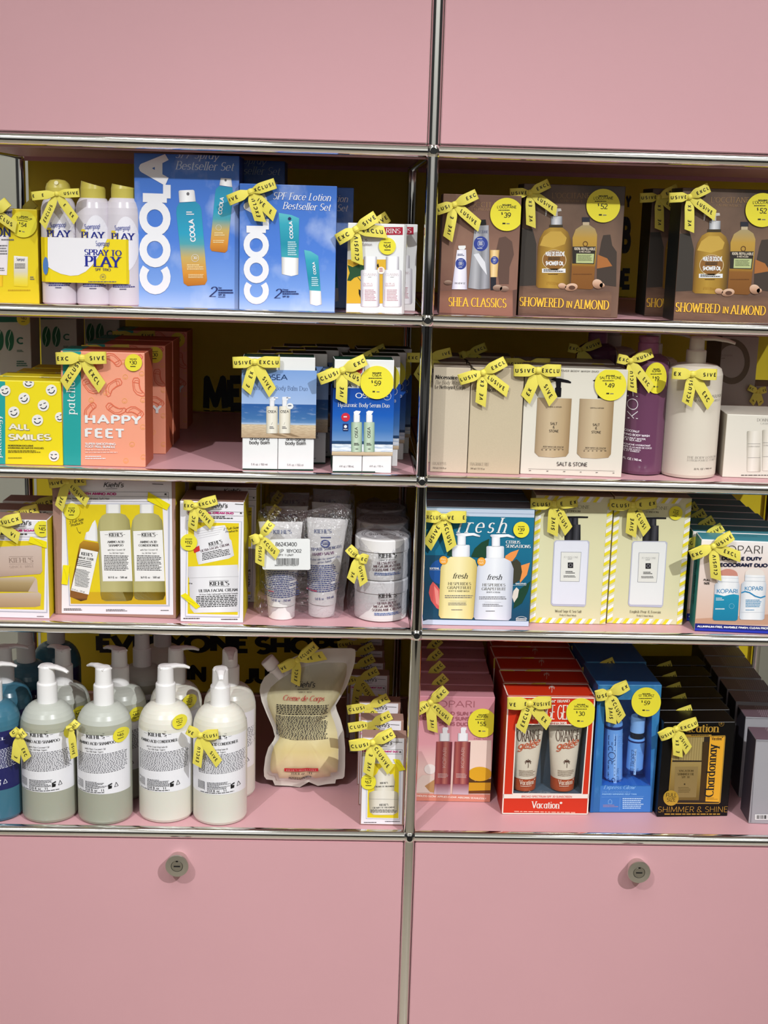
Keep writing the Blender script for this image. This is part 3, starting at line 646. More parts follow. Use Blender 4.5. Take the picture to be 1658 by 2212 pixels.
A.ell(1402, 548, 11, 12, GREYI, 5); A.ell(1455, 1027, 28, 28, OFFW, 5, hole=.92); A.text('30', (1440, 1036), (1470, 1036), 20, OFFW, 'sans', 5)
A.bars(1390, 680, 1452, 712, 2, OFFW, 5); A.bars(1395, 1075, 1520, 1120, 3, mat('#f0d9a0'), 5); A.bars(1405, 1148, 1520, 1180, 3, mat('#f0d9a0'), 5)
A.c('12'); A.poly([(55, 280), (130, 284), (138, 345), (46, 332)], hcyl('#c5c4c8', '#ecebed', '#ffffff'), 3)
A.poly([(44, 337), (138, 348), (142, 400), (103, 800), (85, 815), (-10, 803), (-22, 780), (14, 400), (20, 360)], TEALO, 2); A.text('COOLA', (64, 545), (80, 418), 30, OFFW, 'bold', 5); A.ell(40, 635, 20, 20, OFFW, 5, hole=.92); A.bars(10, 670, 95, 700, 2, mat('#f0d9a0'), 5); A.bars(0, 725, 80, 750, 2, mat('#f0d9a0'), 5)
A.ell(90, 296, 8, 9, GREYI, 5)
A.c('11'); A.text('2', (1558, 1315), (1612, 1315), 74, NAVY, 'serif', 5, ital=.25); A.text('Clear', (1628, 1255), (1655, 1255), 12, NAVY, 'bold', 5); A.bars(1628, 1262, 1740, 1298, 2, NAVY, 5); A.text('SPF 30', (1628, 1308), (1680, 1309), 13, NAVY, 'bold', 5); A.bars(1628, 1315, 1690, 1324, 1, NAVY, 5)
A.build('printed_front', T)
dup(T, (.062, .165, 0), 'tall blue carton standing in shade behind the big one with two spray cans')
# smaller blue carton
T, F = carton('12', (185, 1205), (870, 1235), 318, .07, SKY1, BLUESIDE, mat('#5f86d0'), y=.042, name='sunscreen_carton', label='medium blue carton printed with two teal tubes, ribbon bow on its corner', group='blue face lotion cartons')
TEALT = grad([(0, '#3fa7b4'), (.3, '#1f8ea6'), (.75, '#35a3b8'), (1, '#5fbcc6')], 'v')
A = Art(F); coola_logo(A, 400, 1186, 392, 180, OFFW)
A.text('SPF Face Lotion', (426, 432), (842, 446), 50, OFFW, 'serif', 4, ital=.25); A.text('Bestseller Set', (496, 502), (838, 516), 50, OFFW, 'serif', 4, ital=.25)
A.poly([(470, 530), (560, 545), (616, 568), (612, 852), (490, 846)], TEALT, 2); A.poly([(490, 846), (612, 853), (610, 972), (560, 983), (492, 968)], hcyl('#b9b6b2', '#f0efee', '#ffffff'), 2)
A.text('COOLA', (575, 715), (568, 588), 26, OFFW, 'bold', 5); A.bars(535, 735, 600, 840, 7, mat('#bfe4ea'), 5); A.ell(548, 572, 12, 12, NAVY, 5)
A.poly([(652, 795), (700, 805), (753, 838), (770, 1090), (690, 1085)], TEALT, 2); A.poly([(690, 1085), (772, 1090), (778, 1186), (740, 1195), (694, 1183)], hcyl('#b9b6b2', '#f0efee', '#ffffff'), 2)
A.text('COOLA', (740, 970), (728, 880), 20, OFFW, 'bold', 5); A.bars(705, 990, 755, 1060, 5, mat('#bfe4ea'), 5)
A.text('2', (436, 1140), (484, 1140), 66, NAVY, 'serif', 5, ital=.25); A.text('Classic', (497, 1084), (540, 1085), 10, NAVY, 'bold', 5); A.bars(497, 1090, 632, 1120, 2, NAVY, 5); A.text('SPF 50', (497, 1135), (545, 1136), 13, NAVY, 'bold', 5)
A.build('printed_front', T)
bow(T, F, (268, 378), (108, 442), (446, 318), (338, 592), (442, 552), 76, ('IVE', 'XCLUSI', 'EXCLU', 'IVE  E'))
dup(T, (.026, .1, 0), 'medium blue carton half hidden behind the one with two teal tubes', ('ribbon_bow',))
# small white carton with two lotion bottles
T, F = carton('12', (952, 1235), (1370, 1243), 600, .06, WHITE, mat('#d5d2d2'), mat('#c8a09a'), y=.045, name='lotion_carton', label='small white carton printed with two white lotion bottles and ivy', group='small white lotion cartons')
A = Art(F); MUST = mat('#dcae2e')
A.rect(1125, 632, 1358, 687, mat('#a81733'), 2); A.text('CLARINS', (1140, 674), (1342, 677), 34, WHITE, 'serif', 4)
A.text('UV Plus', (985, 733), (1105, 735), 27, mat('#8d8288'), 'sans', 4); A.text('Double Edition', (985, 764), (1138, 766), 20, mat('#a49aa0'), 'sans', 4)
A.rect(955, 864, 1237, 1178, MUST, 1); GL = mat('#1f4a2b')
A.poly([(962, 902), (1000, 918), (1040, 900), (1085, 905), (1078, 950), (1085, 975), (1040, 985), (1010, 995), (985, 1018), (960, 1015), (978, 960)], GL, 2); A.line([(1035, 990), (1065, 1025)], 5, GL, 2)
A.poly([(1172, 905), (1182, 890), (1188, 915), (1178, 925)], DARK, 2); A.poly([(1042, 1075), (1056, 1085), (1055, 1140), (1043, 1110)], DARK, 2)
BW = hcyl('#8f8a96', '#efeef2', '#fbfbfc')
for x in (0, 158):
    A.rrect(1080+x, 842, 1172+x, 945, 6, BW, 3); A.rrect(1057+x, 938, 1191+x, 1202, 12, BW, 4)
    A.text('CLARINS', (1076+x, 980), (1170+x, 982), 18, mat('#a87f86'), 'tserif', 6); A.bars(1110+x, 988, 1140+x, 993, 1, GREYI, 6)
    A.text('UV PLUS', (1074+x, 1046), (1142+x, 1048), 16, mat('#b45a66'), 'thin', 6); A.bars(1074+x, 1052, 1142+x, 1056, 1, mat('#b45a66'), 6, .6, ragged=0)
    A.bars(1085+x, 1080, 1168+x, 1165, 8, mat('#b8707c'), 6, .4); A.line([(1072+x, 1078), (1072+x, 1160)], 1.5, mat('#b8707c'), 6)
A.ell(1203, 942, 26, 26, mat('#ede7dc'), 6); A.bars(1190, 925, 1216, 955, 3, mat('#b45a66'), 7)
A.build('printed_front', T); sticker(T, F, 1247, 768, 61, '64')
bow(T, F, (1020, 648), (888, 725), (1168, 552), (1032, 890), (1235, 668), 84, ('EXC', 'SIVE', 'CLUSIV', 'EXCLU'))
dup(T, (.02, .075, 0), 'small white carton peeking out behind the one with two lotion bottles')
# ================================================================ top open shelf, right bay
GOLD = mat('#e3b23c', rough=.4)
T, F = carton('13', (172, 1352), (770, 1395), 425, .05, grad([(0, '#6f4c43'), (.15, '#7d594d'), (.45, '#8a6656'), (1, '#6d5144')], 'v', cloud=('#a47f6a', 1.6, .45, .7, .5)), mat('#3b2a28'), mat('#7a4a33'), y=.06, name='hand_care_carton', label='brown carton printed with three hand cream tubes, beside the chrome post', group=None)
A = Art(F); TAN = mat('#b58f5e'); TXG = mat('#efbd3e')
A.poly([(160, 1182), (745, 1178), (745, 1390), (157, 1352)], grad([(0, '#8b5f50'), (.6, '#996d5a'), (1, '#7d5646')], 'v'), 2); A.poly([(745, 1178), (778, 1172), (768, 1394), (745, 1390)], mat('#5f443b'), 2)
A.poly([(610, 900), (640, 770), (690, 760), (740, 800), (755, 900), (720, 1000), (715, 1130), (640, 1130)], mat('#5e463c'), 1)
A.text("L'OCCITANE", (365, 530), (700, 535), 38, TAN, 'tserif', 3); A.text('EN PROVENCE', (425, 557), (640, 560), 18, TAN, 'tserif', 3)
BLU = mat('#2f3f8e')
def badge(x, y, r): A.ell(x, y, r, r*1.05, BLU, 5); A.ell(x, y, r*.5, r*.52, mat('#8f9ccc'), 6, hole=.85); A.bars(x-r*.5, y-r*.75, x+r*.5, y-r*.6, 1, WHITE, 6); A.bars(x-r*.5, y+r*.6, x+r*.5, y+r*.75, 1, WHITE, 6); A.bars(x-r*.3, y-r*.3, x+r*.3, y+r*.3, 3, WHITE, 6)
A.poly([(322, 832), (378, 830), (380, 846), (368, 862), (330, 862), (322, 848)], WHITE, 4); A.poly([(312, 865), (383, 862), (390, 1172), (271, 1170)], hcyl('#a7a0b2', '#dcd9e6', '#efedf4'), 4); badge(342, 972, 42); A.bars(315, 895, 375, 915, 2, NAVY, 5); A.text('30 ML  NET WT 1 OZ.', (293, 1130), (375, 1132), 14, INK, 'sans', 5)
A.poly([(490, 630), (535, 628), (540, 668), (484, 672)], DARK, 4); A.poly([(450, 676), (558, 672), (568, 1165), (480, 1172), (398, 1160)], grad([(0, '#8e8f96'), (.3, '#c6c7cc'), (.55, '#8f9096'), (.75, '#b9bac2'), (1, '#74757c')], 'u', metal=.3, rough=.3), 4)
A.poly([(440, 900), (480, 890), (530, 960), (545, 1060), (500, 1000)], mat('#dadbe0'), 5); badge(497, 816, 55); A.text("L'OCCITANE", (455, 735), (552, 735), 22, NAVY, 'serif', 5)
A.poly([(567, 865), (643, 865), (638, 900), (625, 1076), (573, 1076)], hcyl('#a37c3e', '#dab676', '#ecd3a0'), 4); A.quad([(573, 1076), (616, 1076), (614, 1178), (573, 1176)], mat('#1e1f2a'), 4); badge(604, 945, 30)
for x, y, a, b in ((243, 1118, 32, 18), (627, 1160, 37, 25), (680, 1168, 35, 22)): A.ell(x, y, a, b, grad([(0, '#5c443a'), (.5, '#8d7060'), (1, '#c0a793')], 'v'), 6)
A.text('SHEA CLASSICS', (243, 1302), (696, 1314), 70, TXG, 'bserif', 6)
A.build('printed_front', T); sticker(T, F, 698, 588, 129, '39', "L'OCCITANE")
bow(T, F, (290, 510), (150, 556), (465, 428), (240, 780), (490, 680), 80, ('LUSI', 'EXC', 'IVE  E', 'LUSIVE'))
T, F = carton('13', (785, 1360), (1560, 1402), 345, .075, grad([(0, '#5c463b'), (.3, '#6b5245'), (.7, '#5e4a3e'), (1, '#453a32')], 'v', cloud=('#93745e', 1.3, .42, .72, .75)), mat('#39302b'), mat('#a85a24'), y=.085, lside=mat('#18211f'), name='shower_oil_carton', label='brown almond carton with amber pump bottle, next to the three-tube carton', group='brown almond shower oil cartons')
A = Art(F)
A.poly([(800, 700), (900, 700), (930, 820), (925, 1140), (795, 1145)], mat('#39332d'), 1); A.poly([(1435, 800), (1450, 750), (1505, 745), (1520, 830), (1555, 880), (1550, 1150), (1400, 1130), (1400, 1000)], mat('#41362e'), 1)
A.poly([(1405, 900), (1480, 930), (1520, 990), (1400, 1010)], mat('#a86a34'), 2)
A.poly([(787, 1148), (1000, 1150), (1515, 1190), (1508, 1394), (785, 1358)], grad([(0, '#634839'), (.7, '#775a48'), (1, '#523d32')], 'v', cloud=('#8d6d58', 3, .4, .7, .5)), 2)
A.text("L'OCCITANE", (1050, 462), (1345, 463), 40, TAN, 'tserif', 3); A.text('EN PROVENCE', (1096, 492), (1290, 496), 18, TAN, 'tserif', 3)
AMB = grad([(0, '#6b4a16'), (.12, '#96701f'), (.4, '#b48f35'), (.75, '#9f7a29'), (1, '#553b12')], 'u', spec=.5)
A.poly([(998, 550), (1020, 542), (1120, 542), (1125, 562), (1095, 566), (1095, 605), (1062, 605), (1060, 566), (1015, 562), (1005, 600), (1000, 600)], mat('#c9c4bd'), 4)
A.rect(1043, 603, 1130, 668, hcyl('#6e6f74', '#b6b8bd', '#dfe0e2'), 4); A.rect(1030, 668, 1135, 690, mat('#3a2f1c'), 4)
A.poly([(1035, 690), (1132, 690), (1175, 725), (1202, 790), (1208, 850), (1190, 1150), (1170, 1168), (945, 1160), (926, 1145), (940, 840), (955, 775), (990, 715)], AMB, 3)
A.poly([(955, 830), (985, 760), (1040, 720), (1120, 720), (1165, 770), (1150, 820), (1060, 850)], mat('#c4a045'), 4)
A.ell(1068, 943, 94, 80, mat('#8a5f2a'), 5); A.ell(1068, 943, 94, 80, mat('#d9c49a'), 6, hole=.95)
A.text('HUILE DE DOUCHE', (1000, 913), (1146, 915), 38, WHITE, 'xbold', 7); A.bars(1020, 922, 1118, 945, 2, INK, 7); A.text('SHOWER OIL', (1000, 985), (1140, 986), 34, WHITE, 'xbold', 7)
A.rect(973, 1010, 1156, 1042, WHITE, 5); A.bars(985, 1016, 1145, 1038, 2, INK, 7); A.bars(1020, 1050, 1110, 1060, 1, mat('#5f3d12'), 7); A.text("L'OCCITANE", (1010, 1130), (1110, 1135), 20, mat('#b98b33'), 'serif', 7)
A.rect(1285, 610, 1345, 648, mat('#23232f'), 4); A.rect(1290, 648, 1340, 672, mat('#c4b291'), 4)
A.poly([(1285, 672), (1345, 672), (1385, 700), (1402, 745), (1398, 850), (1372, 1160), (1355, 1172), (1210, 1165), (1196, 1150), (1212, 850), (1210, 770), (1235, 705)], grad([(0, '#7c4f20'), (.35, '#8a5a26'), (.4, '#a8802d'), (.8, '#bb9540'), (1, '#a8986f')], 'v'), 3)
A.poly([(1212, 838), (1392, 838), (1378, 975), (1208, 970)], mat('#2b251f'), 5); A.text('100% REFILLABLE', (1222, 866), (1388, 868), 22, mat('#cfc3ae'), 'bold', 7); A.text('& RECYCLED', (1262, 884), (1350, 886), 13, mat('#cfc3ae'), 'bold', 7)
A.poly([(1240, 893), (1378, 895), (1372, 968), (1238, 966)], mat('#b9c48a'), 6); A.bars(1250, 905, 1365, 955, 5, mat('#39442a'), 7, .4); A.ell(1310, 818, 20, 22, mat('#5d3b17'), 5, hole=.7); A.bars(1215, 1050, 1370, 1062, 1, mat('#6b411a'), 5)
for x, y, a, b, r in ((1130, 1145, 32, 22, 10), (1200, 1155, 50, 30, -10), (1405, 1130, 42, 36, 30), (1440, 1140, 20, 18, 0)): A.ell(x, y, a, b, grad([(0, '#7c5a45'), (.5, '#c69d80'), (1, '#e1c2a8')], 'v'), 8, ang=r)
A.ell(1205, 1158, 26, 16, mat('#5b3c2c'), 9)
A.text('SHOWERED', (795, 1300), (1140, 1314), 70, TXG, 'bserif', 9); A.text('IN', (1158, 1312), (1206, 1315), 50, TXG, 'bserif', 9); A.text('ALMOND', (1216, 1320), (1492, 1330), 70, TXG, 'bserif', 9)
A.build('printed_front', T); sticker(T, F, 1448, 520, 131, '52', "L'OCCITANE")
bow(T, F, (878, 418), (722, 425), (1028, 345), (888, 682), (1088, 562), 74, ('USIVE', 'EXCL', 'VE   EX', 'LUSIVE'))
ALM = T; r0 = atz('13', (785, 1360), floor_of('1')); r0 = F.O
q = aty('14', (805, 1515), .05); dup(ALM, (q.x-r0.x, .05-.085, 0), 'brown almond carton with amber pump bottle cut off by the right edge of the photo')
q = aty('14', (545, 1476), .15); dup(ALM, (q.x-r0.x, .15-.085, 0), 'brown almond carton mostly hidden behind its neighbour at the right edge')
# ================================================================ second shelf, left bay
TEAL = mat('#27a09c', rough=.4); LEAF = mat('#1f6b45')
T, F = carton('21', (-40, 640), (250, 640), 62, .07, mat('#c9c9bd'), mat('#b8b8ac'), mat('#1c5a48'), y=.30, name='patch_carton', label='white and green carton with leaf windows and $40 sticker, deep at the left', group='white and green patch cartons')
A = Art(F); A.rect(-145, 72, 250, 128, mat('#1f6a52'), 2)
for x in (75, -5): A.ell(x, 270, 34, 82, LEAF, 3); A.line([(x-10, 345), (x, 300), (x-8, 260), (x+6, 215), (x+12, 195)], 5, mat('#cfe0cf'), 4)
A.text('C', (130, 300), (183, 302), 55, mat('#1f6a52'), 'bold', 4); A.bars(132, 345, 185, 365, 2, mat('#1f6a52'), 4); A.bars(130, 430, 215, 480, 3, mat('#1f6a52'), 4)
A.build('printed_front', T); sticker(T, F, 188, 98, 56, '40')
for i in range(2): dup(T, (.062*(i+1), .09*(i+1), 0), ('second', 'third')[i]+' white and green patch carton from the left, in deep shade', ('price_sticker',))
T, F = carton('21', (-115, 1236), (490, 1245), 578, .05, mat('#ecd91f', rough=.4), mat('#d8c41a'), mat('#e5d01d'), y=.033, name='eye_patch_carton', label='yellow carton with winking smiley faces, front of its stack', group='yellow smiley cartons')
A = Art(F); A.quad([(-112, 575), (40, 592), (42, 1238), (-112, 1234)], TEAL, 1)
for x, y, r, sq, rot in ((40, 663, 42, 1, -10), (222, 605, 44, .82, 15), (400, 658, 43, 1, -20), (188, 722, 44, 1, -25), (338, 778, 44, 1, -15), (108, 830, 44, 1, -12), (292, 893, 44, 1, 0), (466, 868, 38, 1, -20), (420, 1172, 41, 1, 5)):
    A.ell(x+3, y+4, r, r*sq, mat('#cdb615'), 1); A.ell(x, y, r, r*sq, mat('#ebe8e2'), 2)
    c, s_ = math.cos(math.radians(rot)), math.sin(math.radians(rot)); tr = lambda a, b: (x+(a*c-b*s_)*r, y+(a*s_+b*c)*r*sq)
    A.line([tr(.55*math.cos(math.radians(t)), .05+.5*math.sin(math.radians(t))) for t in range(15, 166, 15)], 7, mat('#23283c'), 4)
    A.line([tr(-.6+.12*i, -.32+.16*math.sin(math.pi*i/3)) for i in range(4)], 6, mat('#23283c'), 4); A.line([tr(.12, -.34), tr(.55, -.36)], 6, mat('#23283c'), 4)
for t, y, x1 in (('ALL', 971, 232), ('SMILES', 1051, 406)): A.text(t, (64, y), (x1, y+2), 57, mat('#a89b58'), 'xbold', 5); A.text(t, (67, y-3), (x1-3, y-1), 51, mat('#efe9d4'), 'bold', 7)
A.text('NORDSTROM EXCLUSIVE', (64, 1094), (260, 1096), 12, INK, 'bold', 6); A.text('HYDRATING NO SLIP EYE PATCHES', (64, 1113), (342, 1115), 12, INK, 'bold', 6); A.bars(64, 1126, 320, 1148, 2, mat('#7d7420'), 6); A.bars(64, 1182, 190, 1192, 1, mat('#7d7420'), 6)
A.text('patchology', (12, 1185), (12, 850), 40, WHITE, 'serif', 6); A.build('printed_front', T)
for i in range(3): dup(T, (.012*(i+1), .06*(i+1), 0), f'yellow carton with smiley faces, {ORD[i+1]} from the front of its stack')
CORAL = mat('#efa083', rough=.42); CORS = mat('#c0603f', rough=.45)
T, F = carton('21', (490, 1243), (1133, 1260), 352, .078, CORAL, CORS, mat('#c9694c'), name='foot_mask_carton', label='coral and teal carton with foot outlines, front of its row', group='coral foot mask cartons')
A = Art(F); A.quad([(489, 352), (630, 354), (630, 1248), (491, 1243)], TEAL, 1); t = A
ft = Art(F.top); ft.frac(0, 0, .22, 1, TEAL, 1); ft.build('printed_top', T)
FO = mat('#de6f50'); foot0 = [(-40, -55), (-10, -62), (5, -50), (12, -10), (30, 30), (62, 48), (66, 66), (45, 74), (5, 66), (-25, 40), (-38, 0), (-46, -30)]
for x, y, rot, sc in ((885, 425, 150, 1), (700, 625, -20, 1), (890, 625, 75, 1.05), (1072, 625, 10, 1), (705, 810, 60, .9), (890, 800, -40, 1), (1060, 830, 140, .9), (1075, 425, 60, .7), (720, 425, 20, .7)):
    c, s_ = math.cos(math.radians(rot))*sc, math.sin(math.radians(rot))*sc
    pts = [(x+a*c-b*s_, y+a*s_+b*c) for a, b in foot0]; pts = [(min(max(a, 636), 1128), max(b, 364)) for a, b in pts]
    A.line(pts, 6, FO, 2, True); pts = [(x+a*c*.7-b*s_*.7, y+a*s_*.7+b*c*.7) for a, b in foot0]; pts = [(min(max(a, 636), 1128), max(b, 364)) for a, b in pts]; A.line(pts, 3.5, FO, 2, True)
    A.line([(min(max(x-42*c+22*s_, 636), 1128), y-42*s_-22*c), (min(max(x+12*c+22*s_, 636), 1128), y+12*s_-22*c)], 5, FO, 2)
for x, y in ((975, 555), (1103, 530), (825, 680), (710, 735), (970, 742), (1028, 1080), (980, 1208), (648, 512), (1112, 945), (1115, 1180), (1112, 735), (960, 440)):
    A.ell(x, y, 20, 20, mat('#eeb05c'), 2, hole=.86); A.line([(x-9, y+3), (x-4, y+9), (x+4, y+9), (x+9, y+3)], 3, mat('#eeb05c'), 2)
A.text('HAPPY', (662, 920), (1102, 930), 76, WHITE, 'bold', 6, track=.12); A.text('FEET', (662, 1028), (966, 1034), 76, WHITE, 'bold', 6, track=.12)
A.text('SUPER-SMOOTHING', (664, 1084), (902, 1087), 19, WHITE, 'bold', 6); A.text('FOOT PEEL BUNDLE', (664, 1107), (896, 1110), 19, WHITE, 'bold', 6); A.bars(664, 1118, 925, 1156, 2, mat('#f6c5b5'), 6, .5); A.bars(664, 1170, 830, 1202, 2, WHITE, 6, .5)
A.text('patchology', (585, 850), (585, 420), 68, mat('#e8efee'), 'serif', 6, track=.04); A.build('printed_front', T); sticker(T, F, 1040, 443, 67, '30')
bow(T, F, (640, 405), (438, 410), (830, 405), (494, 625), (792, 642), 92, ('EXC', 'SIVE', 'XCLUSI', 'EXCL'))
b0 = F.O + F.U*F.w
ds = []
for p in ((358, 981), (374.7, 962), (404.4, 927)):
    q = atz('px', p, F.O.z); ds.append((q.x-b0.x, max(q.y-b0.y, (len(ds)+1)*.083), 0))
row(T, F, ds, [f'coral and teal carton with foot outlines, {ORD[i+1]} in its row' for i in range(3)])
# pairs of white cartons held by a picture sleeve
DG = mat('#12392c', rough=.4)
def sleeve(T, cr, bl, br, y0, y1, Fb, side, depth):
    o = Fb.N*.0012; O = Fb.pt(*Fb.uv(*bl), .0014); B = Fb.pt(*Fb.uv(*br), .0014); U = (B-O).normalized(); w = (B-O).length; h = Fb.uv(bl[0], y0)[1]-Fb.uv(*bl)[1]
    D = V3((0, 0, 1)).cross(U); mb = MB(); O.z = B.z = max(O.z, B.z); c = [O, O+U*w, O+U*w+D*(depth+.0028), O+D*(depth+.0028)]
    mb.add(c + [p+V3((0, 0, h)) for p in c], [(0, 1, 5, 4), (1, 2, 6, 5), (2, 3, 7, 6), (3, 0, 4, 7)], side); s = mb.build('picture_sleeve', T)
    return s, Face(cr, O, U, (0, 0, 1), w, h)
T, F = carton('22', (275, 1110), (527, 1114), 300, .05, WHITE, DG, DG, name='body_balm_duo', label='pair of white balm cartons in a beach picture sleeve, front of its row', group='beach sleeve carton pairs')
_, F2 = carton('22', (530, 1114), (785, 1117), 302, .05, WHITE, DG, DG, T=T); F.w = (F2.O-F.O).dot(F.U)+F2.w
s, FS = sleeve(T, '22', (269, 880), (800, 887), 393, 880, F, mat('#7f97b8'), .05)
A = Art(FS); NV = mat('#1c3a66')
A.frac(0, 0, 1, .2, grad([(0, '#b89f80'), (1, '#d9c7a8')], 'v', cloud=('#a58a6c', 14, .4, .6, .5)), 1); A.frac(0, .195, 1, .5, grad([(0, '#c9d6e6'), (.12, '#5d85b4'), (.3, '#3f6ea4'), (1, '#27579a')], 'v', cloud=('#a9bdd8', 5, .55, .7, .5)), 1); A.frac(0, .5, 1, 1, grad([(0, '#9db6dd'), (1, '#7c9fd6')], 'v'), 1)
A.text('OSEA', (430, 468), (598, 468), 40, NV, 'sans', 4); A.text('Anti-Aging Body Balm Duo', (335, 536), (742, 546), 32, NV, 'tserif', 4)
CRB = hcyl('#b1aa97', '#ddd7c6', '#ebe7da')
for x in (0, 90):
    A.rrect(447+x, 655, 529+x, 850, 8, CRB, 4); A.rect(470+x, 613, 505+x, 656, hcyl('#b9bcc2', '#e6e7ea'), 4); A.rrect(470+x, 588, 512+x, 614, 5, mat('#e3e5ea'), 5); A.rect(500+x, 590, 530+x, 600, mat('#e3e5ea'), 5)
    A.text('OSEA', (458+x, 703), (518+x, 703), 20, INK, 'sans', 6); A.bars(470+x, 800, 505+x, 820, 2, GREYI, 6); A.text('/', (483+x, 788), (491+x, 788), 18, INK, 'thin', 6); A.poly([(470+x, 850), (530+x, 850), (600+x, 876), (545+x, 872)], mat('#8b7458'), 2)
A.ell(616, 655, 24, 22, WHITE, 6); A.bars(602, 648, 632, 662, 1, NV, 7)
A.build('printed_front', T, s)
A = Art(F)
for x, y in ((0, 0), (258, 4)):
    A.text('anti-aging', (331+x, 896+y), (468+x, 897+y), 26, INK, 'sans', 4); A.text('body balm', (327+x, 926+y), (472+x, 927+y), 27, INK, 'sans', 4); A.text('5 fl. oz. / 150 ml', (339+x, 1077+y), (455+x, 1078+y), 15, GREYI, 'sans', 4)
A.quad([(275, 1100), (527, 1104), (527, 1113), (275, 1109)], DG, 2); A.quad([(531, 1104), (784, 1106), (784, 1116), (531, 1113)], DG, 2); A.build('printed_front', T)
bow(T, F, (365, 335), (207, 341), (546, 338), (304, 548), (492, 560), 78, ('USIVE', 'EXCLU', 'E  EX', 'SIVE'))
row(T, F, [(.018*(i+1), .062*(i+1), 0) for i in range(3)], [f'pair of white balm cartons in a beach sleeve, {ORD[i+1]} from the front of its row' for i in range(3)])
T, F = carton('22', (920, 1130), (1130, 1132), 318, .05, WHITE, DG, DG, name='body_serum_duo', label='pair of white serum cartons in a deep blue sleeve, front of its row', group='blue sleeve carton pairs')
_, F2 = carton('22', (1133, 1132), (1340, 1135), 320, .05, WHITE, DG, DG, T=T); F.w = (F2.O-F.O).dot(F.U)+F2.w
s, FS = sleeve(T, '22', (915, 1004), (1350, 1009), 522, 1004, F, mat('#0b2f78'), .05)
A = Art(FS); A.frac(0, 0, 1, .06, grad([(0, '#b89f80'), (1, '#d9c7a8')], 'v'), 1); A.frac(0, .055, 1, .17, grad([(0, '#9fb4cf'), (.4, '#dfe6ee'), (.6, '#8ea9c8'), (1, '#dfe6ee')], 'v', cloud=('#f4f6f8', 7, .4, .6, .8)), 1); A.frac(0, .165, 1, .215, mat('#1b3e66'), 1)
A.frac(0, .21, 1, 1, grad([(0, '#6f93c2'), (.2, '#3f73b4'), (.5, '#1257b0'), (1, '#0a3f98')], 'v'), 1)
A.text('OSEA', (1085, 596), (1250, 596), 38, WHITE, 'sans', 4); A.text('Hyaluronic Body Serum Duo', (960, 658), (1330, 664), 30, WHITE, 'serif', 4)
GRB = hcyl('#6f8a76', '#a9bfa6', '#c4d4be')
for x in (0, 90):
    A.rrect(1055+x, 768, 1132+x, 982, 6, GRB, 4); A.rect(1072+x, 715, 1117+x, 770, hcyl('#b4b9c0', '#e8eaec'), 4); A.poly([(1075+x, 715), (1073+x, 695), (1090+x, 685), (1124+x, 690), (1118+x, 702), (1108+x, 715)], mat('#eceef0'), 4)
    A.text('OSEA', (1103+x, 880), (1102+x, 803), 22, INK, 'sans', 6); A.bars(1075+x, 918, 1115+x, 938, 2, INK, 6); A.bars(1085+x, 958, 1110+x, 966, 1, INK, 6)
A.ell(1015, 733, 31, 31, mat('#c8283a'), 5); A.bars(1000, 725, 1032, 742, 1, WHITE, 6); A.rrect(995, 780, 1034, 832, 4, mat('#16285c'), 5); A.ell(1014, 800, 11, 11, WHITE, 6); A.bars(1000, 818, 1030, 826, 1, WHITE, 6)
A.ell(1312, 582, 29, 29, WHITE, 5, hole=.92); A.bars(1295, 582, 1330, 592, 1, WHITE, 6); A.build('printed_front', T, s)
A = Art(F); RD = mat('#c9283c')
for x in (1105, 1317): A.ell(x, 397, 30, 30, RD, 3); A.ell(x, 397, 22, 22, mat('#e27f88'), 4, hole=.93)
for x in (970, 1186): A.text('4 fl. oz. / 118 mL', (x, 1091), (x+104, 1092), 15, GREYI, 'sans', 4)
A.text('OSEA', (950, 520), (1060, 520), 30, INK, 'sans', 3); A.quad([(921, 1118), (1130, 1120), (1130, 1131), (921, 1129)], DG, 2); A.quad([(1134, 1120), (1339, 1123), (1339, 1134), (1134, 1131)], DG, 2); A.build('printed_front', T)
sticker(T, F, 1237, 482, 119, '59', 'OSEA', lv=30)
bow(T, F, (990, 395), (822, 462), (1157, 318), (985, 620), (1122, 470), 82, ('CLUSI', 'EXC', 'IVE', 'CLUS'))
row(T, F, [(.012*(i+1), .062*(i+1), 0) for i in range(3)], [f'pair of white serum cartons in a blue sleeve, {ORD[i+1]} from the front of its row' for i in range(3)])
# ================================================================ second shelf, right bay
KR = mat('#c5b8a2', rough=.6, var=.06, vscale=500); KR2 = mat('#bfb195', rough=.6, var=.06, vscale=500); KRS = mat('#a79a86', rough=.6)
T, F = carton('23', (225, 1125), (488, 1134), 372, .06, KR, KRS, mat('#a89c8c'), name='body_wash_duo', label='pair of plain beige cartons tied by one bow, beside the chrome post', group='beige carton pairs')
_, F2 = carton('23', (493, 1134), (865, 1145), 372, .06, KR2, KRS, mat('#a89c8c'), T=T); F.w = (F2.O-F.O).dot(F.U)+F2.w
A = Art(F)
A.text('Nécessaire', (265, 458), (422, 462), 28, INK, 'bserif', 4); A.text('The Body Wash', (262, 496), (441, 499), 28, INK, 'tserif', 4, ital=.2); A.text('Le Nettoyant Corps', (262, 528), (479, 532), 26, INK, 'serif', 4); A.text('EUCALYPTUS', (246, 1073), (341, 1076), 20, INK, 'tserif', 4); A.text('250 ml / 8.4 fl oz', (246, 1101), (342, 1104), 13, INK, 'serif', 4); A.build('printed_front', T)
A = Art(F2); A.text('Nécessaire', (548, 464), (722, 468), 30, INK, 'bserif', 4); A.text('The Body Lotion', (545, 500), (745, 504), 30, INK, 'tserif', 4, ital=.2); A.text("L'Emulsion Corps", (545, 548), (789, 552), 32, INK, 'serif', 4)
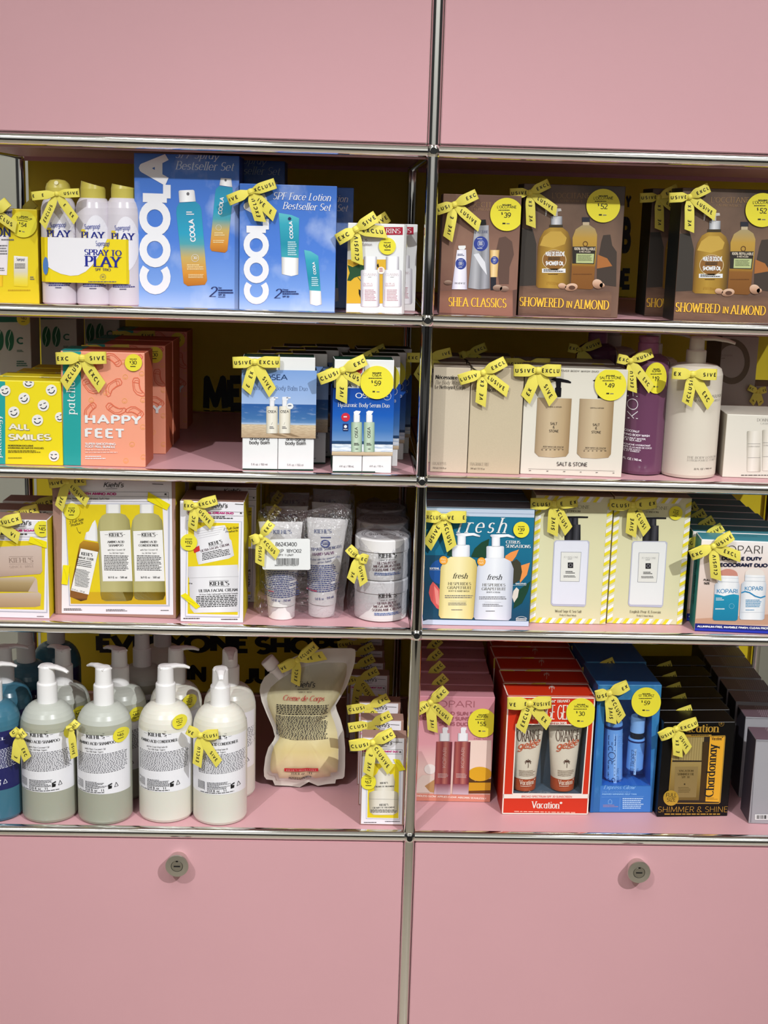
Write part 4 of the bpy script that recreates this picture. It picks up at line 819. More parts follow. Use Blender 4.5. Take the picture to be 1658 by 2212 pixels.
A.text('FRAGRANCE FREE', (514, 1078), (648, 1082), 22, INK, 'tserif', 4); A.text('390 ml / 13.1 fl oz', (514, 1106), (618, 1109), 13, INK, 'serif', 4); A.build('printed_front', T)
bow(T, F2, (605, 412), (433, 466), (766, 330), (588, 645), (785, 552), 76, ('LUSIV', 'EXCL', 'VE  EX', 'LUSIVE'))
CORD = mat('#2a2118', rough=.6)
def cord(T, F, cr, pts):
    P = [F.pt(*F.uv(*p), .0012) for p in pts]; top = F.pt(F.uv(*pts[0])[0]-.004, F.h, 0) + F.D*.02 + V3((0, 0, .0012)); P = [top, F.pt(F.uv(*pts[0])[0], F.h, 0) + V3((0, 0, .001))-F.D*.001] + P
    mb = MB(); mb.sweep(P, [(.0011, .0011)]*len(P), CORD, 8, side=tuple(F.U)); return mb.build('elastic_cord', T)
cord(T, F2, '23', [(528, 378), (560, 400), (598, 412)])
r2 = dup(T, (0, .085, 0), 'pair of plain beige cartons in shade, second row beside the post', ('ribbon_bow',))
bow(r2, F2.moved((0, .085, 0)), (215, 305), (62, 305), (378, 265), (130, 455), (330, 420), 66, ('EXC', 'IVE', 'E', 'LUS'))
r3 = dup(T, (0, .18, 0), 'pair of plain beige cartons in shade, third row beside the post', ('ribbon_bow',))
bow(r3, F2.moved((0, .18, 0)), (500, 275), (440, 300), (628, 225), (450, 330), (590, 330), 60, ('E', 'EXCL', 'V', 'C'))
SW = mat('#d9d4c6', rough=.42)
T, F = carton('23', (870, 1140), (1595, 1165), 370, .07, SW, mat('#bcb6a8'), mat('#a8a294'), name='body_wash_carton', label='off-white carton printed with two tan pump bottles, front of its row', group='two tan bottle cartons')
A = Art(F); TB = grad([(0, '#9a8465'), (.1, '#ac9677'), (.4, '#c4b08f'), (.8, '#b39b76'), (1, '#947a56')], 'u')
for x, y in ((0, 0), (303, 8)):
    A.poly([(996+x, 592+y), (1241+x, 600+y), (1218+x, 990+y), (1200+x, 1014+y), (1110+x, 1022+y), (1005+x, 1015+y), (975+x, 985+y)], TB, 3)
    A.poly([(1088+x, 462+y), (1112+x, 452+y), (1160+x, 455+y), (1215+x, 468+y), (1237+x, 480+y), (1235+x, 490+y), (1165+x, 480+y), (1163+x, 520+y), (1167+x, 525+y), (1164+x, 588+y), (1124+x, 588+y), (1122+x, 524+y), (1130+x, 518+y), (1128+x, 478+y)], mat('#17161a', rough=.25), 4)
    for tt, yy in (('SALT', 788), ('&', 812), ('STONE', 841)): A.text(tt, (1112+x, yy+y), .95, 19, INK, 'sans', 6, center=True, track=.04)
    A.text('SANTAL & VETIVER', (1070+x, 662+y), (1168+x, 665+y), 9, INK, 'sans', 6); A.text('BODY WASH | GEL DOUCHE', (1036+x, 948+y), (1182+x, 952+y), 10, INK, 'sans', 6); A.line([(1025+x, 955+y), (1180+x, 959+y)], 1.2, INK, 6)
    for k in range(6): A.bars(1022+x+k*30, 964+y, 1036+x+k*30, 972+y, 1, INK, 6)
A.text('SALT & STONE', (1133, 1081), (1351, 1086), 29, INK, 'sans', 6); A.text('SANTAL & VETIVER BODY WASH DUO', (1010, 402), (1434, 412), 12, INK, 'sans', 6, track=.1); A.line([(930, 1102), (1548, 1118)], 1.5, INK, 6)
for x in (935, 1060, 1180, 1300, 1412, 1534): A.bars(x, 1112+(x-930)*.03, x+16, 1120+(x-930)*.03, 1, INK, 6)
A.build('printed_front', T); sticker(T, F, 1517, 500, 114, '49', 'SALT & STONE')
bow(T, F, (1000, 395), (824, 396), (1163, 398), (910, 608), (1110, 624), 84, ('USIVE', 'EXCLU', 'EX', 'SIVE'))
cord(T, F, '23', [(912, 378), (950, 388), (990, 394)])
dup(T, (-.004, .09, 0), 'off-white carton with two tan pump bottles, in shade behind its twin')
# purple bottle
def bottle(name, label, cat, cr, cx, py, r, marks, body, group=None, y=None, prof=None):
    z = floor_of(cr)
    P = atz(cr, (cx, py), z) if y is None else aty(cr, (cx, py), y)
    ax = V3((P.x, P.y + r, z)); T = thing(name, label, cat, ax, group)
    Z = lambda yy: aty(cr, (cx, yy), ax.y).z - z
    return T, ax, Z
PUR = mat('#69405a', rough=.16, spec=.5, coat=.3)
T, ax, Z = bottle('body_wash_bottle', 'purple body wash bottle with white lettering, next to the cream pump bottle', 'bottle', '24', 548, 1450, .0365, None, PUR, 'purple body wash bottles')
r = .0365; hs = Z(375); mb = MB(); mb.lathe([(r-.006, 0), (r-.0015, .0015), (r, .006), (r, hs*.5), (r, hs-.012), (r-.002, hs-.005), (r-.007, hs), (.019, hs+.006)], ax, PUR, 56); bt = mb.build('bottle_body', T)
mb = MB(); PUC = mat('#a8688c', rough=.3, spec=.5); hn = min(Z(190), .2265); mb.lathe([(.0155, hs+.004), (.0165, hs+.006), (.0165, Z(250)), (.0150, Z(246)), (.0165, Z(215)), (.0160, hn), (.006, hn+.001)], ax, PUC, 30); mb.build('pump_collar', T)
R = Round('24', ax, lambda v: (r, r)); A = Art(R); A.cx = 548
A.text('KOPARI', (494, 940), (494, 470), 84, mat('#e8dfe6'), 'thin', 3)
for tt, x0, x1, y, h in (('COCONUT', 386, 502, 1066, 21), ('HYDRATING BODY WASH', 300, 592, 1100, 21), ('WITH COCONUT WATER,', 300, 558, 1128, 17), ('ALOE & SEA KELP', 330, 520, 1146, 17), ('GEL DE DOUCHE HYDRATANT', 290, 600, 1186, 16), ('POUR LE CORPS A LA NOIX DE COCO', 270, 612, 1208, 15), ('A L’EAU DE COCO', 330, 512, 1226, 14), ('ALOES, ET VARECH', 330, 500, 1242, 14)): A.text(tt, (x0, y-8), (x1, y), h, mat('#e6dce4'), 'bold', 3)
A.text('25 FL. OZ. | 740 mL', (345, 1308), (520, 1320), 22, mat('#e6dce4'), 'bold', 3); A.build('printed_label', T, bt)
sticker(T, R, 652, 568, 104, '19', 'KOPARI', ry=141)
FK = Face('24', (ax.x, ax.y-r, ax.z), (1, 0, 0), (0, 0, 1)); bow(T, FK, (418, 412), (303, 390), (616, 340), (438, 692), (612, 668), 84, ('EXC', 'XUSIV', 'EXCLU', 'E  EXC'))
dup(T, (-.052, .165, 0), 'purple body wash bottle in shade behind the two tan bottle carton', ('price_sticker',))
def pump_top(T, ax, zc, zct, rc, zn, zh, ang, length, m, droop=.004, rn=None, flat=False, shield=True):
    """collar, stem and nozzle head of a dispenser pump"""
    rn = rn or rc*.82
    mb = MB(); mb.lathe([(rc*.985, zc), (rc, zc+.001), (rc, zct-.0018), (rc*.95, zct), (rn*.5, zct)], ax, m, 40); col = mb.build('pump_collar', T)
    mb = MB(); mb.lathe([(rn*.98, zct-.001), (rn*.95, zn), (rn*.93, zh-.004), (rn*.8, zh-.001), (rn*.3, zh)], ax, m, 36)
    d = V3((math.cos(ang), math.sin(ang), 0)); top = ax + V3((0, 0, zh))
    pts = [top - d*rn*.75 + V3((0, 0, -.004)), top + V3((0, 0, -.0035)), top + d*length*.45 + V3((0, 0, -.003)), top + d*length*.8 + V3((0, 0, -.003-droop*.5)), top + d*length + V3((0, 0, -.004-droop))]
    s_ = d.cross(V3((0, 0, 1)))
    mb.sweep(pts, [(rn*.72, .0032), (rn*.82, .0042), (rn*.5, .0038), (rn*.36, .0032), (rn*.28, .0022)], m, 14, side=tuple(s_))
    hd = mb.build('pump_head', T); return col, hd
CRM = mat('#d8cfbf', rough=.32, spec=.4)
T, ax, Z = bottle('body_lotion_bottle', 'large cream lotion bottle with pump and ribbon bow across its front', 'bottle', '24', 990, 1482, .0445, None, CRM, 'cream lotion pump bottles')
r = .0445; hs = Z(445); mb = MB(); mb.lathe([(r-.006, 0), (r-.0015, .0015), (r, .006), (r, hs*.5), (r, hs-.014), (r-.003, hs-.005), (r-.010, hs), (.018, hs+.003)], ax, CRM, 64); bt = mb.build('bottle_body', T)
pump_top(T, ax, hs+.001, Z(315), .0160, Z(255), Z(188), -.12, .060, CRM, .006, rn=.0125)
R = Round('24', ax, lambda v: (r, r)); A = Art(R); A.cx = 1020
A.text('DONNA KARAN', (955, 746), (1273, 752), 27, INK, 'tserif', 3); A.text('CASHMERE MIST', (975, 782), (1250, 787), 19, INK, 'tserif', 3); A.text('THE BODY LOTION', (932, 1292), (1217, 1300), 20, INK, 'tserif', 3); A.text('LOTION POUR LE CORPS', (934, 1317), (1212, 1324), 17, INK, 'tserif', 3); A.text('32 FL. OZ. / 946 ml', (990, 1393), (1165, 1397), 14, INK, 'sans', 3); A.build('printed_label', T, bt)
FK = Face('24', (ax.x, ax.y-r, ax.z), (1, 0, 0), (0, 0, 1)); bow(T, FK, (975, 530), (792, 525), (1194, 536), (928, 808), (1148, 815), 98, ('EX', 'SIVE', 'XCLUSI', 'EXC'))
dup(T, (-.048, .1, 0), 'large cream lotion pump bottle in shade, second in its line', ('ribbon_bow',)); dup(T, (-.085, .26, 0), 'large cream lotion pump bottle in deep shade, third in its line', ('ribbon_bow',))
T, F = carton('24', (1245, 1460), (1833, 1480), 892, .12, mat('#dcd7ca'), mat('#bdb6a8'), mat('#cfc8ba'), name='lotion_set_carton', label='wide cream carton printed with slim bottles, cut off at the right edge')
A = Art(F); A.text('DONNA KARAN', (1560, 958), (1805, 962), 27, INK, 'tserif', 3); A.text('CASHMERE MIST', (1588, 985), (1790, 988), 16, INK, 'tserif', 3)
for x, y in ((0, 0), (137, -10)): A.rrect(1470+x, 1045+y, 1590+x, 1412+y, 8, hcyl('#a59f90', '#d8d2c4', '#e8e3d8'), 3); A.line([(1475+x, 1160+y), (1588+x, 1160+y)], 2, GREYI, 5); A.text('DONNA KARAN', (1480+x, 1190+y), (1580+x, 1190+y), 12, INK, 'tserif', 5); A.line([(1475+x, 1285+y), (1588+x, 1285+y)], 2, GREYI, 5)
A.bars(1415, 1440, 1800, 1450, 1, INK, 4); A.build('printed_front', T)
T, F = carton('24', (1175, 1100), (1500, 1110), 190, .1, mat('#a89c90'), mat('#8d8278'), y=.26, name='fragrance_carton', label='taupe carton with a large brown ring, deep behind the cream pump bottle')
A = Art(F); A.ell(1330, 420, 165, 205, mat('#6a5a44'), 2, hole=.72); A.text('DONNA KARAN', (1180, 372), (1335, 374), 16, mat('#5c5348'), 'tserif', 3); A.bars(1190, 388, 1300, 396, 1, mat('#5c5348'), 3); A.build('printed_front', T)
T, F = carton('24', (1510, 1100), (1850, 1110), 640, .1, mat('#9b8f88'), mat('#8d8278'), y=.26, name='fragrance_carton', label='low taupe carton with ribbon bow, deep in the shelf at the right edge')
bow(T, F, (1560, 690), (1480, 650), (1640, 670), (1510, 800), (1600, 810), 56, ('XC', 'EE', 'V', 'E'))
# ================================================================ third shelf, left bay
KRAFT = mat('#a27f72', rough=.6, var=.05, vscale=300); MAG = mat('#c02f7c'); YB = mat('#e3cb1e', rough=.45, var=.06, vscale=60); YS = mat('#dcc91c', rough=.45)
PANEL = mat('#ece9ee', rough=.4); FRM = mat('#b9bccb', rough=.4)
def klogo(A, x0, x1, y, h, lv=5, sl=0): A.text("Kiehl's", (x0, y), (x1, y+sl), h, INK, 'sans', lv, ital=.35); A.line([(x0+(x1-x0)*.12, y+h*.28), (x0+(x1-x0)*.7, y+h*.22)], h*.07, INK, lv)
def tape(A, pts): A.poly(pts, TAPE, 12); c = [sum(p[i] for p in pts)/len(pts) for i in (0, 1)]; A.line([(pts[0][0]*.6+c[0]*.4, pts[0][1]*.6+c[1]*.4), (c[0]+6, c[1]+4), (pts[2][0]*.5+c[0]*.5, pts[2][1]*.5+c[1]*.5)], 1.2, mat('#9a9012'), 13)
T, F = carton('31', (-260, 1272), (420, 1290), 432, .052, PANEL, YS, KRAFT, name='soap_carton', label='carton with a picture of stacked soap bars and $45 sticker, at the left edge', group='soap bar cartons')
A = Art(F); klogo(A, 95, 266, 490, 42); A.line([(325, 460), (405, 462)], 4, INK, 5)
A.line([(-240, 515), (418, 522)], 1.5, INK, 4); A.text('HAND & BODY SCRUB SOAP', (-190, 540), (302, 545), 18, MAG, 'xbold', 5); A.line([(-240, 552), (412, 560)], 1.5, INK, 4); A.bars(-190, 562, 300, 580, 1, INK, 5, .5); A.line([(412, 522), (410, 592), (-240, 584)], 1.5, INK, 4)
A.quad([(-240, 608), (412, 614), (404, 1238), (-240, 1222)], FRM, 2); A.quad([(-240, 612), (404, 618), (396, 1230), (-240, 1214)], PANEL, 3); A.quad([(-240, 620), (388, 626), (376, 1212), (-240, 1198)], YB, 4)
SO = grad([(0, '#a98d7c'), (.3, '#c5ac9d'), (1, '#d1bcb0')], 'v')
A.poly([(-220, 1075), (330, 1062), (352, 1080), (345, 1178), (300, 1188), (-220, 1195)], grad([(0, '#a98b68'), (.5, '#c0a283'), (1, '#cdb9a6')], 'v'), 5); A.poly([(-220, 945), (290, 928), (302, 950), (240, 1058), (-220, 1056)], grad([(0, '#8d7348'), (.6, '#b29a70'), (1, '#cbb8a2')], 'v'), 6); A.poly([(240, 1058), (302, 935), (318, 960), (325, 1062)], mat('#c9b3a4'), 5)
A.poly([(-220, 685), (330, 658), (356, 672), (362, 880), (345, 905), (-220, 948)], SO, 7); A.text("KIEHL'S", (78, 808), (286, 806), 40, mat('#8f786c'), 'serif', 8); A.line([(78, 758), (284, 756)], 2, mat('#8f786c'), 8); A.line([(80, 822), (288, 820)], 2, mat('#8f786c'), 8); A.text('SINCE 1851', (82, 856), (286, 850), 20, mat('#ab9488'), 'serif', 8)
A.bars(-200, 1262, 20, 1270, 1, INK, 5); A.bars(315, 1266, 402, 1275, 1, INK, 5)
tape(A, [(262, 585), (432, 630), (405, 686), (245, 636)]); A.build('printed_front', T); sticker(T, F, 365, 520, 70, '45')
bow(T, F, (-15, 470), (-140, 520), (182, 425), (-70, 660), (158, 610), 92, ('USIVE', 'SULCX', 'VE', 'VI'))
for i in range(2): dup(T, (.012*(i+1), .068*(i+1), 0), f'soap bar carton in shade, {ORD[i+1]} from the front at the left edge', ('price_sticker',))
# tall three bottle carton
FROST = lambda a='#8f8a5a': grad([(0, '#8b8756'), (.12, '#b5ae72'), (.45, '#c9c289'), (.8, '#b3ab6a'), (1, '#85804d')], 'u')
T, F = carton('31', (470, 1250), (1500, 1290), 62, .085, KRAFT, YS, KRAFT, name='hair_trio_carton', label='large carton with a taped picture of three hair bottles', group=None)
A = Art(F); A.quad([(530, 66), (1462, 72), (1477, 1256), (526, 1240)], PANEL, 1)
klogo(A, 882, 1052, 168, 46); A.line([(1298, 138), (1392, 143)], 5, INK, 5); A.line([(552, 132), (580, 130)], 5, INK, 5)
A.line([(545, 203), (1436, 210), (1438, 278)], 2, INK, 4); A.line([(545, 242), (1436, 248)], 2, INK, 4); A.line([(550, 284), (1300, 290)], 2, INK, 4)
A.text('HAIR TRIO WITH AMINO ACID', (525, 232), (993, 236), 24, MAG, 'xbold', 5); A.text('K', (1404, 237), (1424, 237), 20, INK, 'xbold', 5); A.text('Bestseller: Use Regimen for Hydrated, Soft Hair', (470, 268), (936, 272), 17, INK, 'sans', 5)
A.quad([(552, 304), (1448, 308), (1448, 1184), (590, 1180)], FRM, 2); A.quad([(560, 310), (1432, 314), (1434, 1172), (598, 1170)], PANEL, 3); A.quad([(556, 312), (1386, 318), (1418, 1165), (604, 1160)], YB, 4)
A.quad([(602, 1060), (1414, 1060), (1418, 1165), (604, 1160)], mat('#cfa91c'), 5)
A.text('3 Full-Size', (592, 482), (714, 450), 26, INK, 'sans', 6, ital=.3); A.text('Products', (608, 506), (710, 476), 24, INK, 'sans', 6, ital=.3); A.line([(655, 508), (665, 540), (686, 560), (690, 545), (686, 560), (672, 552)], 3, INK, 6)
A.poly([(812, 445), (826, 490), (832, 545), (834, 630), (720, 612), (735, 552), (758, 543), (790, 470)], hcyl('#c9c7c6', '#f0efef'), 6)
A.poly([(712, 620), (842, 642), (848, 690), (742, 1125), (690, 1138), (598, 1100), (600, 1050), (672, 690), (680, 650)], grad([(0, '#2e1d10'), (.06, '#8a5a2c'), (.75, '#6b4512'), (1, '#c08f2c')], 'v'), 6)
LBL = mat('#efedea'); A.poly([(690, 688), (838, 718), (758, 1082), (606, 1045)], LBL, 7)
A.text("KIEHL'S", (692, 742), (792, 757), 26, INK, 'bserif', 9); A.text('MAGIC ELIXIR', (668, 770), (800, 792), 19, INK, 'bserif', 9); A.bars(655, 780, 790, 840, 4, INK, 9, .4, .17); A.bars(640, 858, 770, 1010, 16, INK, 9, .4, .17); A.text('4.2 fl. oz. - 125 ml', (612, 1040), (722, 1066), 14, INK, 'serif', 9)
for (cx0, cy0, cx1, cy1), bod, lab, dx, nm in (((905, 312, 1028, 388), [(912, 388), (1020, 388), (1070, 402), (1103, 445), (1114, 520), (1140, 1095), (1122, 1130), (1080, 1138), (900, 1138), (868, 1122), (858, 1085), (832, 520), (845, 450), (870, 410)], [(853, 540), (1112, 530), (1130, 966), (878, 968)], 0, ('SHAMPOO',)), ((1193, 312, 1310, 388), [(1200, 388), (1306, 388), (1352, 405), (1384, 450), (1392, 520), (1410, 1085), (1392, 1125), (1350, 1132), (1180, 1130), (1150, 1115), (1142, 1085), (1118, 520), (1130, 450), (1155, 410)], [(1136, 540), (1386, 530), (1406, 966), (1152, 968)], 278, ('CONDITIONER',))):
    A.rect(cx0, cy0, cx1, cy1, hcyl('#c4c3c2', '#f1f0ee'), 6); A.poly(bod, grad([(0, '#8f8a55'), (.1, '#b7b078'), (.45, '#bdb67e'), (.8, '#a9a169'), (1, '#857e48')], 'u'), 5); A.poly(lab, LBL, 7)
    x = dx
    A.text("KIEHL'S", (930+x, 584), (1050+x, 583), 26, INK, 'bserif', 9); A.line([(895+x, 570), (925+x, 570)], 2, INK, 9); A.line([(1054+x, 569), (1068+x, 569)], 2, INK, 9); A.line([(930+x, 555), (1048+x, 553)], 1.5, INK, 9); A.line([(930+x, 590), (1048+x, 588)], 1.5, INK, 9)
    A.text('AMINO ACID', (916+x, 641), (1062+x, 640), 19, INK, 'bserif', 9); A.text(nm[0], (928+x-(22 if dx else 0), 671), (1054+x+(20 if dx else 0), 670), 19, INK, 'bserif', 9); A.text('with Pure Coconut Oil', (918+x, 706), (1066+x, 704), 13, INK, 'serif', 9, ital=.2); A.text('for All Hair Types', (935+x, 734), (1060+x, 732), 13, INK, 'serif', 9)
    A.bars(890+x, 746, 1100+x, 880, 10, INK, 9, .45, .02, .06); A.text('16.9 fl. oz. - 500 ml', (924+x, 942), (1086+x, 942), 17, INK, 'bserif', 9)
A.bars(545, 1200, 710, 1222, 2, INK, 5, .5); A.bars(905, 1208, 1105, 1228, 2, INK, 5, .5); A.bars(1370, 1214, 1455, 1224, 1, INK, 5)
tape(A, [(1265, 205), (1452, 312), (1425, 362), (1257, 278)]); tape(A, [(541, 828), (598, 831), (578, 998), (526, 990)]); A.build('printed_front', T); sticker(T, F, 615, 370, 69, '79', lv=16)
bow(T, F, (575, 112), (420, 135), (735, 108), (500, 350), (742, 300), 80, ('ISIVE', 'EXC', 'IVE', 'LUSIVE'))
dup(T, (.01, .1, 0), 'large three bottle carton standing in shade behind its twin', ('ribbon_bow', 'price_sticker'))
# two cream jar carton
T, F = carton('32', (60, 990), (475, 1000), 190, .09, PANEL, YS, KRAFT, lside=KRAFT, name='cream_duo_carton', label='carton with a picture of two face cream tubs and $110 sticker', group='two cream tub cartons')
A = Art(F); A.quad([(470, 192), (512, 200), (476, 998), (455, 996)], KRAFT, 1) if False else None
klogo(A, 248, 371, 236, 32); A.line([(422, 210), (492, 213)], 3, INK, 5); A.line([(118, 256), (488, 264), (482, 318)], 1.5, INK, 4); A.line([(118, 284), (484, 290)], 1.5, INK, 4)
A.text('ULTRA FACIAL CREAM DUO', (112, 273), (414, 278), 14, MAG, 'xbold', 5); A.text('K', (456, 277), (470, 277), 13, INK, 'xbold', 5); A.bars(175, 292, 410, 312, 2, INK, 5, .5)
A.quad([(102, 318), (468, 326), (452, 964), (92, 958)], FRM, 2); A.quad([(106, 322), (462, 330), (446, 958), (96, 952)], PANEL, 3); A.quad([(112, 330), (448, 338), (440, 945), (108, 938)], YB, 4)
TUB = grad([(0, '#c8c4c8'), (.2, '#e6e4e8'), (.6, '#f2f1f3'), (1, '#d5d2d6')], 'u')
A.poly([(150, 388), (225, 352), (250, 360), (355, 350), (378, 395), (386, 440), (398, 452), (416, 552), (380, 572), (180, 612), (168, 570), (152, 452)], TUB, 5)
for k in range(4): A.line([(160+k*8, 395+k*14), (345-k*10, 362+k*16)], 2, mat('#b4b0b6'), 6)
A.text("KIEHL'S", (250, 488), (340, 466), 22, INK, 'bserif', 7); A.line([(248, 494), (340, 472)], 1.5, INK, 7); A.text('ULTRA FACIAL CREAM', (196, 530), (385, 484), 16, mat('#4a2436'), 'bserif', 7); A.bars(205, 536, 392, 590, 5, INK, 7, .45, -.22); A.poly([(145, 505), (185, 485), (190, 520), (152, 535)], mat('#c9302c'), 7)
A.poly([(112, 625), (440, 612), (446, 690), (444, 925), (150, 932), (125, 900), (118, 700), (110, 690)], TUB, 6); A.line([(112, 700), (446, 690)], 2, mat('#b9b5ba'), 7)
A.text("KIEHL'S", (252, 750), (385, 748), 27, INK, 'bserif', 8); A.line([(252, 718), (382, 716)], 1.5, INK, 8); A.line([(252, 757), (384, 755)], 1.5, INK, 8); A.text('ULTRA FACIAL CREAM', (182, 795), (441, 786), 19, INK, 'bserif', 8); A.text('24-Hour Daily Lightweight Hydrating Formula', (183, 816), (441, 806), 11, INK, 'serif', 8, ital=.2); A.bars(165, 822, 441, 900, 7, INK, 8, .5, -.03, .02)
A.text('2 Full-Size', (345, 384), (446, 372), 16, INK, 'sans', 7, ital=.3); A.text('Products', (360, 402), (440, 392), 15, INK, 'sans', 7, ital=.3); A.text('5.0 oz', (116, 740), (140, 740), 9, INK, 'bold', 8); A.bars(80, 966, 215, 976, 1, INK, 5); A.bars(330, 972, 455, 982, 1, INK, 5)
tape(A, [(52, 815), (95, 798), (192, 888), (165, 906)]); A.build('printed_front', T); sticker(T, F, 117, 463, 56, '110', lv=16)
bow(T, F, (160, 218), (82, 215), (302, 180), (138, 378), (272, 352), 64, ('EXC', 'EXCLU', 'EXC', 'USIVE'))
dup(T, (.012, .12, 0), 'two cream tub carton in shade behind its twin', ('ribbon_bow', 'price_sticker')); dup(T, (.014, .23, 0), 'two cream tub carton in deep shade, last of three', ('ribbon_bow', 'price_sticker'))
# bag with two hand salve tubes
FILM = film('#f4f4f6', .06, .13, 1.0, 85)
TUBW = mat('#dcd9d6', rough=.32); CAPW = mat('#e8e4e2', rough=.3); BLUT = mat('#3d4a86')
def bag(T, cr, pts, y, thick, seed, label=None, mat_=None):
    """loose clear film pouch: outline in crop pixels on the plane y, puffed to `thick`"""
    rnd = random.Random(seed); P = [aty(cr, p, y) for p in pts]; n = len(P); c = sum(P, V3((0, 0, 0)))/n
    Q = []
    for i in range(n):
        a, b = P[i], P[(i+1) % n]
        for k in range(4): Q.append(a.lerp(b, k/4) + V3((rnd.uniform(-1, 1), 0, rnd.uniform(-1, 1)))*.0012*(1 if k else 0))
    n = len(Q); mb = MB(); K = 8
    for sgn in (-1, 1):
        rows = []
        for k in range(K+1):
            f = k/K; t = thick*(1-f**2.2)**.55
            rows.append([V3((c.x+(q.x-c.x)*f, y+sgn*(t+rnd.uniform(-.0015, .0015)*(1 if k < K else 0)), max(c.z+(q.z-c.z)*f, floor_of(cr)+.0006))) for q in Q])
        vs = [p for r_ in rows[1:] for p in r_] + [V3((c.x, y+sgn*thick, c.z))]; fs = []
        for i in range(n): fs.append((len(vs)-1, i, (i+1) % n))
        for k in range(K-1):
            for i in range(n): fs.append((k*n+i, (k+1)*n+i, (k+1)*n+(i+1) % n, k*n+(i+1) % n))
        mb.add(vs, fs, mat_ or FILM, smooth=True)
    return tag(mb.build('clear_bag', T), label or 'crinkled clear plastic bag')
def sqtube(T, cr, foot, top, cap_py, rcap, wtop, m, capm, y, name='tube'):
    """squeeze tube standing on its cap: foot and top centre in crop pixels"""
    z = floor_of(cr); P0 = atz(cr, foot, z); ax = V3((P0.x, P0.y+rcap, z)); tp = aty(cr, top, ax.y); cz = aty(cr, (foot[0], cap_py), ax.y).z
    d = (tp-ax); L = d.length; d.normalize(); hc = (cz-z)
    mb = MB(); n = 16; pts, rad = [], []
    for i in range(n+1):
        f = i/n; s_ = hc+.001 + (L-hc-.001)*f; pts.append(ax+d*s_); rad.append((rcap*1.02*(1-f**1.3)+wtop*f**1.3, rcap*1.02*(1-f)**.62+.0016))
    mb.sweep(pts, rad, m, 40, side=(1, 0, 0)); tb = mb.build(name, T)
    mb = MB(); mb.lathe([(rcap*.9, .0), (rcap*.96, .0015), (rcap*1.0, hc-.001), (rcap*.98, hc)], ax, capm, 40, axis=d); cp = mb.build('cap', T, tb)
    def radii(v):
        f = max(0, min(1, (v-hc)/(L-hc))); return (rcap*1.02*(1-f**1.3)+wtop*f**1.3, rcap*1.02*(1-f)**.62+.0016)
    class S(Face):
        def __init__(s): Face.__init__(s, cr, ax+V3((0, -rcap*.75, 0)), (1, 0, 0), (0, 0, 1))
        def pt(s, u, v, off):
            rx, ry = radii(v); q = max(-.99, min(.99, (u-d.x/d.z*v)/rx)); return V3((ax.x+u, ax.y+d.y/d.z*v-(ry+off)*math.sqrt(1-q*q)-off*.3, ax.z+v))
    return tb, S(), ax
z3 = LZ['3']+PT
TB_, = (thing('hand_salve_bag', 'clear bag of two white hand salve tubes with a barcode sticker', 'bagged tubes', (-.19, .07, z3), 'bagged hand salve pairs'),)
t1, S1, ax1 = sqtube(TB_, '32', (725, 985), (725, 328), 872, .0225, .036, TUBW, CAPW, None)
t2, S2, ax2 = sqtube(TB_, '32', (992, 970), (1035, 305), 862, .0225, .034, TUBW, CAPW, None)
A = Art(S1); A.text("KIEHL'S", (672, 416), (796, 416), 25, mat('#6c7494'), 'bserif', 4); A.line([(640, 405), (668, 405)], 1.5, GREYI, 4)
A.bars(615, 655, 848, 832, 15, BLUT, 4, .5); A.bars(640, 785, 680, 797, 1, mat('#c4305a'), 5, ragged=0); A.text('5.0 fl. oz. - 150 ml', (662, 850), (790, 852), 15, BLUT, 'bserif', 4); A.build('printed_label', TB_, t1)
A = Art(S2); A.text("KIEHL'S", (945, 412), (1062, 410), 25, mat('#6c7494'), 'bserif', 4); A.ell(1020, 478, 32, 26, BLUT, 4, hole=.7); A.bars(1000, 470, 1045, 490, 2, BLUT, 4); A.bars(990, 435, 1075, 448, 1, BLUT, 4)
A.text('ULTIMATE STRENGTH', (896, 530), (1128, 508), 19, mat('#5a6088'), 'bserif', 4); A.text('HAND SALVE', (936, 558), (1082, 545), 19, mat('#7a4a78'), 'bserif', 4); A.text('All-day care for severely dry,', (905, 592), (1118, 570), 14, BLUT, 'serif', 4, ital=.25); A.text('active hands', (970, 606), (1062, 594), 14, BLUT, 'serif', 4, ital=.25)
A.bars(900, 622, 1118, 800, 14, BLUT, 4, .5, -.05); A.bars(895, 780, 965, 795, 1, mat('#c4305a'), 5, ragged=0); A.text('5.0 fl. oz. - 150 ml', (953, 842), (1076, 832), 15, BLUT, 'bserif', 4); A.build('printed_label', TB_, t2)
by = ax1.y; bag(TB_, '32', [(578, 258), (640, 222), (760, 240), (905, 252), (1110, 205), (1196, 250), (1200, 380), (1180, 560), (1150, 780), (1140, 925), (1090, 975), (960, 985), (850, 992), (640, 995), (545, 900), (560, 700), (535, 500), (560, 380)], by, .030, 3)
FB2 = Face('32', (ax1.x, by-.0325, z3), (1, 0, 0), (0, 0, 1)); A = Art(FB2); A.poly([(605, 452), (612, 446), (905, 440), (918, 446), (922, 640), (912, 648), (610, 645), (603, 636)], WHITE, 1)
A.text('86243400', (690, 490), (832, 491), 28, INK, 'sans', 3); A.text('1XP  18YO02', (700, 533), (862, 533), 24, INK, 'sans', 3); A.text('QTY: 1 UNIT', (702, 556), (810, 556), 14, INK, 'sans', 3); rb = random.Random(4); x = 697
while x < 843: wb = rb.choice((1.6, 2.4, 4)); A.rect(x, 570, x+wb, 612, INK, 3); x += wb + rb.choice((1.6, 2.4, 3.4))
A.text('3605975079297', (682, 622), (842, 622), 10, INK, 'sans', 3); A.build('barcode_sticker', TB_, None, 'white barcode sticker')
